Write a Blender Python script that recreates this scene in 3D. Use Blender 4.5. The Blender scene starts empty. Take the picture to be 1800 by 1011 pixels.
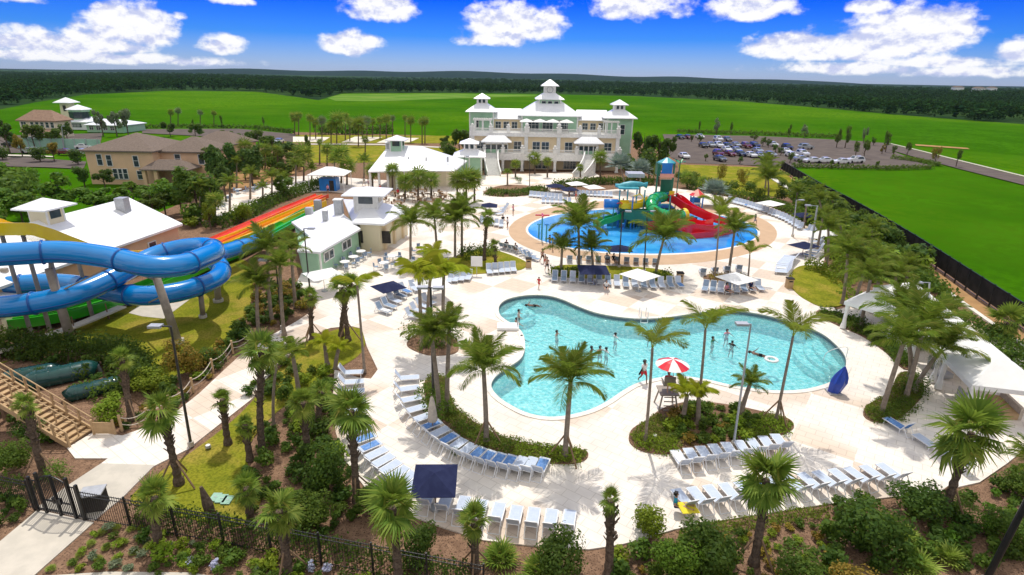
import bpy, math, random
import numpy as np
from math import sin, cos, pi, radians as R, atan2, sqrt
from mathutils import Vector as V, Matrix, geometry
random.seed(7); rng = np.random.default_rng(7)
S = bpy.context.scene; COL = S.collection
# ------------------------------------------------------------------ camera
FPX = 1013.0; CH = 20.0; TH = R(20.17); RO = R(1.02)
f0 = V((0, cos(TH), -sin(TH))); u0 = V((0, sin(TH), cos(TH))); r0 = V((1, 0, 0))
RX = r0*cos(RO) + u0*sin(RO); UX = u0*cos(RO) - r0*sin(RO); CAM = V((0, 0, CH))
cd = bpy.data.cameras.new('camera'); cam = bpy.data.objects.new('camera', cd); COL.objects.link(cam)
cd.sensor_width = 36; cd.lens = FPX/1800*36; cd.clip_end = 30000; cd.clip_start = 0.5
cam.matrix_world = Matrix(((RX.x, UX.x, -f0.x, 0), (RX.y, UX.y, -f0.y, 0), (RX.z, UX.z, -f0.z, CH), (0, 0, 0, 1)))
S.camera = cam
def ray(x, y): return f0 + RX*((x-900)/FPX) - UX*((y-505.5)/FPX)
def at(x, y, z=0.0):
    d = ray(x, y); return CAM + d*((z-CH)/d.z)
def aty(x, y, Y):
    d = ray(x, y); return CAM + d*(Y/d.y)
def mpp(p): return (V(p)-CAM).dot(f0)/FPX
def P2(pts, z=0.0): return [at(x, y, z).to_2d() for x, y in pts]
# ------------------------------------------------------------------ mesh builder
class MB:
    def __init__(s): s.v = []; s.f = []
    def add(s, vs, fs):
        n = len(s.v); s.v += [tuple(p) for p in vs]; s.f += [tuple(n+i for i in f) for f in fs]; return s
    def box(s, x0, x1, y0, y1, z0, z1, M=None):
        vs = [V((x, y, z)) for z in (z0, z1) for y in (y0, y1) for x in (x0, x1)]
        if M is not None: vs = [M @ p for p in vs]
        return s.add(vs, [(0, 2, 3, 1), (4, 5, 7, 6), (0, 1, 5, 4), (2, 6, 7, 3), (0, 4, 6, 2), (1, 3, 7, 5)])
    def tube(s, path, rad, n=8, cap=True, phase=0.0):
        path = [V(p) for p in path]; m = len(path)
        if not hasattr(rad, '__len__'): rad = [rad]*m
        t0 = (path[1]-path[0]).normalized(); a = t0.orthogonal().normalized(); rings = []
        if abs(t0.z) < .9: a = t0.cross(V((0, 0, 1))).normalized()
        for i in range(m):
            t = (path[min(i+1, m-1)]-path[max(i-1, 0)]).normalized()
            a = (a-t*a.dot(t)).normalized(); b = t.cross(a)
            rings += [path[i]+(a*cos(2*pi*k/n+phase)+b*sin(2*pi*k/n+phase))*rad[i] for k in range(n)]
        fs = [(i*n+k, i*n+(k+1) % n, (i+1)*n+(k+1) % n, (i+1)*n+k) for i in range(m-1) for k in range(n)]
        if cap: fs += [tuple(range(n-1, -1, -1)), tuple((m-1)*n+k for k in range(n))]
        return s.add(rings, fs)
    def cyl(s, p, r0, r1, h, n=12): return s.tube([V(p), V(p)+V((0, 0, h))], [r0, r1], n)
    def bar(s, a, b, w, h=None):
        a, b = V(a), V(b); h = h or w; t = (b-a).normalized()
        x = t.cross(V((0, 0, 1))); x = x.normalized() if x.length > 1e-4 else V((1, 0, 0)); y = x.cross(t)
        q = [x*(w/2*i)+y*(h/2*j) for i, j in ((-1, -1), (1, -1), (1, 1), (-1, 1))]
        return s.add([a+p for p in q]+[b+p for p in q], [(0, 1, 2, 3), (7, 6, 5, 4), (0, 4, 5, 1), (1, 5, 6, 2), (2, 6, 7, 3), (3, 7, 4, 0)])
    def sweep(s, path, prof, closed=False):
        path = [V(p) for p in path]; m = len(path); n = len(prof); vs = []
        for i in range(m):
            t = path[min(i+1, m-1)]-path[max(i-1, 0)]
            if closed: t = path[(i+1) % m]-path[i-1]
            t.normalize(); x = t.cross(V((0, 0, 1))).normalized(); y = x.cross(t)
            vs += [path[i]+x*u+y*w for u, w in prof]
        fs = []
        for i in range(m if closed else m-1):
            for k in range(n):
                j = (i+1) % m; fs.append((i*n+k, i*n+(k+1) % n, j*n+(k+1) % n, j*n+k))
        if not closed: fs += [tuple(range(n-1, -1, -1)), tuple((m-1)*n+k for k in range(n))]
        return s.add(vs, fs)
    def slab(s, poly, z0, z1, holes=()):
        loops = [[V((p[0], p[1], 0)) for p in q] for q in [poly]+list(holes)]
        tri = geometry.tessellate_polygon(loops); flat = [p for l in loops for p in l]; n = len(flat)
        up = []
        for t in tri:
            a, b, c = (flat[i] for i in t)
            up.append(t if (b-a).cross(c-a).z > 0 else t[::-1])
        vs = [(p.x, p.y, z1) for p in flat]; fs = [tuple(t) for t in up]
        if z0 is not None:
            vs += [(p.x, p.y, z0) for p in flat]; o = 0
            fs += [tuple(n+i for i in t[::-1]) for t in up]
            for l in loops:
                k = len(l); fs += [(o+i, n+o+i, n+o+(i+1) % k, o+(i+1) % k) for i in range(k)]; o += k
        return s.add(vs, fs)
    def hip(s, x0, x1, y0, y1, z0, z1, inx, iny, th=.18):
        vs = [(x0, y0, z0), (x1, y0, z0), (x1, y1, z0), (x0, y1, z0), (x0, y0, z0-th), (x1, y0, z0-th), (x1, y1, z0-th), (x0, y1, z0-th),
              (x0+inx, y0+iny, z1), (x1-inx, y0+iny, z1), (x1-inx, y1-iny, z1), (x0+inx, y1-iny, z1)]
        return s.add(vs, [(0, 1, 9, 8), (1, 2, 10, 9), (2, 3, 11, 10), (3, 0, 8, 11), (8, 9, 10, 11), (4, 5, 1, 0), (5, 6, 2, 1), (6, 7, 3, 2), (7, 4, 0, 3), (7, 6, 5, 4)])
    def ball(s, c, rx, ry=None, rz=None, n=10, m=6):
        ry = ry or rx; rz = rz or rx; vs = []
        for i in range(1, m):
            a = pi*i/m
            vs += [(c[0]+rx*sin(a)*cos(2*pi*k/n), c[1]+ry*sin(a)*sin(2*pi*k/n), c[2]+rz*cos(a)) for k in range(n)]
        vs += [(c[0], c[1], c[2]+rz), (c[0], c[1], c[2]-rz)]; q = (m-1)*n
        fs = [(i*n+k, (i+1)*n+k, (i+1)*n+(k+1) % n, i*n+(k+1) % n) for i in range(m-2) for k in range(n)]
        fs += [(q, k, (k+1) % n) for k in range(n)]+[(q+1, (m-2)*n+(k+1) % n, (m-2)*n+k) for k in range(n)]
        return s.add(vs, fs)
    def build(s, name, mat, parent=None, smooth=False, loc=None):
        me = bpy.data.meshes.new(name); me.from_pydata(s.v, [], s.f); me.update()
        return link(name, me, mat, parent, smooth, loc)
def link(name, me, mat=None, parent=None, smooth=False, loc=None):
    if mat and not me.materials: me.materials.append(mat)
    if smooth: me.polygons.foreach_set('use_smooth', [True]*len(me.polygons))
    o = bpy.data.objects.new(name, me); COL.objects.link(o)
    if parent: o.parent = parent
    if loc is not None: o.location = loc
    return o
def npmesh(name, v, f, mat, smooth=False):
    me = bpy.data.meshes.new(name); k = f.shape[1]; n = len(f)
    me.vertices.add(len(v)); me.vertices.foreach_set('co', np.ascontiguousarray(v, dtype=np.float32).ravel())
    me.loops.add(n*k); me.loops.foreach_set('vertex_index', np.ascontiguousarray(f, dtype=np.int32).ravel())
    me.polygons.add(n); me.polygons.foreach_set('loop_start', np.arange(0, n*k, k, dtype=np.int32))
    if smooth: me.polygons.foreach_set('use_smooth', np.ones(n, dtype=bool))
    me.update(calc_edges=True); me.materials.append(mat); return me
def tag(o, label, cat, group=None):
    o['label'] = label; o['category'] = cat
    if group: o['group'] = group
    return o
def thing(name, label, cat, loc=(0, 0, 0), rz=0.0, group=None, sc=1.0):
    o = bpy.data.objects.new(name, None); COL.objects.link(o); o.empty_display_size = .2
    o.location = loc; o.rotation_euler = (0, 0, rz); o.scale = (sc,)*3 if not hasattr(sc, '__len__') else sc
    return tag(o, label, cat, group)
def structure(o): o['kind'] = 'structure'; return o
def stuff(o): o['kind'] = 'stuff'; return o
def copy_tree(o, parent=None):
    c = o.copy(); COL.objects.link(c)
    if parent: c.parent = parent
    for ch in [x for x in KIDS.get(o.name, [])]: copy_tree(ch, c)
    return c
KIDS = {}
def learn(root):
    KIDS.clear()
    for o in bpy.data.objects:
        if o.parent: KIDS.setdefault(o.parent.name, []).append(o)
    return root
def spline(pts, n=8, closed=False):
    P = [V(p) for p in pts]; m = len(P); out = []
    for i in range(m if closed else m-1):
        if closed: a, b, c, d = P[i-1], P[i], P[(i+1) % m], P[(i+2) % m]
        else: a, b, c, d = P[max(i-1, 0)], P[i], P[i+1], P[min(i+2, m-1)]
        for k in range(n):
            t = k/n; out.append(.5*((2*b)+(c-a)*t+(2*a-5*b+4*c-d)*t*t+(3*b-a-3*c+d)*t**3))
    if not closed: out.append(P[-1])
    return out
def smooth_poly(px, n=5, z=0.0): return spline(P2(px, z), n, True)
def inside(p, poly):
    x, y = p[0], p[1]; r = False; j = len(poly)-1
    for i in range(len(poly)):
        a, b = poly[i], poly[j]
        if (a[1] > y) != (b[1] > y) and x < (b[0]-a[0])*(y-a[1])/(b[1]-a[1])+a[0]: r = not r
        j = i
    return r
def along(pts, t):
    n = len(pts)-1; x = t*n; i = min(int(x), n-1); k = x-i
    return (pts[i][0]+(pts[i+1][0]-pts[i][0])*k, pts[i][1]+(pts[i+1][1]-pts[i][1])*k)
def resample(pts, n):
    d = [0]
    for a, b in zip(pts, pts[1:]): d.append(d[-1]+math.hypot(b[0]-a[0], b[1]-a[1]))
    out = []
    for i in range(n):
        s = d[-1]*i/max(n-1, 1); k = 0
        while k < len(pts)-2 and d[k+1] < s: k += 1
        q = (s-d[k])/max(d[k+1]-d[k], 1e-6); out.append((pts[k][0]+(pts[k+1][0]-pts[k][0])*q, pts[k][1]+(pts[k+1][1]-pts[k][1])*q))
    return out
# ------------------------------------------------------------------ materials
class NT:
    def __init__(s, nt): s.nt = nt
    def n(s, t, **kw):
        x = s.nt.nodes.new(t); ins = kw.pop('i', {})
        for k, v in kw.items(): setattr(x, k, v)
        for k, v in ins.items(): s.set(x.inputs[k], v)
        return x
    def set(s, sock, v):
        if isinstance(v, bpy.types.NodeSocket): s.nt.links.new(v, sock)
        elif isinstance(v, bpy.types.Node): s.nt.links.new(v.outputs[0], sock)
        else:
            if isinstance(v, (tuple, list)) and len(v) == 3 and sock.type == 'RGBA': v = (*v, 1)
            sock.default_value = v
    def m(s, op, a, b=None, c=None, clamp=False):
        x = s.n('ShaderNodeMath', operation=op, use_clamp=clamp); s.set(x.inputs[0], a)
        if b is not None: s.set(x.inputs[1], b)
        if c is not None: s.set(x.inputs[2], c)
        return x.outputs[0]
    def mix(s, fac, a, b, blend='MIX'):
        x = s.n('ShaderNodeMix', data_type='RGBA', blend_type=blend); s.set(x.inputs[0], fac); s.set(x.inputs[6], a); s.set(x.inputs[7], b); return x.outputs[2]
    def noise(s, vec, scale, detail=4, rough=.55): return s.n('ShaderNodeTexNoise', i={'Vector': vec, 'Scale': scale, 'Detail': detail, 'Roughness': rough}).outputs[0]
    def step(s, x, a, b): return s.n('ShaderNodeMapRange', interpolation_type='SMOOTHSTEP', i={0: x, 1: a, 2: b}).outputs[0]
def newmat(name):
    m = bpy.data.materials.new(name); m.use_nodes = True; m.node_tree.nodes.clear(); return m, NT(m.node_tree)
def pmat(name, c1, c2=None, scale=2.0, rough=.7, bump=0.0, bscale=None, metal=0.0, spec=None, coat=0.0, world=False, detail=5, contrast=(.35, .65), seam=None, extra=None):
    m, t = newmat(name); out = t.n('ShaderNodeOutputMaterial'); b = t.n('ShaderNodeBsdfPrincipled')
    vec = t.n('ShaderNodeNewGeometry').outputs['Position'] if world else t.n('ShaderNodeTexCoord').outputs['Object']
    col = c1
    c2 = c2 or tuple(x*.86 for x in c1)
    n = t.noise(vec, scale, detail); col = t.mix(t.step(n, *contrast), c1, c2)
    if extra: col = extra(t, vec, col)
    t.set(b.inputs['Base Color'], col); b.inputs['Roughness'].default_value = rough; b.inputs['Metallic'].default_value = metal
    b.inputs['Specular IOR Level'].default_value = spec if spec is not None else (0.0 if rough >= .9 else .08 if rough >= .75 else .4); b.inputs['Coat Weight'].default_value = coat; b.inputs['Coat Roughness'].default_value = .08
    h = None
    if seam:   # axis, period, depth : raised ribs or boards along one axis
        sp = t.n('ShaderNodeSeparateXYZ', i={0: vec}); fr = t.m('FRACT', t.m('DIVIDE', sp.outputs[seam[0]], seam[1]))
        h = t.m('MULTIPLY', t.m('LESS_THAN', fr, .14), seam[2])
    if bump:
        n2 = t.m('MULTIPLY', t.noise(vec, bscale or scale*6, 4), bump); h = n2 if h is None else t.m('ADD', h, n2)
    if h is not None: t.set(b.inputs['Normal'], t.n('ShaderNodeBump', i={'Height': h, 'Strength': .7, 'Distance': 1.0}))
    t.set(out.inputs[0], b); return m
def leafmat(name, c1, c2, c3=None, trans=.28, rough=.6, spec=.14):
    m, t = newmat(name); out = t.n('ShaderNodeOutputMaterial'); g = t.n('ShaderNodeNewGeometry')
    r = g.outputs['Random Per Island']; col = t.mix(r, c1, c2)
    if c3: col = t.mix(t.m('GREATER_THAN', t.m('FRACT', t.m('MULTIPLY', r, 17.3)), .9), col, c3)
    ob = t.n('ShaderNodeObjectInfo').outputs['Random']
    col = t.n('ShaderNodeHueSaturation', i={'Hue': t.m('ADD', .487, t.m('MULTIPLY', ob, .024)), 'Value': t.m('ADD', .85, t.m('MULTIPLY', ob, .3)), 'Color': col}).outputs[0]
    d = t.n('ShaderNodeBsdfPrincipled', i={'Base Color': col, 'Roughness': rough, 'Specular IOR Level': spec})
    tr = t.n('ShaderNodeBsdfTranslucent', i={'Color': t.mix(.5, col, (.35, .5, .06))})
    t.set(out.inputs[0], t.n('ShaderNodeMixShader', i={0: trans, 1: d, 2: tr})); return m
M = {}
# ------------------------------------------------------------------ material list
def deck_extra(t, vec, col):
    mp = t.n('ShaderNodeMapping', i={'Vector': vec, 'Rotation': (0, 0, .62)})
    ck = t.n('ShaderNodeTexChecker', i={'Vector': mp, 'Scale': .3, 'Color1': (1, 1, 1), 'Color2': (0, 0, 0)}).outputs[1]
    ns = t.step(t.noise(vec, .085, 2), .47, .56)
    col = t.mix(t.m('MULTIPLY', t.m('MULTIPLY', ck, ns), .7), col, (.58, .45, .34))
    br = t.n('ShaderNodeTexBrick', i={'Vector': mp, 'Scale': 1.0, 'Mortar Size': .02, 'Brick Width': .9, 'Row Height': .6, 'Color1': (.95, .95, .95), 'Color2': (1.04, 1.01, .98), 'Mortar': (.7, .67, .63)}).outputs[0]
    col = t.mix(.7, col, br, 'MULTIPLY')
    return t.mix(t.m('MULTIPLY', t.step(t.noise(vec, .5, 8), .48, .72), .2), col, (.5, .46, .42))
def lawn_extra(c):
    def f(t, vec, col):
        col = t.mix(t.m('MULTIPLY', t.step(t.noise(vec, .35, 6), .46, .66), .75), col, c)
        col = t.mix(t.m('MULTIPLY', t.step(t.noise(vec, .9, 5), .55, .7), .45), col, (.09, .12, .012))
        return t.mix(t.m('MULTIPLY', t.step(t.noise(vec, 7, 4), .42, .62), .42), col, (.05, .07, .008))
    return f
def mk_materials():
    M['deck'] = pmat('pale stone pavers', (.78, .725, .65), (.73, .67, .595), .8, .75, .004, 30, world=True, extra=deck_extra)
    M['concrete'] = pmat('concrete', (.56, .51, .43), (.49, .45, .38), 1.2, .85, .003, 40, world=True)
    M['kerb'] = pmat('pale kerb', (.72, .68, .6), None, 3, .8, .003, 30, world=True)
    M['mulch'] = pmat('bark mulch', (.19, .115, .074), (.29, .18, .115), 2.5, .95, .05, 22, world=True, contrast=(.3, .7), extra=lambda t, v, c: t.mix(t.step(t.noise(v, 14, 5), .5, .66), c, (.07, .042, .03)))
    M['lawn'] = pmat('olive lawn', (.25, .245, .024), (.18, .2, .018), .5, .95, .04, 25, world=True, extra=lawn_extra((.36, .27, .055)))
    M['field'] = pmat('green field', (.046, .145, .003), (.032, .112, .002), .06, .95, .08, 4, world=True, detail=9, extra=lambda t, v, c: t.mix(t.m('MULTIPLY', t.step(t.noise(v, .45, 12, .75), .44, .58), .8), t.mix(t.m('MULTIPLY', t.step(t.noise(v, .012, 5), .48, .62), .5), c, (.055, .13, .006)), t.mix(t.step(t.noise(v, .006, 4), .42, .6), (.026, .09, .002), (.1, .19, .006))))
    M['meadow'] = pmat('pale meadow', (.14, .23, .04), (.08, .19, .02), .03, .95, world=True)
    M['forest_floor'] = pmat('woodland floor', (.02, .045, .018), (.035, .07, .02), .01, .95, world=True, detail=9)
    M['far_wood'] = pmat('far wooded ridge', (.008, .02, .012), (.012, .03, .016), .012, .95, world=True, detail=9)
    M['asphalt'] = pmat('asphalt', (.135, .112, .1), (.11, .092, .085), .3, .9, .004, 30, world=True)
    M['sand'] = pmat('pale sand', (.72, .66, .55), (.64, .57, .46), .6, .9, .01, 10, world=True)
    M['soil'] = pmat('orange soil', (.4, .24, .11), (.32, .19, .09), .8, .95, .02, 12, world=True)
    M['tan_ring'] = pmat('tan cushioned surface', (.52, .36, .23), (.48, .33, .21), .8, .8, world=True)
    M['splash'] = pmat('wet blue pad', (.02, .24, .6), (.06, .36, .72), .25, .12, .006, 3, world=True, spec=.5, contrast=(.4, .6))
    M['plaster'] = pmat('aqua pool plaster with painted sparkle', (.5, .78, .78), (.95, .98, .95), 3.2, .6, world=True, contrast=(.42, .58), detail=6)  # pale and dark mottle paints water sparkle into the plaster colour
    M['tile'] = pmat('dark waterline tile', (.12, .16, .2), None, 6, .3, world=True)
    M['coping'] = pmat('coping stone', (.75, .7, .62), None, 3, .7, world=True)
    M['white'] = pmat('white paint', (.8, .79, .76), (.74, .73, .71), 1.5, .5)
    M['trim'] = pmat('white trim', (.78, .77, .73), None, 2, .55)
    M['roof'] = pmat('white standing seam roof', (.82, .82, .82), (.74, .75, .76), .5, .35, seam=(0, .5, .03))
    M['roof_y'] = pmat('white standing seam roof along', (.82, .82, .82), (.74, .75, .76), .5, .35, seam=(1, .5, .03))
    M['green'] = pmat('sage green boards', (.36, .56, .38), (.32, .52, .35), 1, .7, seam=(2, .22, .02))
    M['tan'] = pmat('tan boards', (.74, .6, .38), (.7, .56, .36), 1, .75, seam=(2, .22, .015))
    M['stucco'] = pmat('peach stucco', (.74, .5, .31), (.68, .46, .29), .6, .9, .006, 20)
    M['cream'] = pmat('cream stucco', (.74, .66, .46), (.7, .62, .44), .6, .9, .004, 20)
    M['shingle'] = pmat('brown shingle', (.21, .165, .135), (.15, .12, .1), 4, .9, .02, 14, contrast=(.3, .7))
    M['redtile'] = pmat('clay roof tile', (.3, .2, .14), (.24, .155, .11), 2, .85, seam=(0, .9, .05))
    M['glass'] = pmat('dark glass', (.03, .045, .055), (.05, .07, .08), 1.5, .08, spec=.6)
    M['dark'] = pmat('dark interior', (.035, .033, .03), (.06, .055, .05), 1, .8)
    M['grey'] = pmat('grey metal', (.46, .47, .48), None, 4, .45, metal=.4)
    M['galv'] = pmat('weathered steel column', (.34, .29, .23), (.25, .21, .17), 2, .6, metal=.2)
    M['black'] = pmat('black painted metal', (.012, .012, .013), (.02, .02, .02), 6, .4)
    M['bronze'] = pmat('dark bronze lamp post', (.07, .065, .06), None, 5, .4, metal=.4)
    M['screen'] = pmat('black mesh screen', (.022, .021, .02), (.035, .032, .03), 1.2, .9, bump=.01, bscale=20)
    M['wood'] = pmat('tan timber', (.52, .36, .2), (.44, .3, .165), 3, .75, .004, 18)
    M['woodd'] = pmat('brown timber', (.26, .17, .1), (.2, .13, .08), 3, .8, .004, 18)
    M['blue'] = pmat('glossy blue fibreglass', (.0, .22, .58), (.0, .2, .54), .7, .25, spec=.5, coat=.5)
    M['blued'] = pmat('blue joint flange', (.006, .09, .34), None, 2, .35)
    M['lane_red'] = pmat('red lane', (.75, .06, .015), (.68, .05, .012), 1, .25, coat=.4)
    M['lane_orange'] = pmat('orange lane', (.85, .28, .01), (.8, .25, .01), 1, .25, coat=.4)
    M['lane_yellow'] = pmat('yellow lane', (.85, .56, .012), (.8, .5, .01), 1, .25, coat=.4)
    M['lane_green'] = pmat('green lane', (.04, .42, .02), (.03, .36, .02), 1, .25, coat=.4)
    M['play_red'] = pmat('red play slide', (.7, .015, .025), (.62, .012, .02), 1, .22, coat=.5)
    M['play_green'] = pmat('green play tube', (.012, .36, .09), (.01, .31, .08), 1, .22, coat=.5)
    M['play_dgreen'] = pmat('dark green play panel', (.02, .17, .1), (.02, .14, .085), 1, .35)
    M['play_blue'] = pmat('blue play panel', (.02, .2, .58), (.02, .17, .5), 1, .3)
    M['play_pink'] = pmat('coral play panel', (.85, .38, .28), None, 1, .4)
    M['play_yellow'] = pmat('yellow play panel', (.8, .58, .02), None, 1, .3)
    M['teal'] = pmat('teal play roof', (.03, .27, .33), (.1, .4, .45), 1.2, .4)
    M['frame'] = pmat('white powder coat', (.8, .8, .8), None, 4, .4)
    M['sling'] = pmat('pale blue sling', (.5, .56, .66), (.45, .51, .61), 6, .75)
    M['sling_grey'] = pmat('grey blue sling', (.25, .32, .42), (.21, .28, .38), 6, .75)
    M['towel'] = pmat('blue towel', (.1, .22, .48), (.18, .31, .57), 5, .9)
    M['navy'] = pmat('navy canvas', (.018, .022, .06), (.024, .03, .075), 2, .85)
    M['canvas'] = pmat('white canvas', (.8, .79, .76), (.76, .75, .72), 2, .8)
    M['bag'] = pmat('folded cream canvas', (.6, .52, .42), (.5, .43, .35), 4, .85)
    M['cover'] = pmat('royal blue vinyl cover', (.015, .05, .32), (.02, .065, .4), 2, .35, .02, 5)
    M['awning'] = pmat('red awning', (.66, .12, .06), (.58, .1, .05), 2, .8)
    M['red'] = pmat('red cloth', (.62, .03, .035), None, 4, .7)
    M['pump'] = pmat('dark green housing', (.01, .06, .052), (.008, .045, .04), 1.5, .25, coat=.3)
    M['utility'] = pmat('pale green lid', (.3, .5, .38), None, 3, .6)
    M['trunk'] = pmat('palm trunk', (.17, .125, .09), (.09, .066, .05), 9, .95, .03, 26, contrast=(.3, .7), seam=(2, .16, .03))
    M['trunk_grey'] = pmat('grey ringed trunk', (.3, .245, .19), (.22, .175, .135), 4, .95, .01, 20, seam=(2, .2, .015))
    M['bark'] = pmat('bark', (.14, .1, .07), (.08, .06, .045), 6, .95, .03, 20)
    M['fan'] = leafmat('fan palm leaf', (.08, .15, .018), (.22, .28, .04), (.42, .38, .08), trans=.36)
    M['fan_pale'] = leafmat('pale fan leaf', (.2, .27, .03), (.3, .33, .06))
    M['feather'] = leafmat('feather palm leaf', (.07, .13, .014), (.19, .24, .026), (.28, .26, .05), trans=.36)
    M['gold'] = leafmat('golden palm leaf', (.3, .34, .012), (.42, .42, .025), trans=.4)
    M['few'] = leafmat('olive frond', (.13, .16, .015), (.26, .28, .03), trans=.4); M['leaf_olive'] = leafmat('olive ground cover leaf', (.08, .13, .012), (.2, .23, .03), trans=.3)
    M['silver'] = leafmat('silver palm leaf', (.2, .27, .24), (.3, .36, .32), trans=.1)
    M['saw'] = leafmat('saw palmetto leaf', (.2, .27, .035), (.3, .35, .07))
    M['leaf_dark'] = leafmat('dark shrub leaf', (.028, .068, .009), (.07, .122, .017), trans=.34)
    M['leaf_mid'] = leafmat('mid green leaf', (.045, .096, .011), (.115, .17, .022), trans=.34)
    M['leaf_bright'] = leafmat('bright green leaf', (.055, .135, .01), (.12, .215, .018))
    M['leaf_lime'] = leafmat('lime leaf', (.13, .21, .012), (.22, .28, .02))
    M['leaf_rust'] = leafmat('rusty leaf', (.2, .14, .02), (.3, .19, .03), (.1, .13, .02))
    M['leaf_pine'] = leafmat('pine needle', (.035, .09, .016), (.085, .15, .028), trans=.2)
    M['leaf_grey'] = leafmat('grey green leaf', (.12, .16, .09), (.2, .23, .14))
    M['leaf_forest'] = leafmat('woodland leaf', (.01, .03, .009), (.026, .056, .014), trans=.04, spec=.0)
    M['bloom'] = leafmat('lilac bloom', (.45, .45, .75), (.6, .62, .7))
    M['skin'] = pmat('skin', (.5, .29, .2), None, 3, .6)
    M['skin_dark'] = pmat('brown skin', (.19, .1, .065), None, 3, .6)
    M['hair'] = pmat('dark hair', (.015, .011, .009), None, 3, .6)
    for n, c in dict(black=(.015, .015, .018), navy=(.02, .03, .09), white=(.78, .77, .75), pink=(.7, .3, .38), red=(.6, .03, .04), green=(.04, .2, .1), grey=(.3, .3, .32), teal=(.03, .3, .4), yellow=(.75, .62, .05), olive=(.2, .2, .06)).items():
        M['cloth_'+n] = pmat(n+' cloth', c, None, 5, .8)
    for n, c in dict(white=(.75, .75, .74), silver=(.42, .44, .45), grey=(.13, .14, .15), black=(.015, .015, .018), red=(.14, .012, .016), navy=(.012, .02, .06)).items():
        M['car_'+n] = pmat(n+' car paint', c, None, 1, .25, coat=.8, metal=.3 if n in ('silver', 'grey') else 0)
    M['rubber'] = pmat('tyre rubber', (.02, .02, .02), None, 4, .9)
    # water: tinted cloudy surface with ripples; ripple light and glare put into its colours
    m, t = newmat('pool water'); out = t.n('ShaderNodeOutputMaterial'); p = t.n('ShaderNodeNewGeometry').outputs['Position']
    h = t.m('ADD', t.noise(p, 2.2, 3), t.m('MULTIPLY', t.noise(p, 7, 3), .45))
    bp = t.n('ShaderNodeBump', i={'Height': h, 'Strength': .42, 'Distance': .35})
    fr = t.n('ShaderNodeFresnel', i={'IOR': 1.33, 'Normal': bp})
    gl = t.n('ShaderNodeBsdfGlossy', i={'Color': (1, 1, 1), 'Roughness': .04, 'Normal': bp})
    rip = t.step(t.noise(p, 3.2, 3, .6), .4, .62)
    tr = t.n('ShaderNodeBsdfTransparent', i={'Color': t.mix(rip, (.42, .82, .84), (.64, .92, .92))})
    tu = t.n('ShaderNodeMixShader', i={0: .24, 1: tr, 2: t.n('ShaderNodeBsdfDiffuse', i={'Color': t.mix(rip, (.3, .72, .74), (.46, .84, .84))})})
    t.set(out.inputs[0], t.n('ShaderNodeMixShader', i={0: t.m('MINIMUM', t.m('MULTIPLY', fr, 1.3), .6), 1: tu, 2: gl})); M['water'] = m
mk_materials()
# ------------------------------------------------------------------ sky and sun
SUN_EL, SUN_AZ = R(64), R(-2)
sun = bpy.data.lights.new('sun', 'SUN'); sun.energy = 3.5; sun.angle = R(.5); sun.color = (1, .95, .87)
so = bpy.data.objects.new('sun', sun); COL.objects.link(so); so.rotation_euler = (-(pi/2-SUN_EL), 0, -SUN_AZ)
W = bpy.data.worlds.new('World'); S.world = W; W.use_nodes = True; W.node_tree.nodes.clear(); t = NT(W.node_tree)
sky = t.n('ShaderNodeTexSky', sky_type='NISHITA', sun_disc=False, sun_elevation=SUN_EL, sun_rotation=SUN_AZ, dust_density=.4, ozone_density=3.0)
d = t.n('ShaderNodeTexCoord').outputs['Generated']; sp = t.n('ShaderNodeSeparateXYZ', i={0: d})
el = t.m('ARCSINE', sp.outputs[2]); az = t.m('ARCTAN2', sp.outputs[0], sp.outputs[1])
ramp = t.n('ShaderNodeValToRGB', i={0: t.m('DIVIDE', el, .112)})
cr = ramp.color_ramp; cr.elements[0].position = 0; cr.elements[0].color = SKY0 = (.4, .52, .93, 1); cr.elements[1].position = 1; cr.elements[1].color = (.0, .125, .84, 1)
e = cr.elements.new(.5); e.color = (.06, .26, .86, 1)
tint = t.mix(t.step(el, .3, .7), ramp.outputs[0], (1, 1, 1))
blue = t.mix(1.0, sky.outputs[0], tint, 'MULTIPLY')
blue = t.mix(1.0, blue, (1.6, 1.6, 1.6), 'MULTIPLY')
CL = [(232, 52, 78, 38, 1.15), (170, 80, 90, 20, 1), (60, 74, 55, 22, .9), (5, 72, 45, 20, .9), (100, 98, 140, 12, .8), (255, 106, 120, 11, .8), (392, 82, 46, 18, .8), (330, 110, 110, 9, .7), (318, 30, 22, 8, .45),
      (668, 18, 64, 30, .95), (617, 80, 52, 26, 1.1), (905, 48, 92, 42, 1), (870, 70, 60, 20, .9), (415, 2, 40, 10, .6), (1125, 14, 115, 28, .75), (1312, 18, 80, 26, 1), (1535, 14, 40, 14, 1),
      (1592, 62, 112, 44, 1.2), (1500, 88, 90, 22, 1), (1400, 84, 84, 30, 1), (1490, 98, 150, 14, .8), (1500, 122, 160, 13, .8), (1690, 128, 120, 12, .8), (1640, 112, 120, 13, .8), (1790, 92, 40, 20, 1), (1730, 34, 26, 8, .45), (30, 0, 40, 10, .6)]
fld = None
for x, y, w, h, k in CL:
    q = ray(x, y).normalized(); a0 = atan2(q.x, q.y); e0 = math.asin(q.z)
    a = t.m('DIVIDE', t.m('SUBTRACT', az, a0), w*1.12/FPX*cos(a0)); b = t.m('DIVIDE', t.m('SUBTRACT', el, e0), h*1.12/FPX)
    b = t.m('MULTIPLY', b, t.m('ADD', 1.0, t.m('MULTIPLY', t.m('LESS_THAN', b, 0), .55)))
    f = t.m('MULTIPLY', t.m('SUBTRACT', 1.0, t.m('SQRT', t.m('ADD', t.m('MULTIPLY', a, a), t.m('MULTIPLY', b, b)))), k)
    fld = f if fld is None else t.m('MAXIMUM', fld, f)
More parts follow.
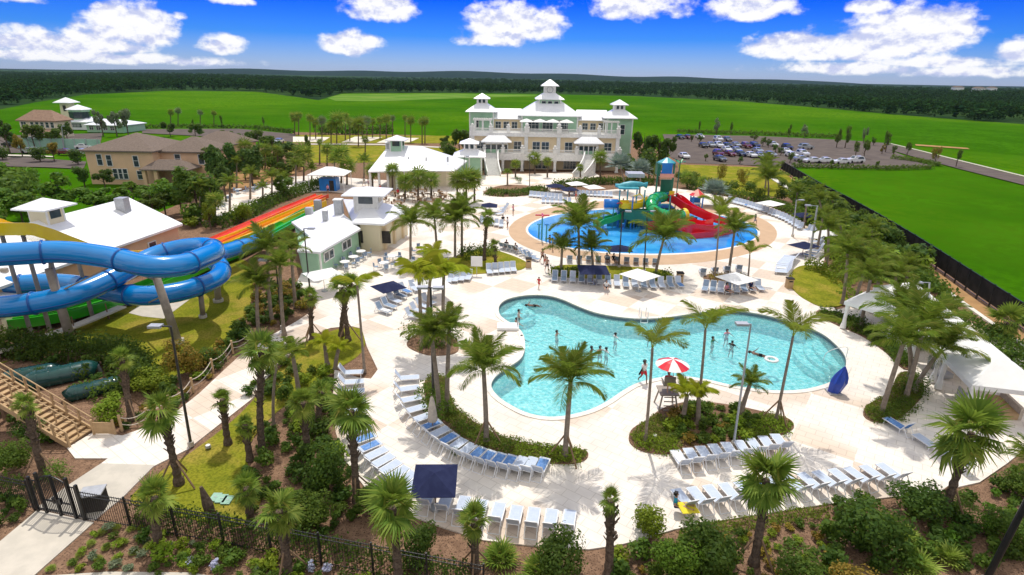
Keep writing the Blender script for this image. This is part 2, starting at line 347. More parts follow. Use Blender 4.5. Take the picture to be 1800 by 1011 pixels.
cv = t.n('ShaderNodeCombineXYZ', i={0: az, 1: t.m('MULTIPLY', el, 1.5), 2: 0.0})
n1 = t.n('ShaderNodeTexNoise', i={'Vector': cv, 'Scale': 24, 'Detail': 9, 'Roughness': .57}).outputs[0]
n2 = t.n('ShaderNodeTexNoise', i={'Vector': t.n('ShaderNodeVectorMath', operation='ADD', i={0: cv, 1: (.0, -.012, 0)}), 'Scale': 24, 'Detail': 9, 'Roughness': .57}).outputs[0]
den = t.m('ADD', t.m('MULTIPLY', fld, 1.3), t.m('MULTIPLY', t.m('SUBTRACT', n1, .5), 1.9))
al = t.step(den, .08, .62)
high = t.m('MULTIPLY', t.step(t.noise(d, 3.0, 6), .4, .56), t.step(el, .38, .6))  # added cloud overhead, out of view, to whiten the light filling shadows
lit = t.step(t.m('ADD', t.m('MULTIPLY', t.m('SUBTRACT', n1, n2), 5.0), t.m('MULTIPLY', den, .3)), -.45, .5)
cc = t.mix(lit, (6.2, 6.6, 9.0), (10.6, 10.5, 10.5))
skyc = t.mix(t.m('MULTIPLY', al, .96), blue, cc)
back = t.m('MULTIPLY', t.step(t.m('ABSOLUTE', az), .95, 1.25), t.m('MULTIPLY', t.step(t.noise(d, 4.5, 6), .36, .5), t.step(el, .0, .06)))  # added bright cloud banks outside the view, to fill shaded facades
skyc = t.mix(t.m('MULTIPLY', back, .9), skyc, (10.2, 9.9, 9.6))
skyc = t.mix(t.m('MULTIPLY', high, .8), skyc, (11.5, 11.3, 11.2))
bg = t.n('ShaderNodeBackground', i={'Color': skyc, 'Strength': .1}); t.set(t.n('ShaderNodeOutputWorld').inputs[0], bg)
S.view_settings.view_transform = 'Standard'; S.view_settings.look = 'None'; S.view_settings.exposure = 0.0; S.view_settings.gamma = 1.0
S.cycles.use_denoising = True; S.cycles.max_bounces = 6; S.cycles.transparent_max_bounces = 12; S.cycles.caustics_reflective = False; S.cycles.caustics_refractive = False
S.cycles.sample_clamp_indirect = 6.0
# ------------------------------------------------------------------ ground sheets
POOL_PX = [(877, 541), (886, 530), (906, 523), (935, 519.5), (965, 521), (990, 528), (1015, 539), (1045, 550), (1080, 557), (1120, 561), (1160, 560), (1200, 555), (1240, 549), (1290, 547), (1330, 552), (1370, 561), (1410, 573), (1445, 588), (1470, 608), (1484, 625), (1487, 641), (1480, 656), (1462, 671), (1435, 681), (1400, 687), (1350, 687), (1290, 679), (1245, 669), (1205, 663), (1165, 664), (1122, 674), (1095, 688), (1068, 706), (1038, 721), (1000, 731), (965, 734), (930, 728), (903, 716), (878, 700), (864, 682), (868, 667), (882, 654), (900, 643), (918, 628), (923, 606), (917, 584), (899, 570), (880, 556)]
POOL = [p.to_2d() for p in smooth_poly(POOL_PX, 4)]
def grow(poly, d):
    out = []; n = len(poly); A = sum(poly[i][0]*poly[(i+1) % n][1]-poly[(i+1) % n][0]*poly[i][1] for i in range(n)); s = 1 if A > 0 else -1
    for i in range(n):
        e = V(poly[(i+1) % n])-V(poly[i-1]); e.normalize(); out.append(V((poly[i][0]+e.y*d*s, poly[i][1]-e.x*d*s)))
    return out
COPE = grow(POOL, .38)
def sheet(name, poly, z, mat, z0=None, holes=()): return structure(MB().slab(poly, z0, z, holes).build(name, M[mat]))
big = [(9000*cos(2*pi*k/48), 9000*sin(2*pi*k/48)) for k in range(48)]
sheet('ground', big, -.30, 'forest_floor', holes=[POOL])
FAR_PX = [(-250, 200), (0, 192), (60, 180), (150, 166), (300, 159), (450, 161), (520, 170), (560, 176), (600, 164), (800, 163), (950, 165), (1120, 169), (1300, 178), (1450, 190), (1600, 203), (1800, 218), (2050, 236)]
FAR = P2(FAR_PX)
FIELD = [V((-500, 58)), V((38, 58)), V((58, 8)), V((600, 8))] + [p for p in FAR[::-1]]
sheet('field', FIELD, -.16, 'field')
sheet('meadow', P2([(575, 172), (600, 165.5), (800, 164.5), (945, 166.5), (940, 169), (820, 172), (720, 176), (640, 178), (590, 177)]), -.08, 'meadow')
RESORT_PX = [(-500, 1150), (-300, 600), (-100, 470), (-60, 470), (100, 425), (250, 385), (330, 352), (345, 318), (450, 262), (520, 232), (830, 240), (1120, 245), (1190, 282), (1330, 292), (1385, 296), (1440, 326), (1490, 362), (1560, 402), (1640, 452), (1720, 508), (1800, 562), (2100, 780), (2150, 1150)]
sheet('planting_bed', P2(RESORT_PX), -.05, 'mulch', holes=[POOL])
def px_sheet(name, px, z, mat, smooth=0, z0=None, holes=()):
    poly = [p.to_2d() for p in smooth_poly(px, smooth)] if smooth else P2(px)
    return sheet(name, poly, z, mat, z0, holes)
DECK_PX = [(1035, 966), (1090, 958), (1140, 945), (1185, 931), (1262, 916), (1350, 902), (1450, 887), (1550, 876), (1650, 864), (1722, 848), (1770, 815), (1810, 782), (1960, 730), (1960, 720), (1860, 655), (1790, 612), (1740, 584), (1690, 558), (1640, 540), (1590, 528), (1540, 522), (1500, 536), (1470, 545), (1445, 520), (1440, 480), (1450, 455), (1447, 430), (1430, 405), (1415, 395), (1385, 378), (1350, 362), (1310, 352), (1270, 345), (1240, 340), (1215, 335), (1150, 327), (1100, 331), (1060, 335), (1000, 338), (965, 332), (1010, 318), (1055, 310), (1040, 301), (1000, 303), (960, 305), (900, 306), (850, 308), (800, 309), (760, 312), (700, 318), (640, 315), (600, 311), (540, 309), (510, 311), (470, 325), (400, 342), (345, 362), (335, 376), (400, 382), (440, 366), (480, 347), (520, 340), (575, 336), (610, 340), (640, 352), (730, 372), (720, 392), (690, 402), (640, 420), (600, 450), (563, 482), (530, 480), (520, 500), (545, 522), (556, 542), (520, 566), (480, 588), (450, 603), (430, 618), (400, 645), (350, 692), (290, 740), (215, 766), (164, 760), (118, 788), (132, 806), (190, 806), (178, 815), (125, 850), (65, 893), (165, 915), (215, 875), (270, 820), (330, 790), (400, 735), (445, 700), (465, 670), (490, 640), (520, 614), (550, 590), (580, 577), (615, 573), (636, 578), (645, 610), (664, 650), (652, 666), (630, 664), (588, 650), (585, 700), (590, 760), (606, 810), (640, 855), (685, 888), (725, 908), (780, 928), (850, 950), (920, 958), (980, 963)]
px_sheet('pool_deck', DECK_PX, .02, 'deck', z0=-.1, holes=[POOL])
px_sheet('concrete_path', [(178, 815), (272, 818), (215, 874), (165, 914), (66, 892), (125, 850)], .026, 'concrete')
px_sheet('concrete_path', [(66, 896), (165, 918), (58, 1013), (-20, 1080), (-140, 1080), (-20, 968)], .0, 'concrete', z0=-.1)
px_sheet('concrete_path', [(60, 1013), (190, 1004.5), (335, 1006), (480, 1030), (480, 1060), (30, 1060)], -.01, 'concrete', z0=-.1)
px_sheet('concrete_path', [(226, 550), (300, 500), (352, 488), (352, 512), (288, 560), (250, 556)], .0, 'concrete', z0=-.1)
LAWN = [[(-120, 660), (0, 640), (60, 606), (140, 566), (235, 525), (330, 470), (420, 455), (446, 480), (440, 535), (420, 585), (385, 620), (340, 650), (250, 668), (205, 640), (150, 612), (60, 625)],
        [(640, 578), (600, 577), (555, 592), (520, 618), (480, 660), (440, 708), (400, 746), (335, 795), (280, 830), (228, 880), (300, 902), (400, 925), (438, 912), (462, 862), (432, 800), (470, 740), (530, 690), (590, 650), (636, 618)],
        [(545, 255), (670, 256), (820, 262), (800, 276), (640, 286), (545, 286), (500, 262)], [(500, 237), (820, 239), (830, 252), (700, 252), (500, 251)],
        [(1192, 289), (1330, 294), (1378, 299), (1400, 322), (1392, 346), (1310, 345), (1230, 330), (1195, 316)]]
for i, q in enumerate(LAWN): px_sheet('lawn', q, -.02 if i < 2 else .0, 'lawn', 4 if i < 2 else 0)
for q in ([(515, 240.5), (580, 241.5), (567, 250), (515, 250)], [(624, 240.5), (673, 241.5), (642, 251), (600, 250.5)], [(684, 242), (737, 243), (720, 250.5), (662, 251.5)]): px_sheet('sand_court', q, .06, 'sand')
px_sheet('footpath', [(545, 252.6), (670, 253.2), (800, 259.5), (800, 261.5), (670, 255.2), (545, 254.6)], .05, 'concrete')
px_sheet('car_park', [(1165, 236), (1330, 239), (1480, 246), (1545, 256), (1592, 275), (1640, 293), (1560, 296), (1400, 293.5), (1330, 291), (1206, 287), (1178, 276)], .02, 'asphalt')
px_sheet('road', [(1480, 246), (1560, 252), (1620, 267), (1700, 287), (1810, 314), (1960, 355), (1960, 372), (1810, 328), (1690, 298), (1600, 274), (1545, 258)], .05, 'asphalt')
px_sheet('pavement', [(1560, 251), (1620, 265.4), (1700, 285.2), (1810, 312), (1960, 353), (1960, 354.5), (1810, 313.6), (1700, 286.6), (1620, 266.6), (1560, 251.8)], .1, 'concrete')
px_sheet('footpath', [(1608, 253.5), (1700, 260), (1705, 262.5), (1610, 256)], .02, 'soil')
px_sheet('footpath', [(1376, 296), (1384, 296), (1402, 318), (1396, 322)], .04, 'soil')
px_sheet('road', [(-60, 274), (60, 277), (120, 282), (152, 284), (147, 297), (80, 294), (-60, 291)], .02, 'asphalt')
px_sheet('pavement', [(-60, 270.5), (62, 273), (95, 275), (95, 276.5), (60, 275.5), (-60, 272.5)], .06, 'concrete')
px_sheet('car_park', [(-60, 240), (180, 234), (175, 262), (150, 270), (-60, 268)], .0, 'asphalt')
px_sheet('car_park', [(250, 227), (420, 226.5), (520, 236), (516, 250), (440, 244), (330, 238), (250, 234)], .02, 'asphalt')
px_sheet('soil_patch', [(388, 300), (430, 292), (500, 288), (540, 296), (500, 312), (440, 328), (395, 334)], .02, 'soil')
FENCE_PX = [(1372, 300), (1400, 318), (1440, 344), (1489, 372), (1547, 408), (1600, 443), (1644, 474), (1722, 530), (1796, 582), (1900, 660), (1980, 725)]
FENCE = P2(FENCE_PX)
px_sheet('soil_strip', [(x, y+1) for x, y in FENCE_PX]+[(x-16, y+9) for x, y in FENCE_PX[::-1]], -.02, 'soil')
px_sheet('concrete_strip', [(x-17, y+9) for x, y in FENCE_PX]+[(x-21, y+12) for x, y in FENCE_PX[::-1]], .1, 'kerb', z0=-.1)
# splash pad
def px_ell(cx, cy, rx, ry, rot=0.0, n=64): return P2([(cx+rx*cos(a)-ry*sin(a)*rot, cy+ry*sin(a)+rx*cos(a)*rot) for a in (2*pi*k/n for k in range(n))])
sheet('splash_pad_surround', px_ell(1130, 409, 236, 57, .012), .03, 'tan_ring')
sheet('splash_pad_kerb', px_ell(1130, 407, 206, 42, .015), .036, 'coping'); sheet('splash_pad', px_ell(1130, 407, 202, 39.5, .015), .042, 'splash')
# pool
b = MB(); n = len(POOL)
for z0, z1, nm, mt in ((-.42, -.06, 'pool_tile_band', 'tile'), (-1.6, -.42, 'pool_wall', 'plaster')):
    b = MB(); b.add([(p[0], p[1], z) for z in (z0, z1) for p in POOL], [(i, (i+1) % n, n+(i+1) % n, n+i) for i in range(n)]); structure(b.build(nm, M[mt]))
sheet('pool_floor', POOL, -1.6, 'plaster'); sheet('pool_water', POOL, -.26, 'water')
structure(MB().slab(COPE, -.06, .07, [POOL]).build('pool_coping', M['coping']))
for (a, bq) in (((880, 545), (912, 524)), ((1440, 588), (1484, 640))):   # entry steps under the water
    A = at(*a).to_2d(); B = at(*bq).to_2d(); mid = (A+B)/2; nrm = V(((B-A).y, -(B-A).x)).normalized(); c = sum((V(p) for p in POOL), V((0, 0)))/n
    if (c-mid).dot(nrm) < 0: nrm = -nrm
    L = (B-A).length/2
    for k in range(3):
        rr = 1.0+k*.75; pts = []
        for j in range(17):
            s = -1+2*j/16; q = mid+(B-A)*.5*s*(1+.12*k)+nrm*(rr*(1-s*s)**.5*1.0)
            pts.append(q)
        pts = [q for q in pts if inside(q, POOL)]
        back = [V(p) for p in POOL if (V(p)-mid).dot(nrm) < (.6+.75*k) and abs((V(p)-mid).dot((B-A).normalized())) < L*(1.1+.1*k)]
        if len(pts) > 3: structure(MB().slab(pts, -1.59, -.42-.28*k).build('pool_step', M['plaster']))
# planted islands
ISL = {'crescent': [(745, 680), (750, 707), (770, 735), (800, 760), (830, 780), (865, 795), (900, 805), (950, 814), (1000, 817), (1028, 810), (1033, 797), (1012, 790), (975, 789), (925, 781), (880, 768), (850, 752), (825, 737), (800, 715), (790, 690), (785, 668), (768, 661), (752, 666)],
       'lifeguard': [(1105, 772), (1112, 785), (1135, 796), (1175, 799), (1250, 788), (1296, 780), (1351, 773), (1388, 759), (1395, 748), (1382, 736), (1340, 725), (1287, 714), (1225, 707), (1187, 712), (1160, 722), (1140, 738), (1112, 755)],
       'cabana': [(1517, 730), (1528, 740), (1550, 744), (1577, 738), (1603, 718), (1621, 696), (1622, 672), (1600, 655), (1578, 660), (1562, 695), (1540, 705), (1522, 715)],
       'strip': [(1435, 553), (1448, 546), (1500, 560), (1560, 596), (1604, 640), (1588, 650), (1556, 620), (1515, 592), (1470, 572)],
       'plaza': [(850, 341), (880, 346.5), (927, 344), (962, 336), (957, 330), (930, 327), (889, 326), (862, 332)],
       'oval': [(715, 606), (730, 618), (760, 626), (800, 622), (806, 606), (790, 592), (760, 585), (730, 590)],
       'far': [(1236, 490), (1262, 497), (1300, 500), (1318, 494), (1290, 484), (1250, 482)]}
for k, q in ISL.items(): px_sheet('planting_island', q, .09, 'mulch', 4, z0=-.02)
for q in ([(1384, 497), (1392, 478), (1410, 468), (1440, 470), (1475, 490), (1490, 530), (1450, 541), (1415, 527), (1396, 512)], [(968, 479), (985, 467), (1060, 468), (1140, 472), (1170, 478), (1183, 486), (1165, 493), (1080, 491), (990, 488)],
          [(735, 488), (770, 470), (800, 452), (835, 440), (860, 438), (900, 450), (926, 463), (918, 474), (890, 478), (830, 483), (790, 484), (750, 494)]): px_sheet('lawn_island', q, .08, 'lawn', 4, z0=-.02)
# low far ridge that closes the horizon
vs = []; fs = []; N = 80
for i in range(N+1):
    x = -5200+10400*i/N; k = max(0, 1-abs((x+350)/3600)**2)*44+5*sin(i*.9)+4*sin(i*.37)
    for j, (y, q) in enumerate(((4200, 0), (4700, .75), (5200, 1), (6200, 0))): vs.append((x, y+120*sin(i*.5), -.5+max(k, 2)*q))
fs = [(i*4+j, (i+1)*4+j, (i+1)*4+j+1, i*4+j+1) for i in range(N) for j in range(3)]
structure(MB().add(vs, fs).build('hills', M['far_wood'], smooth=True))
# ------------------------------------------------------------------ fronds and leaves (unit length 1, base at origin, growing along +X)
def feather_np(droop=.9, n=30, lw=.26, seed=0, width=.017, plume=.35):
    g = np.random.default_rng(seed); v = []; f = []
    S_ = 14; pts = []; ang = 0.0; p = np.zeros(3)
    for i in range(S_+1):
        pts.append(p.copy()); a = -droop*(i/S_)**1.5; p = p+np.array([cos(a), 0, sin(a)])/S_
    pts = np.array(pts)
    for i in range(S_):     # rachis strip
        w = .011*(1-i/S_)+.003; k = len(v); 
        v += [pts[i]+[0, -w, 0], pts[i]+[0, w, 0], pts[i+1]+[0, w*.9, 0], pts[i+1]+[0, -w*.9, 0]]; f.append([k, k+1, k+2, k+3])
    for s in (-1, 1):
        for j in range(n):
            t = .14+.86*(j+.5*g.random())/n; x = t*S_; i = min(int(x), S_-1); c = pts[i]+(pts[i+1]-pts[i])*(x-i); tg = (pts[i+1]-pts[i])*S_
            l = lw*(sin(pi*min(1, .22+.8*t))**.6)*(.85+.3*g.random())*(1 if t < .9 else .75)
            up = g.uniform(min(-.25, plume-.7), plume); d = tg*(.55+.5*t)+np.array([0, s, 0])*(1.0-.25*t)+np.array([0, 0, up]); d /= np.linalg.norm(d)
            m = c+d*l*.55; e = m+(d+np.array([0, 0, -.75]))*l*.42; wd = np.cross(d, [0, 0, 1]); wd = wd/np.linalg.norm(wd)*width
            k = len(v); v += [c-wd*.6, c+wd*.6, m+wd, m-wd, e+wd*.15, e-wd*.15]; f += [[k, k+1, k+2, k+3], [k+3, k+2, k+4, k+5]]
    return np.array(v), np.array(f)
def fan_np(seed=0, n=24, pet=.38, droop=.35, fold=.25, spread=2.25):
    g = np.random.default_rng(seed); v = []; f = []; w = .012
    c = np.array([pet, 0, -.03]); v += [[0, -w, 0], [0, w, 0], c+[0, w, 0], c-[0, w, 0]]; f.append([0, 1, 2, 3])
    for j in range(n):
        a = spread*(-1+2*(j+.5)/n); l = (1-pet)*(1-.28*(a/spread)**2)*(.9+.2*g.random()); d = np.array([cos(a), sin(a), 0]); nb = np.array([-sin(a), cos(a), 0])
        z = fold*abs(sin(a))*.5+g.uniform(-.05, .05); d = d+np.array([0, 0, z]); wd = nb*.034+np.array([0, 0, g.uniform(-.014, .014)])
        m = c+d*l*.55; dr = droop*g.uniform(.5, 1.6); e = m+(d+np.array([0, 0, -dr]))*l*.5; k = len(v)
        v += [c-wd*.25, c+wd*.25, m+wd, m-wd, e+wd*.1, e-wd*.1]; f += [[k, k+1, k+2, k+3], [k+3, k+2, k+4, k+5]]
    return np.array(v), np.array(f)
def xf(v, scale, pitch, yaw, loc=(0, 0, 0), roll=0.0):
    c, s = cos(roll), sin(roll); v = v @ np.array([[1, 0, 0], [0, c, s], [0, -s, c]])
    c, s = cos(pitch), sin(pitch); v = v @ np.array([[c, 0, s], [0, 1, 0], [-s, 0, c]])
    c, s = cos(yaw), sin(yaw); v = v @ np.array([[c, s, 0], [-s, c, 0], [0, 0, 1]])
    return v*scale+np.array(loc)
def join(parts):
    vs, fs, o = [], [], 0
    for v, f in parts: vs.append(v); fs.append(f+o); o += len(v)
    return np.concatenate(vs), np.concatenate(fs)
FEA = {}
def frond_mesh(kind, i):
    k = (kind, i)
    if k not in FEA:
        if kind == 'fan': v, f = fan_np(i, n=30, droop=.35+.3*i, spread=2.45)
        elif kind == 'feather': v, f = feather_np(1.05+.42*i, 66, .27, i, .0075, .55)
        elif kind == 'gold': v, f = feather_np(1.7+.3*i, 56, .34, i+9, .013, -.15)
        elif kind == 'silver': v, f = fan_np(i+5, n=22, pet=.4, droop=.06, fold=.5)
        FEA[k] = npmesh('frond', v, f, M[{'fan': 'fan', 'feather': 'feather', 'gold': 'gold', 'silver': 'silver'}[kind]])
    return FEA[k]
PALE = {}
def put_frond(parent, kind, i, L, pitch, yaw, loc, mat=None, roll=0):
    o = bpy.data.objects.new('frond', frond_mesh(kind, i)); COL.objects.link(o); o.parent = parent
    o.location = loc; o.rotation_euler = (roll, -pitch, yaw); o.scale = (L, L, L)
    if mat: o.material_slots[0].link = 'OBJECT'; o.material_slots[0].material = M[mat]
    return o
def trunk_mb(top, r0, r1, kind):
    b = MB(); n = max(8, int(top.length/.22)); pts = []; rad = []
    for i in range(n+1):
        t = i/n; q = V((top.x*t**1.6, top.y*t**1.6, top.z*t)); pts.append(q)
        r = r0+(r1-r0)*t+r0*.5*max(0, 1-t*9)
        if kind == 'fan': r *= 1+.16*((i % 2)*2-1)*random.random()+(.2 if .7 < t < .95 else 0)
        rad.append(r)
    b.tube(pts, rad, 9)
    if kind == 'fan':      # old leaf bases near the head
        for i in range(int(n*.5), n-1):
            for k in range(5):
                a = random.random()*6.28; p = pts[i]; d = V((cos(a), sin(a), .9)); b.bar(p+V((cos(a), sin(a), 0))*rad[i]*.8, p+d*(rad[i]*1.7), r1*.5, r1*.25)
    return b
def palm(kind, bx, by, cx, cy, rpx, label, group='palms in the planting beds and islands', nf=None, stakes=False, tr=None, z=0.02):
    B = at(bx, by, z); T = aty(cx, cy, B.y); top = T-B; L = rpx*mpp(T)*1.12
    root = thing('palm_tree', label, 'palm tree', B, 0, group)
    r = tr or (.17 if kind == 'fan' else .14)
    if kind in ('few', 'thin'): r = tr or .085
    trunk_mb(top, r*1.15, r*.85, 'fan' if kind == 'fan' else 'feather').build('trunk', M['trunk' if kind in ('fan',) else 'trunk_grey'], root)
    g = random.Random(int(bx*13+by*7)); ph = g.random()*6.28
    if kind == 'fan':
        N = nf or (15 if rpx > 45 else 12)
        for i in range(N):
            t = (i+.5)/N; pitch = R(86)-R(150)*t**1.05; yaw = ph+i*2.39996
            put_frond(root, 'fan', (0 if t < .4 else 1) if g.random() < .8 else 2, L*(.75+.4*g.random()), pitch+g.uniform(-.15, .15), yaw+g.uniform(-.2, .2), top+V((0, 0, .16-.4*t)), 'fan_pale' if t > .68 and g.random() < .5 else None, g.uniform(-.5, .5))
    elif kind == 'feather':
        N = nf or 18
        for i in range(N):
            t = (i+.5)/N; put_frond(root, 'feather', min(2, int(t*2.2+g.random()*.8)), L*(1.05-.1*abs(t-.5))*(.9+.2*g.random()), R(86)-R(66)*t**1.1+g.uniform(-.1, .1), ph+i*2.39996+g.uniform(-.2, .2), top+V((0, 0, -.1*t)), None, g.uniform(-.3, .3))
    elif kind == 'gold':
        N = nf or 9
        for i in range(N):
            t = (i+.5)/N; put_frond(root, 'gold', i % 3, L*(.85+.3*g.random()), R(82)-R(50)*t, ph+i*2.39996, top, None, g.uniform(-.3, .3))
    elif kind in ('few', 'thin'):
        N = nf or (5 if kind == 'few' else 3)
        for i in range(N):
            put_frond(root, 'feather' if kind == 'few' else 'gold', 1+i % 2, L*(1.05+.35*g.random()), R(g.uniform(56, 80)), ph+i*6.283/N+g.uniform(-.4, .4), top, 'few' if kind == 'few' else None, g.uniform(-.3, .3))
    elif kind == 'silver':
        for i in range(nf or 22):
            t = (i+.5)/22; put_frond(root, 'silver', i % 2, L*(.9+.2*g.random()), R(80)-R(95)*t, ph+i*2.39996, top)
    if stakes:
        for k in range(3):
            a = ph+k*2.1; h = min(1.7, top.z*.45); q = V((top.x*(h/top.z)**1.6, top.y*(h/top.z)**1.6, h))
            MB().bar(V((cos(a)*h*.62, sin(a)*h*.62, 0)), q, .07).build('brace', M['woodd'], root)
    return root
# far palms: one crown mesh each, shared
CR = {}
def crown_mesh(kind, i):
    k = (kind, i)
    if k not in CR:
        g = np.random.default_rng(i+3); ps = []
        if kind == 'fan':
            for j in range(26):
                t = (j+.5)/26; v, f = fan_np(j+i*31, n=11, droop=.4); v[:, 1] *= 1.25; ps.append((xf(v, g.uniform(.8, 1.1), R(80)-R(145)*t, j*2.4, roll=g.uniform(-.5, .5)), f))
            m = 'fan'
        else:
            for j in range(17):
                t = (j+.5)/17; v, f = feather_np(1.1+.6*t, 24, .3, j+i*31, .018, .4); ps.append((xf(v, g.uniform(.85, 1.1), R(84)-R(70)*t, j*2.4), f))
            m = 'feather'
        v, f = join(ps); CR[k] = npmesh('crown', v, f, M[m])
    return CR[k]
def palm_far(kind, bx, by, cy, rpx, label, group, dx=0, mat=None):
    B = at(bx, by, 0); T = aty(bx+dx, cy, B.y); top = T-B; L = rpx*mpp(T)*1.1
    root = thing('palm_tree', label, 'palm tree', B, 0, group)
    MB().tube([V((0, 0, 0)), top*.5+V((0, 0, 0)), top], [.2, .15, .14], 7).build('trunk', M['trunk' if kind == 'fan' else 'trunk_grey'], root)
    c = link('crown', crown_mesh(kind, random.randrange(3)), None, root, loc=top); c.scale = (L, L, L); c.rotation_euler = (0, 0, random.random()*6.28)
    if mat: c.material_slots[0].link = 'OBJECT'; c.material_slots[0].material = M[mat]
    return root
# leaf-clump crowns, unit height 1, half width about .5
def clump_np(n, seed, shape='round', leaf=.05, lump=7):
    g = np.random.default_rng(seed); cs = []
    for _ in range(lump):
        a = g.uniform(0, 6.28); z = g.uniform(.25, .85); r = {'round': .3, 'low': .34, 'cone': .3*(1.05-z), 'pine': .26, 'oak': .34}[shape]*g.uniform(.4, 1)
        cs.append((r*cos(a), r*sin(a), z, g.uniform(.16, .3)*(1.2 if shape in ('low', 'round') else .8)))
    if shape in ('round', 'low'): cs.append((0, 0, .5, .38))
    w = np.array([c[3]**2 for c in cs]); w /= w.sum(); idx = g.choice(len(cs), n, p=w); C_ = np.array(cs)[idx]
    d = g.normal(size=(n, 3)); d /= np.linalg.norm(d, axis=1)[:, None]; rr = C_[:, 3]*g.uniform(.55, 1.05, n)
    p = C_[:, :3]+d*rr[:, None]; p[:, 2] = np.clip(p[:, 2], .02, 1.0)
    nrm = d+g.normal(size=(n, 3))*.55+np.array([0, 0, .35]); nrm /= np.linalg.norm(nrm, axis=1)[:, None]
    a = np.cross(nrm, g.normal(size=(n, 3))); a /= np.linalg.norm(a, axis=1)[:, None]; b = np.cross(nrm, a); s = leaf*g.uniform(.6, 1.3, n)[:, None]
    v = np.stack([p-a*s, p-b*s*.55, p+a*s, p+b*s*.55], 1).reshape(-1, 3); f = np.arange(4*n).reshape(-1, 4)
    return v, f
KB = {}
def clump_mesh(shape, i, n, leaf, mat):
    k = (shape, i, n, mat)
    if k not in KB: v, f = clump_np(n, i*7+len(shape), shape, leaf); KB[k] = npmesh('crown', v, f, M[mat])
    return KB[k]
def shrub(x, y, wpx, hpx, mat, label, shape='low', n=1500, leaf=.045, group='shrubs in the mulch beds', name='shrub', z=0.0, cat='shrub'):
    B = at(x, y, z); w = wpx*mpp(B); h = hpx*mpp(B)*1.1
    o = link(name, clump_mesh(shape, random.randrange(4), n, leaf, mat)); o.location = B; o.scale = (w, w, h); o.rotation_euler = (0, 0, random.random()*6.28)
    return tag(o, label, cat, group)
def tree(x, y, ty, wpx, mat, label, shape='oak', n=900, leaf=.05, group='trees around the grounds', clear=.3, cat='tree', name='tree'):
    B = at(x, y, -.1); T = aty(x, ty, B.y); H = T.z-B.z; w = wpx*mpp(T)
    root = thing(name, label, cat, B, random.random()*6.28, group); b = MB(); r = max(.09, H*.018)
    b.tube([V((0, 0, 0)), V((random.uniform(-.1, .1), random.uniform(-.1, .1), H*.45)), V((0, 0, H*.85))], [r*1.3, r, r*.35], 7)
    for k in range(5):
        a = k*1.26+random.random(); z = H*(clear+.1*k); b.tube([V((0, 0, z)), V((cos(a)*w*.16, sin(a)*w*.16, z+H*.1)), V((cos(a)*w*.32, sin(a)*w*.32, z+H*.17))], [r*.5, r*.35, r*.12], 5)
    b.build('trunk', M['bark'], root)
    c = link('crown', clump_mesh(shape, random.randrange(4), n, leaf, mat), None, root, loc=(0, 0, H*(clear-.02))); c.scale = (w, w, H*(1.02-clear)); return root
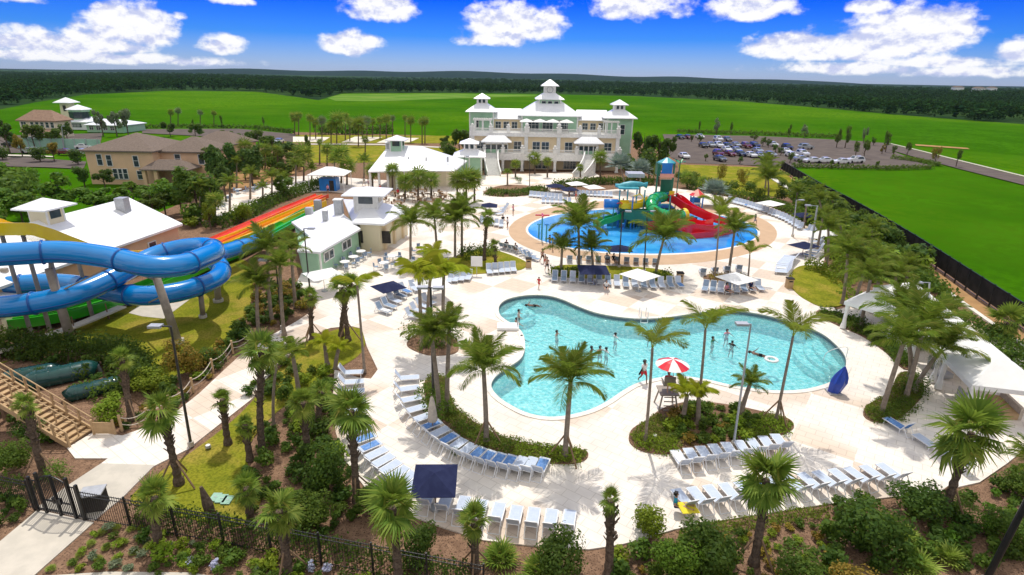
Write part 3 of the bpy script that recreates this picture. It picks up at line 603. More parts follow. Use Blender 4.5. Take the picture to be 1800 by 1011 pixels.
# ---- palms close to the camera and round the pool: kind, base x y, crown x y, frond length in px, label
NEAR = [
 ('fan', 1325, 990, 1348, 842, 60, 'tall fan palm in the front bed overlapping the end of the long lounger row', 1),
 ('fan', 1660, 898, 1708, 760, 66, 'leaning fan palm with ragged head at the right front edge of the paving', 1),
 ('fan', 1069, 1016, 1073, 880, 24, 'slender dark trunked palm with a small spiky head at the front edge', 0),
 ('fan', 702, 1030, 690, 892, 56, 'thick fan palm in front of the navy umbrella rising through the black fence', 0),
 ('fan', 835, 1000, 833, 916, 33, 'short fan palm with braces in front of the bottom lounger row', 1),
 ('fan', 508, 1010, 490, 898, 43, 'fan palm on the fence line between dark hedge plants and mulch', 1),
 ('fan', 280, 962, 272, 874, 38, 'low bright fan palm standing outside the black fence near the gate', 0),
 ('fan', 628, 880, 618, 722, 46, 'tall curved fan palm standing over the left row of loungers', 1),
 ('fan', 442, 920, 433, 858, 29, 'short fan palm beside the pale green utility lids on the lawn', 0),
 ('fan', 315, 850, 283, 722, 40, 'fan palm with rough trunk standing in the paved walk near the gate', 1),
 ('fan', 401, 780, 391, 702, 21, 'small fan palm at the lawn edge halfway along the left walk', 0),
 ('fan', 440, 808, 430, 748, 20, 'small dark fan palm on the lawn strip below the halfway palm', 0),
 ('fan', 78, 838, 46, 712, 23, 'palm with thin head standing in front of the timber stairs', 1),
 ('fan', 232, 738, 214, 632, 21, 'rough trunked fan palm behind the stairs by the green pump covers', 1),
 ('fan', 462, 800, 461, 616, 36, 'tall twin stemmed fan palm rising beside the bend of the left walk', 0),
 ('few', 482, 752, 486, 640, 40, 'thin palm growing close against the tall twin stemmed one', 0),
 ('feather', 527, 700, 514, 622, 34, 'drooping yellowish feather palm at the edge of the narrow lawn', 0),
 ('fan', 542, 800, 532, 708, 30, 'fan palm among low plants in the mulch left of the loungers', 0),
 ('fan', 560, 745, 566, 688, 23, 'low fan palm tucked behind the left lounger row', 0),
 ('fan', 612, 598, 601, 506, 26, 'twin stemmed palm at the top of the narrow lawn', 1),
 ('fan', 600, 590, 618, 498, 20, 'companion palm leaning right beside the twin stemmed palm on the lawn', 0),
 ('fan', 549, 600, 546, 520, 18, 'small fan palm beside the walk where it meets the pool deck', 1),
 ('thin', 641, 655, 628, 502, 40, 'tall thin young palm with two drooping fronds at the lawn tip', 0),
 ('gold', 575, 640, 570, 604, 26, 'tiny golden palm on the narrow lawn, nearer the walk', 0),
 ('gold', 590, 648, 596, 612, 24, 'tiny golden palm on the narrow lawn, nearer the loungers', 0),
 ('feather', 772, 726, 758, 590, 52, 'dense feather palm rising from the oval hedge left of the pool', 0),
 ('feather', 786, 722, 790, 580, 48, 'dense feather palm beside the folded umbrella at the crescent bed', 0),
 ('feather', 855, 780, 850, 652, 70, 'broad feather palm in the crescent bed beside the pool wall', 1),
 ('feather', 993, 806, 1003, 672, 72, 'broad feather palm at the right tip of the crescent bed', 1),
 ('few', 1134, 778, 1147, 612, 62, 'tall palm with two raised fronds beside the standing lifeguard', 0),
 ('few', 1224, 740, 1240, 580, 62, 'tall arching palm behind the red and white umbrella', 0),
 ('few', 1363, 744, 1394, 592, 64, 'tall palm with arching fronds at the right end of the lifeguard bed', 1),
 ('gold', 1200, 742, 1208, 694, 36, 'small yellowish palm in the lifeguard bed, left of its pair', 0),
 ('gold', 1226, 746, 1228, 690, 32, 'small yellowish palm in the lifeguard bed, right of its pair', 0),
 ('feather', 1300, 738, 1318, 676, 36, 'small green palm next to the lamp post in the lifeguard bed', 0),
 ('feather', 1548, 730, 1588, 604, 64, 'leaning feather palm at the front of the right planted island', 0),
 ('feather', 1592, 700, 1622, 580, 80, 'largest feather palm in the right island, its fronds reaching the cabanas', 0),
 ('feather', 1606, 690, 1655, 616, 62, 'feather palm in the right island with fronds hanging towards the cabana curtains', 0),
 ('feather', 1598, 666, 1582, 548, 60, 'upright feather palm at the back of the right island', 0),
 ('feather', 1512, 574, 1530, 492, 48, 'feather palm with a thin trunk in the hedge strip before the small cabana', 0),
 ('gold', 779, 606, 780, 484, 56, 'golden palm with long arching fronds above the pool deck, right of its pair', 0),
 ('gold', 742, 612, 736, 484, 50, 'golden palm with long arching fronds above the pool deck, left of its pair', 0),
 ('gold', 752, 560, 762, 452, 34, 'shorter golden palm behind the pair of golden palms', 0),
 ('feather', 1017, 478, 1017, 402, 58, 'tall feather palm in front of the splash pad, left island', 0),
 ('feather', 986, 480, 988, 438, 34, 'short palm at the left end of the first lounger island', 0),
 ('feather', 1042, 480, 1040, 440, 36, 'short palm right of the tall one in front of the splash pad', 0),
 ('feather', 1152, 486, 1166, 424, 60, 'bushy yellow green palm at the right end of the first lounger island', 0),
 ('few', 1255, 494, 1264, 384, 42, 'tall thin palm in the second lounger island, its fronds over the red slide', 0),
 ('feather', 1281, 478, 1291, 408, 42, 'tall dark palm right of the red slide', 0),
 ('few', 1314, 494, 1318, 448, 30, 'small drooping palm beside the white umbrella of the second lounger island', 0),
 ('fan', 851, 458, 857, 380, 15, 'slim leaning fan palm at the corner of the hedge lawn', 0),
 ('fan', 871, 472, 869, 432, 12, 'small fan palm on the hedge lawn above the row of five loungers', 0),
 ('feather', 722, 462, 722, 396, 44, 'dark fan palm in front of the cafe corner beside the round tables', 0),
 ('feather', 768, 446, 764, 388, 42, 'dark palm between the cafe corner and the hedge', 0),
 ('feather', 800, 456, 800, 392, 44, 'tall dark palm in the middle of the hedge lawn', 0),
 ('feather', 812, 450, 812, 376, 40, 'tall dark palm behind the middle of the hedge lawn', 0),
 ('feather', 478, 566, 470, 440, 50, 'tall shaggy palm beside the double lamp head and the blue tube', 0),
 ('feather', 500, 590, 492, 470, 40, 'shaggy palm just right of the double lamp post', 0),
 ('feather', 455, 585, 452, 500, 46, 'dark palm overhanging the slide lawn', 0),
 ('feather', 520, 540, 512, 440, 36, 'dark palm against the green end wall of the cafe', 0),
 ('silver', 1098, 336, 1090, 292, 24, 'silver spiky palm below the clubhouse steps', 0),
 ('silver', 1124, 342, 1126, 300, 20, 'silver spiky palm behind the teal play roof', 0),
 ('silver', 1256, 362, 1256, 338, 24, 'silver spiky palm beside the little red roofed hut', 0),
 ('feather', 1350, 350, 1350, 316, 36, 'large palm on the lawn corner below the car park', 0),
 ('feather', 1345, 330, 1347, 290, 24, 'palm standing against the car park edge', 0),
 ('fan', 1772, 596, 1768, 566, 36, 'thick trunked palm between the cabanas and the black fence', 0),
 ('feather', 1810, 850, 1815, 812, 50, 'palm fronds reaching in from the right edge at the front', 0)]
for k, bx, by, cx, cy, r, lab, st in NEAR: palm(k, bx, by, cx, cy, r, lab, stakes=bool(st))
# border palms on the right, between the deck and the black fence
for i, (bx, by, cx, cy, r) in enumerate([(1530, 440, 1532, 404, 26), (1590, 510, 1596, 470, 30), (1440, 372, 1438, 340, 20), (1660, 590, 1664, 548, 32), (1480, 535, 1490, 446, 44), (1452, 470, 1456, 402, 30), (1500, 540, 1522, 470, 44), (1540, 520, 1545, 458, 36), (1436, 440, 1446, 384, 26), (1478, 430, 1476, 392, 24), (1520, 470, 1516, 424, 30), (1412, 400, 1418, 358, 20), (1445, 400, 1440, 352, 20), (1570, 520, 1575, 486, 34), (1398, 366, 1402, 338, 18), (1466, 380, 1462, 352, 18)]):
    palm('feather', bx, by, cx, cy, r, 'feather palm in the thick green border between the pool deck and the black fence', 'palms in the right hand border', nf=18)
# far palms
FARP = [('fan', 592, 253, 212, 17, 'tallest fan palm beside the pale sand courts'), ('fan', 630, 257, 218, 16, 'fan palm standing in front of the middle sand court'), ('fan', 582, 254, 222, 12, 'fan palm just left of the tallest one by the sand courts'), ('fan', 518, 236, 206, 11, 'pale fan palm alone at the field edge left of the sand courts'), ('fan', 679, 243, 210, 10, 'fan palm behind the right sand court'),
        ('fan', 722, 250, 212, 10, 'thin palm right of the white pavilion cupola'), ('fan', 742, 253, 214, 9, 'thin palm at the corner of the right sand court, beside a second one'), ('fan', 747, 252, 213, 9, 'thin palm at the corner of the right sand court, the right one of two'),
        ('fan', 820, 358, 316, 26, 'fan palm in front of the green kiosk, full round head'), ('fan', 804, 360, 318, 20, 'fan palm left of the full headed one before the kiosk'), ('fan', 834, 356, 314, 18, 'fan palm right of the full headed one before the kiosk'), ('fan', 735, 352, 312, 24, 'bushy palm over the dark dining terrace'), ('fan', 712, 350, 320, 18, 'palm left of the bushy one over the dark dining terrace'), ('fan', 758, 348, 316, 18, 'palm right of the bushy one over the dark dining terrace'),
        ('fan', 534, 318, 272, 22, 'thick trunked palm at the top of the slide hedge'), ('fan', 600, 322, 272, 20, 'palm by the blue hut at the slide end'), ('fan', 610, 325, 290, 18, 'lower palm right of the blue hut'), ('feather', 548, 320, 298, 14, 'small palm in front of the thick trunked one by the slide hedge'), ('feather', 478, 352, 312, 20, 'palm growing in the hedge along the racing slide'), ('feather', 462, 362, 330, 15, 'palm lower down the hedge along the racing slide'), ('feather', 500, 335, 316, 18, 'palm higher up the hedge along the racing slide'), ('fan', 562, 288, 250, 7, 'small palm on the lawn behind the pavilion'), ('fan', 642, 275, 245, 8, 'small palm at the lawn corner behind the pavilion'),
        ('fan', 940, 306, 278, 14, 'palm in front of the clubhouse arcade, centre'), ('fan', 962, 312, 284, 10, 'smaller palm right of the centre arcade palm'), ('fan', 906, 312, 288, 10, 'palm on the plaza island near the left stair'), ('feather', 892, 325, 304, 10, 'small round headed palm on the plaza island'), ('fan', 1055, 318, 276, 16, 'tall palm beside the right clubhouse stair'), ('fan', 1020, 312, 294, 8, 'small palm on the foot of the right clubhouse stair'), ('fan', 1158, 325, 300, 12, 'palm behind the play tower'), ('fan', 1208, 330, 312, 16, 'palm on the lawn right of the play tower, broad headed'), ('fan', 1236, 345, 318, 10, 'small palm on the lawn behind the red roofed hut'),
        ('fan', 430, 300, 258, 16, 'palm at the edge of the orange soil, nearest the tan house'), ('fan', 466, 302, 262, 14, 'palm in the middle of the orange soil patch'), ('fan', 488, 300, 264, 12, 'palm at the right end of the orange soil patch')]
for k, bx, by, cy, r, lab in FARP: palm_far(k, bx, by, cy, r, lab, 'palms around the far grounds')
for bx_, by_, cy_, r_, lb_ in [(352, 388, 330, 22, 'palm beside the white walk, nearest the service building'), (378, 398, 352, 18, 'low palm at the lower end of the slide hedge'), (404, 372, 322, 20, 'palm in the white walk below the small terrace'), (440, 350, 306, 18, 'palm at the edge of the small terrace, right side'), (416, 330, 286, 16, 'palm behind the small terrace with white tables'), (520, 332, 290, 18, 'palm between the walk and the thick trunked palm'), (588, 318, 284, 18, 'palm left of the blue hut, close behind'), (640, 318, 284, 16, 'palm at the left corner of the pavilion'), (655, 330, 300, 16, 'palm before the left corner of the pavilion roof'), (575, 300, 262, 14, 'palm on the near edge of the back lawn'), (690, 336, 300, 16, 'palm between the pavilion columns and the brown tables')]: palm_far('feather' if bx_ % 4 == 0 else 'fan', bx_, by_, cy_, r_, lb_, 'palms around the far grounds')
for i, (x, y, cy, r) in enumerate([(352, 222, 198, 6), (376, 222, 199, 6), (300, 222, 197, 7), (313, 221, 195, 7), (525, 238, 203, 8), (545, 246, 208, 9), (566, 246, 212, 9), (607, 246, 206, 9), (615, 248, 214, 9), (645, 246, 212, 9), (655, 242, 213, 8), (668, 244, 212, 8), (690, 240, 208, 7), (712, 240, 207, 6), (555, 244, 214, 8), (637, 243, 212, 8)]):
    palm_far('fan', x, y, cy, r, 'pale fan palm in the row along the edge of the far field', 'row of palms along the far field', mat='leaf_grey' if i % 3 == 0 else None)
# ---- trees
TR = [('leaf_dark', 'oak', 300, 240, 212, 30, 'dark tree behind the roof of the tan house, left'), ('leaf_mid', 'oak', 345, 246, 216, 28, 'green tree behind the roof of the tan house, right'), ('leaf_dark', 'oak', 400, 256, 226, 30, 'dark tree right of the brown roof behind the grove'), ('leaf_dark', 'oak', 430, 262, 230, 32, 'dark tree between the brown roof and the far field'), ('leaf_mid', 'oak', 455, 258, 228, 26, 'green tree left of the pointed evergreen, farther back'), ('leaf_dark', 'oak', 372, 268, 236, 28, 'dark tree against the side of the brown roof'), ('leaf_dark', 'oak', 780, 262, 238, 26, 'dark tree on the back lawn left of the clubhouse'), ('leaf_dark', 'oak', 850, 285, 252, 22, 'dark tree behind the green kiosk'), ('leaf_mid', 'oak', 1120, 325, 284, 34, 'leafy tree right of the clubhouse stair'), ('leaf_dark', 'oak', 1172, 290, 238, 32, 'dark tree at the left edge of the right car park'), ('leaf_mid', 'oak', 330, 352, 300, 50, 'green oak between the tan house porch and the racing slide hedge'), ('leaf_dark', 'oak', 432, 318, 262, 46, 'dark oak at the near edge of the orange soil'), ('leaf_pine', 'pine', 398, 356, 282, 40, 'dark pine beside the small terrace with white tables'), ('leaf_dark', 'oak', 455, 312, 268, 40, 'dense dark tree over the small terrace'), ('leaf_mid', 'oak', 522, 300, 262, 36, 'green tree behind the racing slide hedge, under the pointed evergreen'), ('leaf_dark', 'oak', 505, 312, 280, 34, 'dark low tree at the edge of the white walk'), ('leaf_bright', 'oak', 72, 400, 336, 70, 'bright leafy tree at the back of the service roof, between two others'), ('leaf_bright', 'oak', 208, 378, 330, 66, 'bright leafy tree in the middle of the green mass'), ('leaf_bright', 'oak', -20, 420, 350, 80, 'bright leafy tree cut by the left edge'), ('leaf_mid', 'oak', 272, 388, 334, 60, 'leafy tree just behind the roof vent of the service building'), ('leaf_pine', 'pine', 408, 330, 244, 45, 'tall dark pine among the grove beside the tan house'), ('leaf_pine', 'pine', 386, 340, 250, 48, 'dark pine with a broad head right of the tan house'), ('leaf_pine', 'pine', 445, 330, 250, 54, 'leaning dark pine over the orange soil'), ('leaf_mid', 'oak', 350, 385, 292, 83, 'large bright oak at the right corner of the green lot'), ('leaf_mid', 'oak', 378, 390, 320, 48, 'smaller oak leaning over the white walk by the racing slide'), ('leaf_dark', 'oak', 372, 320, 258, 48, 'dense oak hiding the porch of the tan house'), ('leaf_dark', 'oak', 484, 296, 236, 45, 'dark oak beside the parked cars behind the grove'), ('leaf_dark', 'oak', 508, 290, 250, 48, 'dark oak left of the pointed evergreen'), ('leaf_mid', 'oak', 500, 350, 308, 40, 'airy tree in the white walk by the racing slide'), ('leaf_mid', 'cone', 541, 266, 234, 16, 'pointed dense evergreen at the end of the left sand court'), ('leaf_dark', 'oak', 470, 275, 238, 35, 'dark tree at the edge of the brown car park'),
      ('leaf_mid', 'oak', 418, 300, 262, 40, 'tree in front of the brown roof'), ('leaf_lime', 'round', 425, 392, 356, 36, 'pale small tree with thin crown beside the racing slide'), ('leaf_lime', 'oak', 372, 405, 356, 26, 'lime coloured small tree at the end of the service building'), ('leaf_dark', 'oak', 150, 332, 292, 34, 'left of two round street trees on the green lot'), ('leaf_dark', 'oak', 186, 334, 294, 40, 'right of two round street trees on the green lot'),
      ('leaf_bright', 'oak', 106, 385, 304, 78, 'bright leafy tree behind the white service roof, centre'), ('leaf_bright', 'oak', 40, 390, 326, 85, 'bright leafy tree behind the white service roof, left'), ('leaf_mid', 'oak', -6, 340, 280, 40, 'tree cut by the left edge beside the street'), ('leaf_bright', 'oak', 172, 380, 326, 72, 'low bright tree behind the white cupola'), ('leaf_bright', 'oak', 240, 372, 318, 67, 'low bright tree above the ridge of the service building'), ('leaf_bright', 'oak', 292, 382, 322, 62, 'bright tree above the right end of the service building'), ('leaf_mid', 'oak', 320, 376, 318, 54, 'leafy tree between the tan house and the service building'),
      ('leaf_dark', 'oak', 18, 270, 205, 44, 'big tree in front of the far brown house, left'), ('leaf_mid', 'oak', 62, 262, 218, 40, 'spreading tree in front of the far brown house, middle'), ('leaf_mid', 'oak', 100, 262, 222, 34, 'spreading tree in front of the far brown house, right'), ('leaf_dark', 'oak', 120, 250, 214, 24, 'dark tree left of the far white tent roofs'), ('leaf_rust', 'oak', 40, 276, 236, 24, 'rusty leaved tree in the left car park'), ('leaf_dark', 'round', 72, 285, 260, 30, 'round dark shrub tree at the street edge'), ('leaf_rust', 'oak', 96, 284, 250, 26, 'reddish tree near the parked cars at left'), ('leaf_dark', 'round', 138, 290, 264, 26, 'round tree beside the corner of the tan house'), ('leaf_dark', 'round', 5, 282, 254, 26, 'dark round tree at the left end of the street'),
      ('leaf_grey', 'oak', 182, 240, 192, 24, 'tall dark headed tree over the far tents, left'), ('leaf_grey', 'oak', 206, 240, 192, 24, 'tall dark headed tree over the far tents, middle'), ('leaf_grey', 'oak', 226, 238, 191, 22, 'tall dark headed tree over the far tents, right'), ('leaf_dark', 'oak', 808, 278, 226, 40, 'dark tree against the left side of the clubhouse'), ('leaf_dark', 'round', 790, 290, 250, 34, 'dark rounded tree left of the green kiosk'), ('leaf_dark', 'oak', 1128, 300, 226, 44, 'dark tree against the right side of the clubhouse'), ('leaf_dark', 'oak', 1155, 300, 232, 44, 'dark tree at the corner of the car park near the clubhouse'), ('leaf_dark', 'round', 1140, 315, 262, 46, 'dense low tree behind the play structure'), ('leaf_mid', 'oak', 1106, 318, 268, 36, 'tree behind the silver palms')]
for mat, sh, x, y, ty, w, lab in TR: tree(x, y, ty, w, mat, lab, sh, 1300, .055, clear=.06 if sh in ('cone', 'round') else .25)
for i, (x, y, ty, w, mat) in enumerate([(1300, 289, 274, 12, 'leaf_dark'), (1340, 291, 274, 12, 'leaf_dark'), (1405, 293, 279, 11, 'leaf_dark'), (1240, 284, 270, 10, 'leaf_mid'), (1460, 296, 280, 9, 'leaf_mid'), (1540, 297, 281, 10, 'leaf_mid'), (1230, 253, 236, 12, 'leaf_dark'), (1215, 250, 237, 7, 'leaf_dark'), (1325, 249, 236, 16, 'leaf_dark'), (1340, 258, 240, 14, 'leaf_dark'), (1350, 260, 243, 12, 'leaf_dark'), (1363, 268, 253, 15, 'leaf_dark'), (1372, 274, 259, 13, 'leaf_dark'), (1388, 287, 268, 16, 'leaf_dark'), (1228, 235, 210, 6, 'leaf_mid'), (1259, 238, 206, 16, 'leaf_grey'), (1284, 238, 212, 8, 'leaf_mid'), (1386, 242, 216, 8, 'leaf_mid'), (1413, 243, 218, 16, 'leaf_grey'), (1470, 260, 223, 14, 'leaf_mid'), (1485, 261, 217, 16, 'leaf_mid'), (1503, 276, 245, 14, 'leaf_mid'), (1518, 279, 245, 18, 'leaf_mid'), (1517, 252, 221, 13, 'leaf_grey'), (1535, 256, 240, 12, 'leaf_dark'), (1556, 268, 226, 16, 'leaf_mid'), (1550, 271, 252, 10, 'leaf_rust'), (1569, 276, 255, 10, 'leaf_dark'), (1593, 277, 249, 12, 'leaf_mid'), (1642, 290, 257, 18, 'leaf_rust'), (1680, 294, 262, 14, 'leaf_mid')]):
    tree(x, y, ty, w, mat, ('dark bushy young tree on a kerbed island of the right car park' if mat == 'leaf_dark' else 'rusty young tree by the road beside the right car park' if mat == 'leaf_rust' else 'slim pale young tree planted round the right car park' if mat == 'leaf_grey' else 'slim leafy green young tree planted round the right car park'), 'pine' if mat == 'leaf_mid' else 'oak', 420, .07, group={'leaf_dark': 'dark young trees on the car park islands', 'leaf_rust': 'rusty trees by the road', 'leaf_grey': 'pale young trees of the car park', 'leaf_mid': 'green young trees of the car park'}[mat], clear=.2)
for i, (x, y, ty, w) in enumerate([(464, 222, 203, 6), (391, 224, 200, 7), (340, 224, 208, 6), (553, 232, 207, 7)]):
    tree(x, y, ty, w, 'leaf_mid', 'slim young tree standing alone before the wide far field', 'pine', 300, .08, group='young trees before the far field', clear=.2)
def hedge(pts, w, h, mat, label, dens=260, leaf=.09, z=0.0, cat='hedge', group=None):
    P = [at(x, y, z) for x, y in pts]; L = sum((b-a).length for a, b in zip(P, P[1:])); n = int(L*dens*w); g = np.random.default_rng(len(pts)+n)
    q = np.array(resample([(p.x, p.y) for p in P], 200)); t = g.uniform(0, 198.9, n); i = t.astype(int); c = q[i]+(q[i+1]-q[i])*(t-i)[:, None]
    tg = q[np.minimum(i+1, 199)]-q[i]; tg /= np.linalg.norm(tg, axis=1)[:, None]+1e-9; nr = np.stack([-tg[:, 1], tg[:, 0]], 1)
    a = g.uniform(0, pi, n); rr = g.uniform(.6, 1.05, n)*(1+.2*np.sin(t*.9)+.12*np.sin(t*2.3)); off = np.cos(a)*rr*w/2; zz = z+np.abs(np.sin(a))*rr*h
    p = np.stack([c[:, 0]+nr[:, 0]*off, c[:, 1]+nr[:, 1]*off, zz], 1); d = g.normal(size=(n, 3))+np.array([0, 0, .5]); d /= np.linalg.norm(d, axis=1)[:, None]
    u = np.cross(d, g.normal(size=(n, 3))); u /= np.linalg.norm(u, axis=1)[:, None]; v2 = np.cross(d, u); s = leaf*g.uniform(.6, 1.4, n)[:, None]
    v = np.stack([p-u*s, p-v2*s*.6, p+u*s, p+v2*s*.6], 1).reshape(-1, 3); me = npmesh('hedge', v, np.arange(4*n).reshape(-1, 4), M[mat])
    return tag(link('hedge', me), label, cat, group)
hedge([(375, 402), (430, 382), (480, 356), (530, 338), (580, 322)], 3.0, 1.4, 'leaf_dark', 'long dark hedge with reddish leaves along the racing slide', 70, .16)
hedge([(0, 615), (60, 622), (120, 626), (180, 628), (225, 635), (242, 660), (246, 690)], 2.4, 1.6, 'leaf_dark', 'dark hedge screening the green pump covers', 300, .1)
hedge([(150, 690), (185, 700), (225, 680)], 1.2, .9, 'leaf_mid', 'low hedge in front of the green pump covers', 150, .09)
hedge([(1437, 552), (1500, 566), (1560, 604), (1590, 645)], 1.3, .8, 'leaf_dark', 'low dark hedge strip curving in front of the small cabana', 170, .08, .05)
hedge([(1640, 548), (1700, 580), (1760, 612), (1830, 660), (1900, 720)], 2.4, 1.2, 'leaf_dark', 'dark hedge behind the white cabanas', 100, .12)
hedge([(240, 905), (300, 922), (400, 942), (500, 963), (600, 985), (700, 1006), (820, 1030)], 1.2, 1.1, 'leaf_dark', 'dark hedge growing along the inside of the black fence', 260, .07)
hedge([(-40, 862), (20, 866), (55, 872)], 1.0, 1.0, 'leaf_dark', 'dark hedge left of the arched gate', 240, .07)
hedge([(1404, 345), (1430, 362), (1470, 396), (1530, 440), (1600, 492), (1640, 530)], 4.0, 1.5, 'leaf_mid', 'thick border of leafy plants inside the right fence', 60, .2)
hedge([(1425, 372), (1450, 405), (1480, 450), (1520, 500)], 3.4, 1.2, 'leaf_lime', 'lime tinted border plants beside the upper deck', 50, .18)
hedge([(1270, 342), (1310, 349), (1350, 358), (1395, 375), (1430, 398)], 2.2, 1.2, 'leaf_mid', 'hedge behind the arc of loungers at the upper right', 70, .16)
hedge([(1210, 331), (1240, 336), (1275, 341)], 2.5, 1.6, 'leaf_dark', 'dark hedge behind the red roofed hut', 70, .17)
hedge([(975, 330), (1040, 324), (1100, 322), (1150, 324)], 2.5, 1.3, 'leaf_dark', 'planting behind the upper row of umbrellas', 60, .18)
hedge([(855, 340), (890, 343), (930, 340), (955, 334)], 3.2, .9, 'leaf_dark', 'low planting filling the plaza island', 70, .14, .08)
hedge([(690, 234), (640, 236), (600, 236), (560, 236)], 3.0, 3.0, 'leaf_dark', 'dark hedge behind the sand courts', 22, .35)
hedge([(250, 225), (340, 224), (450, 226), (515, 234)], 1.6, 1.2, 'leaf_dark', 'low hedge along the edge of the far field', 22, .3)
hedge([(1190, 233), (1330, 236.5), (1480, 243)], 2.0, 1.3, 'leaf_mid', 'low hedge along the back of the right car park', 22, .3)
hedge([(1392, 294.5), (1480, 296.5), (1560, 298.5), (1640, 297)], 1.3, 1.0, 'leaf_mid', 'low clipped hedge along the front of the right car park', 60, .18)
hedge([(1567, 279), (1610, 284), (1650, 292)], 2.0, 1.0, 'leaf_mid', 'low planting at the right end of the car park', 40, .2)
hedge([(810, 455), (840, 449), (868, 446)], 2.2, 1.3, 'leaf_dark', 'round dark hedge under the palms of the hedge lawn', 120, .11, .05)
hedge([(725, 480), (760, 472), (790, 466)], 2.0, .9, 'leaf_mid', 'loose planting at the left end of the hedge lawn', 90, .11, .05)
hedge([(1412, 470), (1450, 476), (1485, 500)], 2.2, 1.0, 'leaf_lime', 'yellow green planting at the top of the right lawn', 90, .12, .05)
hedge([(1480, 512), (1510, 530), (1536, 548)], 1.8, .9, 'leaf_lime', 'yellow planting under the palms left of the small cabana', 90, .1)
hedge([(966, 480), (988, 483), (1020, 481)], 1.5, .8, 'leaf_dark', 'dark planting at the left end of the first lounger island', 110, .1, .05)
hedge([(1140, 492), (1165, 489), (1180, 487)], 1.6, .8, 'leaf_mid', 'planting under the bushy palm of the first lounger island', 110, .1, .05)
hedge([(1246, 492), (1275, 494), (1308, 495)], 1.4, .8, 'leaf_rust', 'mixed planting in the second lounger island', 110, .09, .05)
hedge([(725, 606), (745, 598), (775, 598), (797, 604)], 3.0, 1.5, 'leaf_mid', 'clipped oval hedge left of the pool', 150, .09, .05)
hedge([(752, 690), (765, 715), (790, 740)], 1.7, .9, 'leaf_mid', 'hedge at the upper end of the crescent bed', 190, .08, .05)
for i, (pts, mat, lab) in enumerate([([(800, 752), (850, 778), (900, 793)], 'leaf_mid', 'low green planting along the middle of the crescent bed'), ([(905, 795), (960, 802), (1020, 804)], 'leaf_lime', 'yellowish low planting at the tip of the crescent bed'),
        ([(1118, 775), (1150, 785), (1190, 789)], 'leaf_lime', 'yellow green low planting at the left end of the lifeguard bed'), ([(1310, 752), (1350, 754), (1380, 750)], 'leaf_lime', 'yellow green low planting at the right end of the lifeguard bed'), ([(1525, 732), (1560, 734), (1600, 710)], 'leaf_mid', 'low planting at the front of the right island'), ([(1600, 700), (1612, 685), (1610, 670)], 'leaf_dark', 'taller dark planting on the cabana side of the right island')]):
    hedge(pts, 1.5, .5 if i < 5 else 1.0, mat, lab, 240, .06, .08, 'planting', 'low planting in the islands')
def cover(px, z, h, mat, label, dens=420, leaf=.06):
    poly = P2(px); g = np.random.default_rng(len(px)*7); xs = [p[0] for p in poly]; ys = [p[1] for p in poly]; pts = []
    A = abs(sum(poly[i][0]*poly[(i+1) % len(poly)][1]-poly[(i+1) % len(poly)][0]*poly[i][1] for i in range(len(poly))))/2; n = int(A*dens)
    while len(pts) < n:
        p = (g.uniform(min(xs), max(xs)), g.uniform(min(ys), max(ys)))
        if inside(p, poly): pts.append(p)
    p = np.array(pts); hh = h*(.55+.45*np.sin(p[:, 0]*2.1)*np.sin(p[:, 1]*2.7))*g.uniform(.3, 1.1, n); p = np.stack([p[:, 0], p[:, 1], z+hh], 1); d = g.normal(size=(n, 3))+np.array([0, 0, .8]); d /= np.linalg.norm(d, axis=1)[:, None]
    u = np.cross(d, g.normal(size=(n, 3))); u /= np.linalg.norm(u, axis=1)[:, None]; w = np.cross(d, u); s_ = leaf*g.uniform(.6, 1.4, n)[:, None]
    o = link('ground_cover', npmesh('ground_cover', np.stack([p-u*s_, p-w*s_*.5, p+u*s_, p+w*s_*.5], 1).reshape(-1, 3), np.arange(4*n).reshape(-1, 4), M[mat])); o['label'] = label; return stuff(o)
cover(ISL['crescent'], .09, .4, 'leaf_olive', 'olive ground cover filling the crescent bed')
cover([(1106, 770), (1114, 784), (1136, 795), (1172, 798), (1200, 790), (1180, 770), (1168, 740), (1150, 732), (1130, 745)], .09, .4, 'leaf_olive', 'olive ground cover at the left end of the lifeguard bed')
cover([(1300, 778), (1351, 772), (1388, 758), (1394, 748), (1380, 737), (1340, 727), (1318, 740)], .09, .4, 'leaf_olive', 'olive ground cover at the right end of the lifeguard bed')
cover(ISL['cabana'], .09, .4, 'leaf_olive', 'olive ground cover in the right planted island'); cover(ISL['strip'], .09, .35, 'leaf_mid', 'green ground cover in the curved strip bed', 250, .08)
cover([(1455, 890), (1262, 918), (1190, 934), (1200, 950), (1280, 940), (1460, 912)], -.05, .45, 'leaf_olive', 'olive ground cover along the deck edge below the long lounger row', 260, .07)
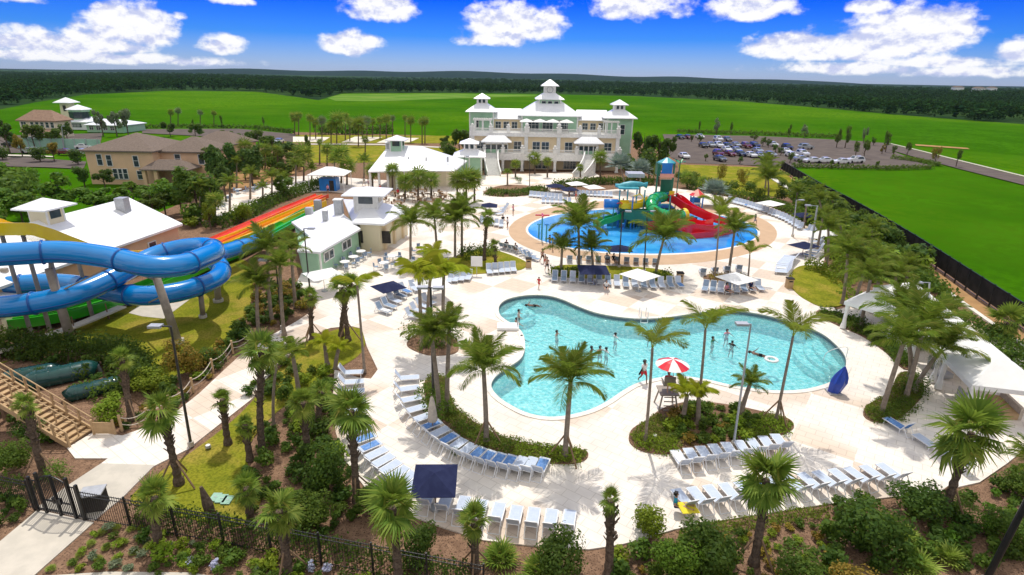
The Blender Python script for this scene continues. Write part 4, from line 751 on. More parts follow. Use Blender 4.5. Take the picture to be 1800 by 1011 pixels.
# shrubs at the front
SH = [(575, 858, 78, 80, 'leaf_dark', 'big round dark shrub in the mulch left of the curved palm'), (545, 925, 78, 62, 'leaf_mid', 'loose green shrub behind the black fence'), (735, 985, 66, 72, 'leaf_dark', 'dark shrub under the thick fan palm at the front'), (665, 900, 70, 60, 'leaf_mid', 'green shrub in the shade left of the navy umbrella'), (985, 1010, 84, 80, 'leaf_dark', 'round dark shrub at the front edge right of the bottom loungers'), (1245, 1005, 100, 92, 'leaf_dark', 'large dark shrub at the front below the long lounger row'), (1180, 1012, 80, 70, 'leaf_bright', 'light green leafy shrub left of the large dark one'), (1520, 965, 116, 96, 'leaf_dark', 'very large dark shrub at the right front'), (1608, 905, 90, 62, 'leaf_dark', 'tall dark shrub at the deck edge right of the long lounger row'), (1408, 1030, 96, 56, 'leaf_mid', 'shrub at the bottom edge right of the tall fan palm'), (1490, 1040, 70, 50, 'leaf_rust', 'purplish brown shrub at the bottom edge'), (1690, 905, 50, 34, 'leaf_mid', 'green shrub right of the leaning palm'),
      (330, 660, 62, 62, 'leaf_rust', 'orange tinted shrub beside the lamp post on the slide lawn'), (192, 740, 56, 42, 'leaf_lime', 'bright lime shrub behind the foot of the timber stairs'), (25, 830, 62, 56, 'leaf_mid', 'leafy shrub in front of the timber stairs at the left edge'), (100, 842, 44, 32, 'leaf_bright', 'small bright shrub beside the gate'), (912, 322, 14, 12, 'leaf_dark', 'round dark shrub on the plaza island'), (1142, 940, 64, 60, 'leaf_lime', 'thin lime tree shrub beside the person on the yellow lounger'), (60, 770, 60, 40, 'leaf_dark', 'dark shrub under the timber stairs'), (270, 690, 60, 40, 'leaf_lime', 'yellowish shrub by the rope rail at the walk'), (372, 640, 50, 34, 'leaf_dark', 'dark shrub at the lower end of the slide lawn'), (1790, 870, 60, 40, 'leaf_mid', 'shrub at the right edge of the front bed'), (1770, 950, 70, 50, 'leaf_mid', 'leafy shrub beside the black pole at the lower right'), (500, 630, 40, 30, 'leaf_mid', 'bush beside the bend in the walk'), (800, 800, 20, 16, 'leaf_dark', 'small bush at the edge of the crescent bed'), (1720, 930, 44, 34, 'leaf_bright', 'bright small shrub left of the black pole')]
for x, y, w, h, m, lab in SH: shrub(x, y, w*1.1, h, m, lab, n=2600 if w > 50 else 900, leaf=.036)
for i, (x, y, w, h, m) in enumerate([(1196, 318, 22, 16, 'leaf_dark'), (1222, 322, 20, 18, 'leaf_mid'), (1250, 330, 24, 16, 'leaf_dark'), (1285, 338, 26, 20, 'leaf_mid'), (1302, 326, 20, 26, 'leaf_rust'), (1318, 340, 24, 20, 'leaf_dark'), (1268, 318, 16, 26, 'leaf_rust'), (1335, 352, 22, 18, 'leaf_mid'), (1372, 352, 26, 20, 'leaf_dark'), (1390, 340, 22, 18, 'leaf_mid'), (1375, 330, 20, 16, 'leaf_dark')]): shrub(x, y, w, h, m, 'bushy shrub at the lower edge of the lawn beyond the play structure', n=700, leaf=.06, group='shrubs at the edge of the far lawn')
# palmetto and grassy clumps
def tuft(x, y, rpx, mat, label, n=34, group='grassy clumps in the mulch beds', name='palmetto', cat='plant'):
    B = at(x, y, -.02); L = rpx*mpp(B)
    if ('tuft', mat, n) not in CR:
        g = np.random.default_rng(n); ps = [];
        for j in range(n):
            v, f = fan_np(j, n=13, pet=.5, droop=.3); ps.append((xf(v, g.uniform(.7, 1.1), R(80)-R(62)*(j+.5)/n, j*2.4, roll=g.uniform(-.4, .4)), f))
        v, f = join(ps); CR['tuft', mat, n] = npmesh('leaves', v, f, M[mat])
    o = link(name, CR['tuft', mat, n]); o.location = B; o.scale = (L, L, L*.8); o.rotation_euler = (0, 0, random.random()*6.28); return tag(o, label, cat, group)
for x, y, r, lab in [(1610, 1000, 46, 'yellow green palmetto clump at the lower right, largest'), (1665, 985, 40, 'yellow green palmetto clump right of the largest'), (1590, 950, 34, 'yellow green palmetto clump above the largest'), (1620, 1045, 40, 'yellow green palmetto clump cut by the bottom edge'), (880, 985, 44, 'palmetto clump in front of the bottom loungers, left'), (950, 1010, 46, 'palmetto clump in front of the bottom loungers, right'), (905, 1040, 40, 'palmetto clump at the bottom edge by the fence end')]: tuft(x, y, r, 'saw' if x > 1000 else 'fan', lab)
for k_, (x, y) in enumerate([(180, 938), (205, 930), (232, 932), (160, 958), (188, 964), (218, 956), (246, 950), (140, 978), (172, 985), (205, 985), (236, 972), (128, 992), (262, 962), (90, 1002), (300, 962), (320, 975)]): tuft(x, y, 12, 'saw', 'small strappy yellow green plant in the mulch outside the fence, beside the concrete path', 18, 'strappy plants outside the fence', 'strappy_plant')
# rows of small plants in the mulch (individual, nearest first), shared meshes
def scatter(px, n, w, mats, label, group, seed, hmul=.7, lab2=None, cat='plant', mind=.5):
    poly = P2(px); g = random.Random(seed); xs = [p[0] for p in poly]; ys = [p[1] for p in poly]; got = []; tries = 0
    while len(got) < n and tries < n*60:
        tries += 1; p = (g.uniform(min(xs), max(xs)), g.uniform(min(ys), max(ys)))
        if inside(p, poly) and all((p[0]-q[0])**2+(p[1]-q[1])**2 > mind*mind for q in got): got.append(p)
    for p in got:
        s = w*g.uniform(.65, 1.3); o = link('low_plant', clump_mesh('low', g.randrange(4), 220, .13, g.choice(mats))) if cat == 'plant' else link('bush', clump_mesh('low', g.randrange(4), 300, .11, g.choice(mats))); o.location = (p[0], p[1], .0); o.scale = (s, s, s*hmul*g.uniform(.7, 1.2)); o.rotation_euler = (0, 0, g.random()*6.28); tag(o, label, cat, group)
scatter([(470, 745), (530, 695), (580, 660), (585, 760), (600, 812), (560, 830), (490, 810), (450, 800)], 46, .62, ['leaf_mid', 'leaf_dark', 'leaf_mid'], 'small green plant in the mulch between the narrow lawn and the left loungers', 'small plants left of the loungers', 1)
scatter([(440, 870), (500, 820), (560, 850), (600, 870), (640, 900), (600, 950), (500, 940), (440, 930)], 32, .6, ['leaf_mid', 'leaf_dark'], 'small green plant in the mulch behind the black fence', 'small plants behind the fence', 2)
scatter([(1130, 970), (1200, 960), (1450, 915), (1470, 1005), (1300, 1030), (1100, 1030)], 48, .5, ['leaf_mid', 'leaf_lime', 'leaf_rust'], 'small plant in the rows of mulch below the long lounger row', 'small plants below the long lounger row', 3)
scatter([(1680, 880), (1790, 820), (1850, 860), (1800, 1000), (1690, 1010), (1640, 940)], 38, .75, ['leaf_mid', 'leaf_bright', 'leaf_dark'], 'leafy low plant in the bed at the lower right', 'low plants at the lower right', 4)
scatter([(170, 930), (235, 925), (330, 950), (420, 975), (560, 1010), (380, 1020), (120, 1000)], 40, .42, ['leaf_grey', 'leaf_mid', 'leaf_lime'], 'small grey green plant in the mulch outside the black fence', 'small plants outside the fence', 5)
scatter([(1170, 730), (1225, 714), (1290, 722), (1330, 738), (1320, 775), (1230, 785), (1180, 775)], 46, .8, ['leaf_mid', 'leaf_mid', 'leaf_lime', 'leaf_rust'], 'small bushy plant in the mulch of the lifeguard bed', 'small plants in the lifeguard bed', 6, .8)
scatter([(400, 600), (470, 520), (540, 505), (555, 540), (500, 570), (440, 600)], 30, .9, ['leaf_mid', 'leaf_rust', 'leaf_dark'], 'low bush in the bed between the slide lawn and the cafe', 'low bushes beside the cafe', 7, .8)
scatter([(180, 760), (260, 715), (340, 670), (410, 590), (430, 600), (350, 690), (280, 740)], 22, .7, ['leaf_rust', 'leaf_lime', 'leaf_dark'], 'scrubby plant along the rope rail of the left walk', 'scrubby plants along the left walk', 8, .7)
scatter([(1400, 330), (1560, 425), (1620, 480), (1560, 490), (1470, 430), (1400, 360)], 74, 2.9, ['leaf_mid', 'leaf_dark', 'leaf_dark', 'leaf_lime'], 'bush in the border along the inside of the right fence', 'bushes along the right fence', 9, .8, cat='bush', mind=1.2)
scatter([(1590, 560), (1640, 552), (1790, 640), (1900, 720), (1830, 700), (1700, 600)], 16, 1.2, ['leaf_dark', 'leaf_mid'], 'bush between the cabanas and the right fence', 'bushes behind the cabanas', 10, .9, cat='bush', mind=1)
scatter([(240, 935), (330, 955), (420, 975), (560, 1005), (700, 1040), (520, 1040), (380, 1000), (280, 985)], 26, .8, ['leaf_mid', 'leaf_dark', 'leaf_lime'], 'bushy plant in the bed along the outside of the black fence', 'bushy plants outside the fence', 41, .8, cat='bush', mind=.7)
scatter([(1080, 985), (1180, 950), (1300, 930), (1300, 1030), (1080, 1040)], 16, .9, ['leaf_mid', 'leaf_lime', 'leaf_dark'], 'bushy plant in the front bed left of the tall fan palm', 'bushy plants in the front bed', 42, .8, cat='bush', mind=.7)
scatter([(-20, 870), (55, 885), (20, 930), (-40, 960)], 12, .6, ['leaf_dark', 'leaf_mid'], 'plant in the mulch left of the gate path', 'plants left of the gate', 11, .8)
scatter([(40, 560), (0, 700), (40, 690), (120, 740), (110, 800), (20, 820), (-40, 800)], 12, .9, ['leaf_dark', 'leaf_mid'], 'plant beneath the timber stairs', 'plants beneath the stairs', 12, .8)
for x, y, lab in [(343, 993, 'pale flowering plant near the bottom curb, left of the lilac one'), (377, 998, 'lilac flowering plant near the bottom curb'), (545, 1001, 'lilac flowering plant by the fence foot'), (575, 1004, 'pale lilac flowering plant by the fence foot, right one')]: shrub(x, y, 20, 14, 'bloom' if 'lilac' in lab else 'leaf_grey', lab, n=260, leaf=.11, group='flowering plants outside the fence')
scatter([(430, 690), (500, 640), (585, 660), (600, 800), (640, 860), (690, 905), (640, 930), (540, 930), (470, 900), (430, 830)], 44, 1.0, ['leaf_mid', 'leaf_dark', 'leaf_dark', 'leaf_mid', 'leaf_lime'], 'knee high bush in the mulch bed left of the loungers', 'bushes in the left mulch bed', 31, .8, cat='bush', mind=.8)
scatter([(0, 620), (100, 640), (240, 650), (330, 690), (260, 720), (150, 700), (0, 640)], 18, 1.1, ['leaf_dark', 'leaf_mid'], 'bush around the green pump covers', 'bushes around the pump covers', 32, .8, cat='bush', mind=.9)
scatter([(340, 650), (430, 575), (450, 500), (520, 500), (545, 540), (470, 580), (400, 630)], 26, 1.3, ['leaf_dark', 'leaf_mid', 'leaf_rust'], 'bush between the slide lawn and the left walk', 'bushes above the left walk', 33, .8, cat='bush', mind=.9)
scatter([(1460, 890), (1640, 880), (1700, 990), (1560, 1020), (1440, 1000)], 18, 1.0, ['leaf_dark', 'leaf_mid'], 'bush at the lower right between the large shrubs', 'bushes at the lower right', 34, .8, cat='bush', mind=.9)
scatter([(335, 372), (400, 345), (345, 395), (372, 412), (330, 410)], 8, 2.2, ['leaf_mid', 'leaf_dark', 'leaf_lime'], 'bush in the bed at the lower end of the racing slide hedge', 'bushes by the slide hedge', 23, .9, cat='bush', mind=1.2)
scatter([(395, 300), (450, 285), (540, 290), (560, 300), (480, 320), (400, 335)], 14, 2.4, ['leaf_mid', 'leaf_dark', 'leaf_lime'], 'bush around the orange soil patch', 'bushes around the orange soil', 24, .9, cat='bush', mind=1.5)
scatter([(-120, 330), (0, 320), (140, 352), (330, 352), (330, 380), (240, 362), (150, 395), (0, 420), (-120, 430)], 26, 4.0, ['leaf_bright', 'leaf_mid', 'leaf_bright'], 'bright bush in the leafy mass behind the service building', 'bushes behind the service building', 13, .9, cat='bush', mind=2.5)
# the forest: one far mass
def forest():
    g = np.random.default_rng(5); ps = []; tmpl = [clump_np(64, s, sh, .1, 7) for s, sh in ((1, 'round'), (2, 'oak'), (3, 'pine'), (4, 'oak'), (5, 'round'), (6, 'cone'))]
    fx = [(p.x, p.y) for p in FAR]; N = 14000; vs = []; fs = []; o = 0
    y = 330*np.exp(g.uniform(0, 1, N)**.75*1.95); x = g.uniform(-1.05, 1.05, N)*(y+60)
    ang = np.array([atan2(a, b) for a, b in fx]); rad = np.array([math.hypot(a, b) for a, b in fx]); edge = np.interp(np.arctan2(x, y), ang, rad)
    keep = np.hypot(x, y) > edge+12*np.sin(x*.02)+4; x, y = x[keep], y[keep]
    for i in range(len(x)):
        v, f = tmpl[g.integers(6)]; h = g.uniform(6, 11)*(1+.25*sin(x[i]*.006+y[i]*.004)); w = h*g.uniform(1.0, 1.7); a = g.uniform(0, 6.28); c, s = cos(a), sin(a)
        q = np.stack([(v[:, 0]*c-v[:, 1]*s)*w+x[i], (v[:, 0]*s+v[:, 1]*c)*w+y[i], v[:, 2]*h-.5], 1); vs.append(q); fs.append(f+o); o += len(v)
    me = npmesh('forest', np.concatenate(vs), np.concatenate(fs), M['leaf_forest']); ob = link('forest', me); ob['label'] = 'dark mixed woodland reaching to the horizon'; stuff(ob)
forest()
def P(name, mat, parent, f, smooth=False):
    b = MB(); f(b); return b.build(name, M[mat], parent, smooth)
def bx(name, mat, parent, *a): return MB().box(*a).build(name, M[mat], parent)
def window(parent, x0, x1, y, z0, z1, mull=1, frame='trim', rail=True):
    f = MB(); w = .09; f.box(x0-w, x0, y-.1, y+.02, z0-w, z1+w); f.box(x1, x1+w, y-.1, y+.02, z0-w, z1+w); f.box(x0, x1, y-.1, y+.02, z1, z1+w); f.box(x0, x1, y-.1, y+.02, z0-w, z0)
    for k in range(1, mull): x = x0+(x1-x0)*k/mull; f.box(x-.03, x+.03, y-.07, y+.01, z0, z1)
    if rail: zm = z0+(z1-z0)*.55; f.box(x0, x1, y-.06, y+.0, zm-.03, zm+.03)
    o = f.build('window', M[frame], parent); MB().box(x0, x1, y-.03, y-.01, z0, z1).build('pane', M['glass'], o); return o
def balustrade(parent, x0, x1, y, z0, posts, h=1.0, ball=True):
    def f(b):
        b.box(x0, x1, y-.09, y+.09, z0+h-.12, z0+h); b.box(x0, x1, y-.07, y+.07, z0+.1, z0+.22); x = x0+.12
        while x < x1-.1: b.box(x-.05, x+.05, y-.05, y+.05, z0+.22, z0+h-.12); x += .24
    P('balustrade', 'trim', parent, f)
    for px, w in posts:
        def g(b):
            b.box(px-w/2, px+w/2, y-w/2, y+w/2, z0, z0+h+.25); b.box(px-w/2-.1, px+w/2+.1, y-w/2-.1, y+w/2+.1, z0+h+.25, z0+h+.42)
            if ball: b.ball((px, y, z0+h+.42+w*.4), w*.42, n=8, m=5)
        P('pedestal', 'trim', parent, g)
# ------------------------------------------------------------------ clubhouse
ch = thing('clubhouse', 'large sage green and tan clubhouse with white roofs, terraces, stairs and a clock tower', 'building', at(966, 302), 0, sc=.935)
bx('ground_floor_wall', 'tan', ch, -17.5, 16.4, 3.4, 20, 0, 3.9)
for x in (-14.5, -9, -7.6, -3.4, -1.6, 3.6, 5): window(ch, x, x+1.5, 3.38, .3, 2.7, 2)
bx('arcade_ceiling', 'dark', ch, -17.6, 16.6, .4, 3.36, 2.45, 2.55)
for x in (-18, -11.2, -6.6, 1.2, 7.8, 16): P('column', 'trim', ch, lambda b: (b.box(x-.3, x+.3, .1, .7, .25, 2.3), b.box(x-.42, x+.42, -.02, .82, 0, .25), b.box(x-.4, x+.4, 0, .8, 2.3, 2.5)))
bx('balcony', 'trim', ch, -18.2, 16.8, 0, 3.38, 2.56, 4.1)
balustrade(ch, -12, 7.6, .2, 4.1, [(-15.6, .7), (-11.2, .8), (-6.6, .8), (1.1, .8), (6.2, .8)]); balustrade(ch, -18.2, -15.6, .2, 4.1, [(-18, .7)]); balustrade(ch, 11.2, 16.6, .2, 4.1, [(11, .7), (16.4, .7)])
bx('middle_wall', 'tan', ch, -18.8, 16.6, 3.6, 19, 4.1, 7.7)
for x in (-18.6, -5.7, 2.1, 16.3): bx('pilaster', 'trim', ch, x-.45, x+.45, 3.2, 3.58, 4.1, 7.7)
for x, n in ((-17.6, 2), (-8.6, 2), (-4.1, 2), (-1.9, 2), (3.7, 2), (13.2, 2)): window(ch, x, x+1.7, 3.55, 4.3, 6.5, n)
for x0, x1, e0, e1, zz in ((-15.4, -10.1, -16.4, -9.2, 6.7), (6.8, 11.4, 5.6, 12.6, 6.4)):
    po = bx('porch', 'trim', ch, x0, x1, .9, 3.55, 6.1, 6.6)
    for k in range(5): x = x0+(x1-x0)*k/4; MB().box(x-.12, x+.12, .9, 1.15, 4.1, 6.1).build('post', M['trim'], po)
    MB().box(x0+.05, x1-.05, 1.2, 1.25, 4.9, 5.9).build('glazing', M['glass'], po); MB().box(x0+.05, x1-.05, 1.16, 1.28, 4.1, 4.9).build('panel', M['green'], po)
    MB().hip(e0, e1, -.1, 3.5, 6.75, 8.05, 1.7, 1.5).build('roof', M['roof'], po)
bx('terrace', 'trim', ch, -19.3, 16.9, 3.0, 14, 7.72, 8.6)
balustrade(ch, -19.2, 16.8, 3.2, 8.6, [(-18.6, .8), (-14.2, .8), (-10, .8), (-5.6, 1.15), (2.1, 1.15), (7.1, .8), (11.7, .8), (16.3, .8)])
bx('upper_wall', 'green', ch, -7, 7.2, 9, 20, 8.6, 12.3)
for x0, x1 in ((-5.2, -2.6), (-1.6, .9), (2, 4.6)): window(ch, x0, x1, 8.97, 8.75, 11.2, 3)
for x0, x1 in ((-6.95, -6.55), (6.8, 7.15)): bx('corner_board', 'trim', ch, x0, x1, 8.9, 8.99, 8.6, 12.3)
for x0, x1 in ((-14.4, -7.02), (7.22, 14.6)):
    w_ = bx('wing', 'tan', ch, x0, x1, 9.8, 18, 8.6, 11.4); MB().hip(x0-.2, x1+.2, 8.9, 19, 11.45, 13.6, .05, 5).build('roof', M['roof'], w_)
    for k in (.15, .42, .7): window(w_, x0+(x1-x0)*k, x0+(x1-x0)*k+1.3, 9.78, 9.0, 10.6, 2)
P('roof', 'roof', ch, lambda b: b.hip(-7.9, 8.1, 8.1, 20.6, 12.35, 15.6, 5.0, 3.9))
tw = bx('clock_tower', 'green', ch, -2.7, 2.9, 11.4, 17, 12.4, 16.1)
for x in (-1.9, -.35, 1.2): window(tw, x, x+1.0, 11.38, 14.1, 15.6, 1, rail=False)
for x in (-1.9, -.35, 1.2): MB().box(x, x+1, 11.33, 11.39, 12.7, 13.6).build('panel', M['trim'], tw)
for x in (-2.72, 2.62): MB().box(x, x+.3, 11.3, 11.39, 12.5, 16).build('corner_board', M['trim'], tw)
MB().hip(-3.5, 3.7, 10.6, 17.8, 16.15, 17.5, 2.1, 2.1).build('roof', M['roof'], tw)
ln = bx('lantern', 'trim', tw, -1.35, 1.55, 12.75, 15.65, 17.4, 19.2)
MB().hip(-2.1, 2.3, 12.0, 16.4, 19.25, 20.7, 2.0, 2.0).build('lantern_roof', M['roof'], tw)
def dial(b):
    n = 24; c = (.1, 18.3); b.add([(c[0]+.78*cos(2*pi*k/n), 12.66, c[1]+.78*sin(2*pi*k/n)) for k in range(n)], [tuple(range(n))])
P('clock_face', 'trim', tw, dial)
def ring(b):
    n = 24; c = (.1, 18.3)
    for k in range(n):
        a, a2 = 2*pi*k/n, 2*pi*(k+1)/n
        b.add([(c[0]+r*cos(q), 12.63, c[1]+r*sin(q)) for r, q in ((.66, a), (.82, a), (.82, a2), (.66, a2))], [(0, 1, 2, 3)])
    for k in range(12):
        a = 2*pi*k/12; b.bar((c[0]+.48*cos(a), 12.62, c[1]+.48*sin(a)), (c[0]+.6*cos(a), 12.62, c[1]+.6*sin(a)), .06, .02)
    b.bar((c[0], 12.61, c[1]), (c[0]-.25, 12.61, c[1]+.3), .08, .02); b.bar((c[0], 12.6, c[1]), (c[0]+.42, 12.6, c[1]+.28), .06, .02)
P('clock_hands', 'grey', tw, ring)
for x0, x1, y0, z1, cz in ((-19.8, -13.7, 9, 13.0, 0), (13.9, 20.2, 6.4, 12.2, -.5)):
    t_ = bx('corner_tower', 'green', ch, x0, x1, y0, y0+6.2, 0 if x0 < 0 else .05, z1); xm = (x0+x1)/2; ym = y0+3.1
    MB().hip(x0-.9, x1+.9, y0-.9, y0+7.1, z1+.05, z1+1.8, 2.6, 2.6).build('roof', M['roof'], t_)
    cu = bx('cupola', 'trim', t_, xm-1.3, xm+1.3, ym-1.3, ym+1.3, z1+1.2, z1+3.0)
    for k in (-.8, .2): MB().box(xm+k, xm+k+.6, ym-1.34, ym-1.28, z1+2.0, z1+2.75).build('louvre', M['glass'], t_)
    MB().hip(xm-2, xm+2, ym-2, ym+2, z1+3.05, z1+4.2, 1.95, 1.95).build('cupola_roof', M['roof'], t_)
    for x in (x0, x1-.25): MB().box(x-.02, x+.27, y0-.06, y0-.005, .1, z1).build('corner_board', M['trim'], t_)
    if x0 > 0: window(t_, xm+.2, xm+1.2, y0-.01, 8.4, 10.6, 1)
    else: window(t_, x0+1.3, x0+2.3, y0-.01, 9.2, 11.2, 1)
for x0, x1 in ((-18.3, -14.3), (13.2, 16.4)):
    def f(b):
        for x in (x0+.15, (x0+x1)/2, x1-.15):
            for y in (4.6, 8.4): b.box(x-.13, x+.13, y-.13, y+.13, 8.6, 11.2)
        for y in (4.6, 8.4): b.box(x0-.3, x1+.3, y-.1, y+.1, 11.2, 11.45)
        k = x0-.2
        while k < x1+.2: b.box(k, k+.12, 4.1, 8.9, 11.46, 11.62); k += .42
    P('pergola', 'trim', ch, f)
# outside stairs in two curved flights
for (xa, xb, bend) in (((-15.4, -12.3), (-14.6, -11.6), -.3), ((8.2, 10.9), (5.0, 7.6), .6)):
    st = MB(); N = 22; left = []; right = []
    for i in range(N+1):
        t_ = i/N; y = 0-7.2*t_; xl = xa[0]+(xb[0]-xa[0])*t_+bend*sin(pi*t_); xr = xa[1]+(xb[1]-xa[1])*t_+bend*sin(pi*t_); z = 4.1*(1-t_); left.append((xl, y, z)); right.append((xr, y, z))
        if i < N: st.box(xl, xr, y-7.2/N, y-.01, 0, z-.02)
    so_ = st.build('stair', M['trim'], ch)
    for pth in (left, right): MB().sweep(pth[::-1], [(-.12, .0), (.12, .0), (.12, 1.15), (-.12, 1.15)]).build('parapet', M['trim'], so_)
# ------------------------------------------------------------------ green kiosk in front of the clubhouse
ki = thing('kiosk', 'small sage green square kiosk with white hipped roof and lantern', 'kiosk', at(825, 312), R(2))
bx('wall', 'green', ki, -2.6, 2.6, 0, 5, 0, 4.3); bx('corner_board', 'trim', ki, -.12, .12, -.05, -.005, 0, 4.2)
for x in (-2.62, 2.36): bx('corner_board', 'trim', ki, x, x+.26, -.06, -.006, 0, 4.2)
P('roof', 'roof', ki, lambda b: b.hip(-3.4, 3.4, -.9, 5.9, 4.35, 5.4, 2.1, 2.1)); lt = bx('lantern', 'trim', ki, -1.15, 1.15, 1.3, 3.7, 5.2, 6.8)
for x in (-.85, .2): MB().box(x, x+.65, 1.25, 1.29, 5.7, 6.6).build('pane', M['glass'], lt)
MB().hip(-2.0, 2.0, .5, 4.5, 6.85, 7.7, 1.95, 1.95).build('lantern_roof', M['roof'], ki)
# ------------------------------------------------------------------ roofs laid over real eave lines
def eaves(root, pts, z, base, mat, inset=.45, wmat=None, name='wall'):
    poly = [V(p) for p in pts]; A = sum(poly[i].x*poly[(i+1) % len(poly)].y-poly[(i+1) % len(poly)].x*poly[i].y for i in range(len(poly)))
    if A < 0: poly = poly[::-1]
    q = grow([p.to_2d() for p in poly], -inset); o = root.location
    return MB().slab([(p[0]-o.x, p[1]-o.y) for p in q], base, z-.05).build(name, M[mat], root)
def roof_faces(root, vs, fs, mat, th=.22, name='roof'):
    o = root.location; b = MB(); L = [V(p)-o for p in vs]; out = []
    for f in fs:
        a, c, d = L[f[0]], L[f[1]], L[f[2]]; out.append(f if (c-a).cross(d-a).z > 0 else f[::-1])
    n = len(L); b.add(L+[p-V((0, 0, th)) for p in L], [tuple(f) for f in out]+[tuple(n+i for i in f[::-1]) for f in out])
    ed = {}
    for f in out:
        for i in range(len(f)): ed[(f[i], f[(i+1) % len(f)])] = 1
    for (i, j) in ed:
        if (j, i) not in ed: b.add([L[i], L[j], L[j]-V((0, 0, th)), L[i]-V((0, 0, th))], [(0, 3, 2, 1)])
    return b.build(name, M[mat], root)
def cupola(root, c, s, h, z, over=.75, rh=.8, wmat='green', rz=0, panes=True):
    cu = MB().box(-s, s, -s, s, -1.6, h).build('cupola', M[wmat], root); cu.location = V(c)-root.location; cu.rotation_euler = (0, 0, rz)
    for x in (-s-.02, s-.16):
        MB().box(x, x+.18, -s-.04, -s+.05, -1, h).build('corner_board', M['trim'], cu); MB().box(x, x+.18, s-.05, s+.04, -1, h).build('corner_board', M['trim'], cu)
    if panes:
        MB().box(-s*.6, s*.6, -s-.03, -s-.005, h*.2, h*.85).build('pane', M['glass'], cu); MB().box(s+.005, s+.03, -s*.6, s*.6, h*.2, h*.85).build('pane', M['glass'], cu)
    MB().hip(-s-over, s+over, -s-over, s+over, h+.02, h+rh, s+over-.06, s+over-.06, .14).build('cupola_roof', M['roof'], cu); return cu
# dining pavilion
pv = thing('pavilion', 'open sided dining pavilion under a broad white hipped roof', 'building', at(720, 325))
E = [at(644, 286, 3.6), at(743, 300, 3.6), at(800, 299, 3.6)]; ez = 3.6
Yf = E[1].y; E = [aty(646, 289, Yf-2), aty(743, 299, Yf), aty(800, 300, Yf+1)]
for p in E: p.z = ez
bk = [V((E[2].x+1.2, E[2].y+13, ez)), V((E[0].x+1.0, E[0].y+14, ez))]
rg = [aty(683, 256, Yf+8), aty(741, 257, Yf+7.5)]
roof_faces(pv, E+bk+rg, [(0, 1, 6, 5), (1, 2, 6), (2, 3, 6), (3, 4, 5, 6), (4, 0, 5)], 'roof')
eaves(pv, [E[0]+V((2.5, 3.2, 0)), E[2]+V((-2, 3.5, 0)), bk[0]+V((-2, -1, 0)), bk[1]+V((1, -1, 0))], ez-.1, 0, 'cream', .1)
for k in range(7):
    p = E[0].lerp(E[1], k/6*.96+.02)+V((0, .5, 0))-pv.location; P('column', 'trim', pv, lambda b: b.box(p.x-.18, p.x+.18, p.y-.18, p.y+.18, 0, 3.4))
cupola(pv, rg[0].lerp(rg[1], .3)+V((0, -1.2, -.1)), 1.15, 1.4, 0); cupola(pv, rg[0].lerp(rg[1], .02)+V((0, -1.0, -.8)), .4, 1.5, 0, .15, .2, 'grey', panes=False)
for px_ in (718, 749, 787):
    q = aty(px_, 279, Yf+3.2)-pv.location; P('vent_pipe', 'grey', pv, lambda b: b.cyl((q.x, q.y, q.z-.6), .16, .16, .9, 8))
aw = thing('awning', 'red fabric awning on the front of the dining pavilion', 'awning', at(775, 322))
o_ = aw.location; roof_faces(aw, [V((o_.x-3.4, o_.y, 2.4)), V((o_.x+1.9, o_.y-.3, 2.3)), V((o_.x+2.2, o_.y+3.2, 3.5)), V((o_.x-.6, o_.y+2.6, 3.75))], [(0, 1, 2, 3)], 'awning', .12, 'canopy')
for dx in (-3.2, 1.7): P('post', 'woodd', aw, lambda b: b.cyl((dx, .1, 0), .07, .07, 2.35, 8))
# cafe with two roofs
cf = thing('cafe', 'sage green and cream poolside cafe with white metal roofs and a louvred cupola', 'building', at(600, 450))
z1, z2 = 3.5, 5.9
FR, BR2 = at(562, 443, 2.9), at(634, 402, 2.9); R1, R2 = at(543, 414, 3.75), at(608, 380, 3.85); FL = at(522, 440, 2.9); LL1, LL2 = at(512, 390, 3.3), at(586, 358, 3.3)
roof_faces(cf, [FR, BR2, R2, R1, FL, LL1, LL2], [(0, 1, 2, 3), (0, 3, 4), (3, 2, 6, 5)], 'roof_y')
eaves(cf, [FR, BR2, LL2, LL1, FL], 2.85, 0, 'green', .35)
z1 = 2.9
z1 = 3.5; wz = 2.9; BF, BRR, BRB, BL = at(620, 391, z1), at(675, 394, z1), at(725, 366, z1), at(603, 350, z1)
ap = aty(648, 352, (BF.y+BRB.y)/2+1.0)
roof_faces(cf, [BF, BRR, BRB, BL, ap], [(0, 1, 4), (1, 2, 4), (2, 3, 4), (3, 0, 4)], 'roof_y')
eaves(cf, [BF, BRR, BRB, BL], z1-.1, 0, 'cream', .8)
cupola(cf, ap+V((0.1, -.5, -.35)), 1.45, 1.5, 0, 1.15, .65, 'trim')
for p_, s_ in (((596, 372), .85), ((572, 383), .5)):
    q = at(p_[0], p_[1], 4.0); c_ = MB().box(-s_*.55, s_*.55, -s_*.5, s_*.5, -1, s_*1.7).build('roof_vent', M['grey'], cf); c_.location = q-cf.location; MB().box(-s_*.65, s_*.65, -s_*.6, s_*.6, s_*1.7, s_*1.85).build('cap', M['trim'], c_)
for p_ in ((544, 376), (559, 362)):
    q = at(p_[0], p_[1], 3.3); c_ = MB().box(-.4, .4, -.4, .4, -1.4, .8).build('roof_vent', M['grey'], cf); c_.location = q-cf.location
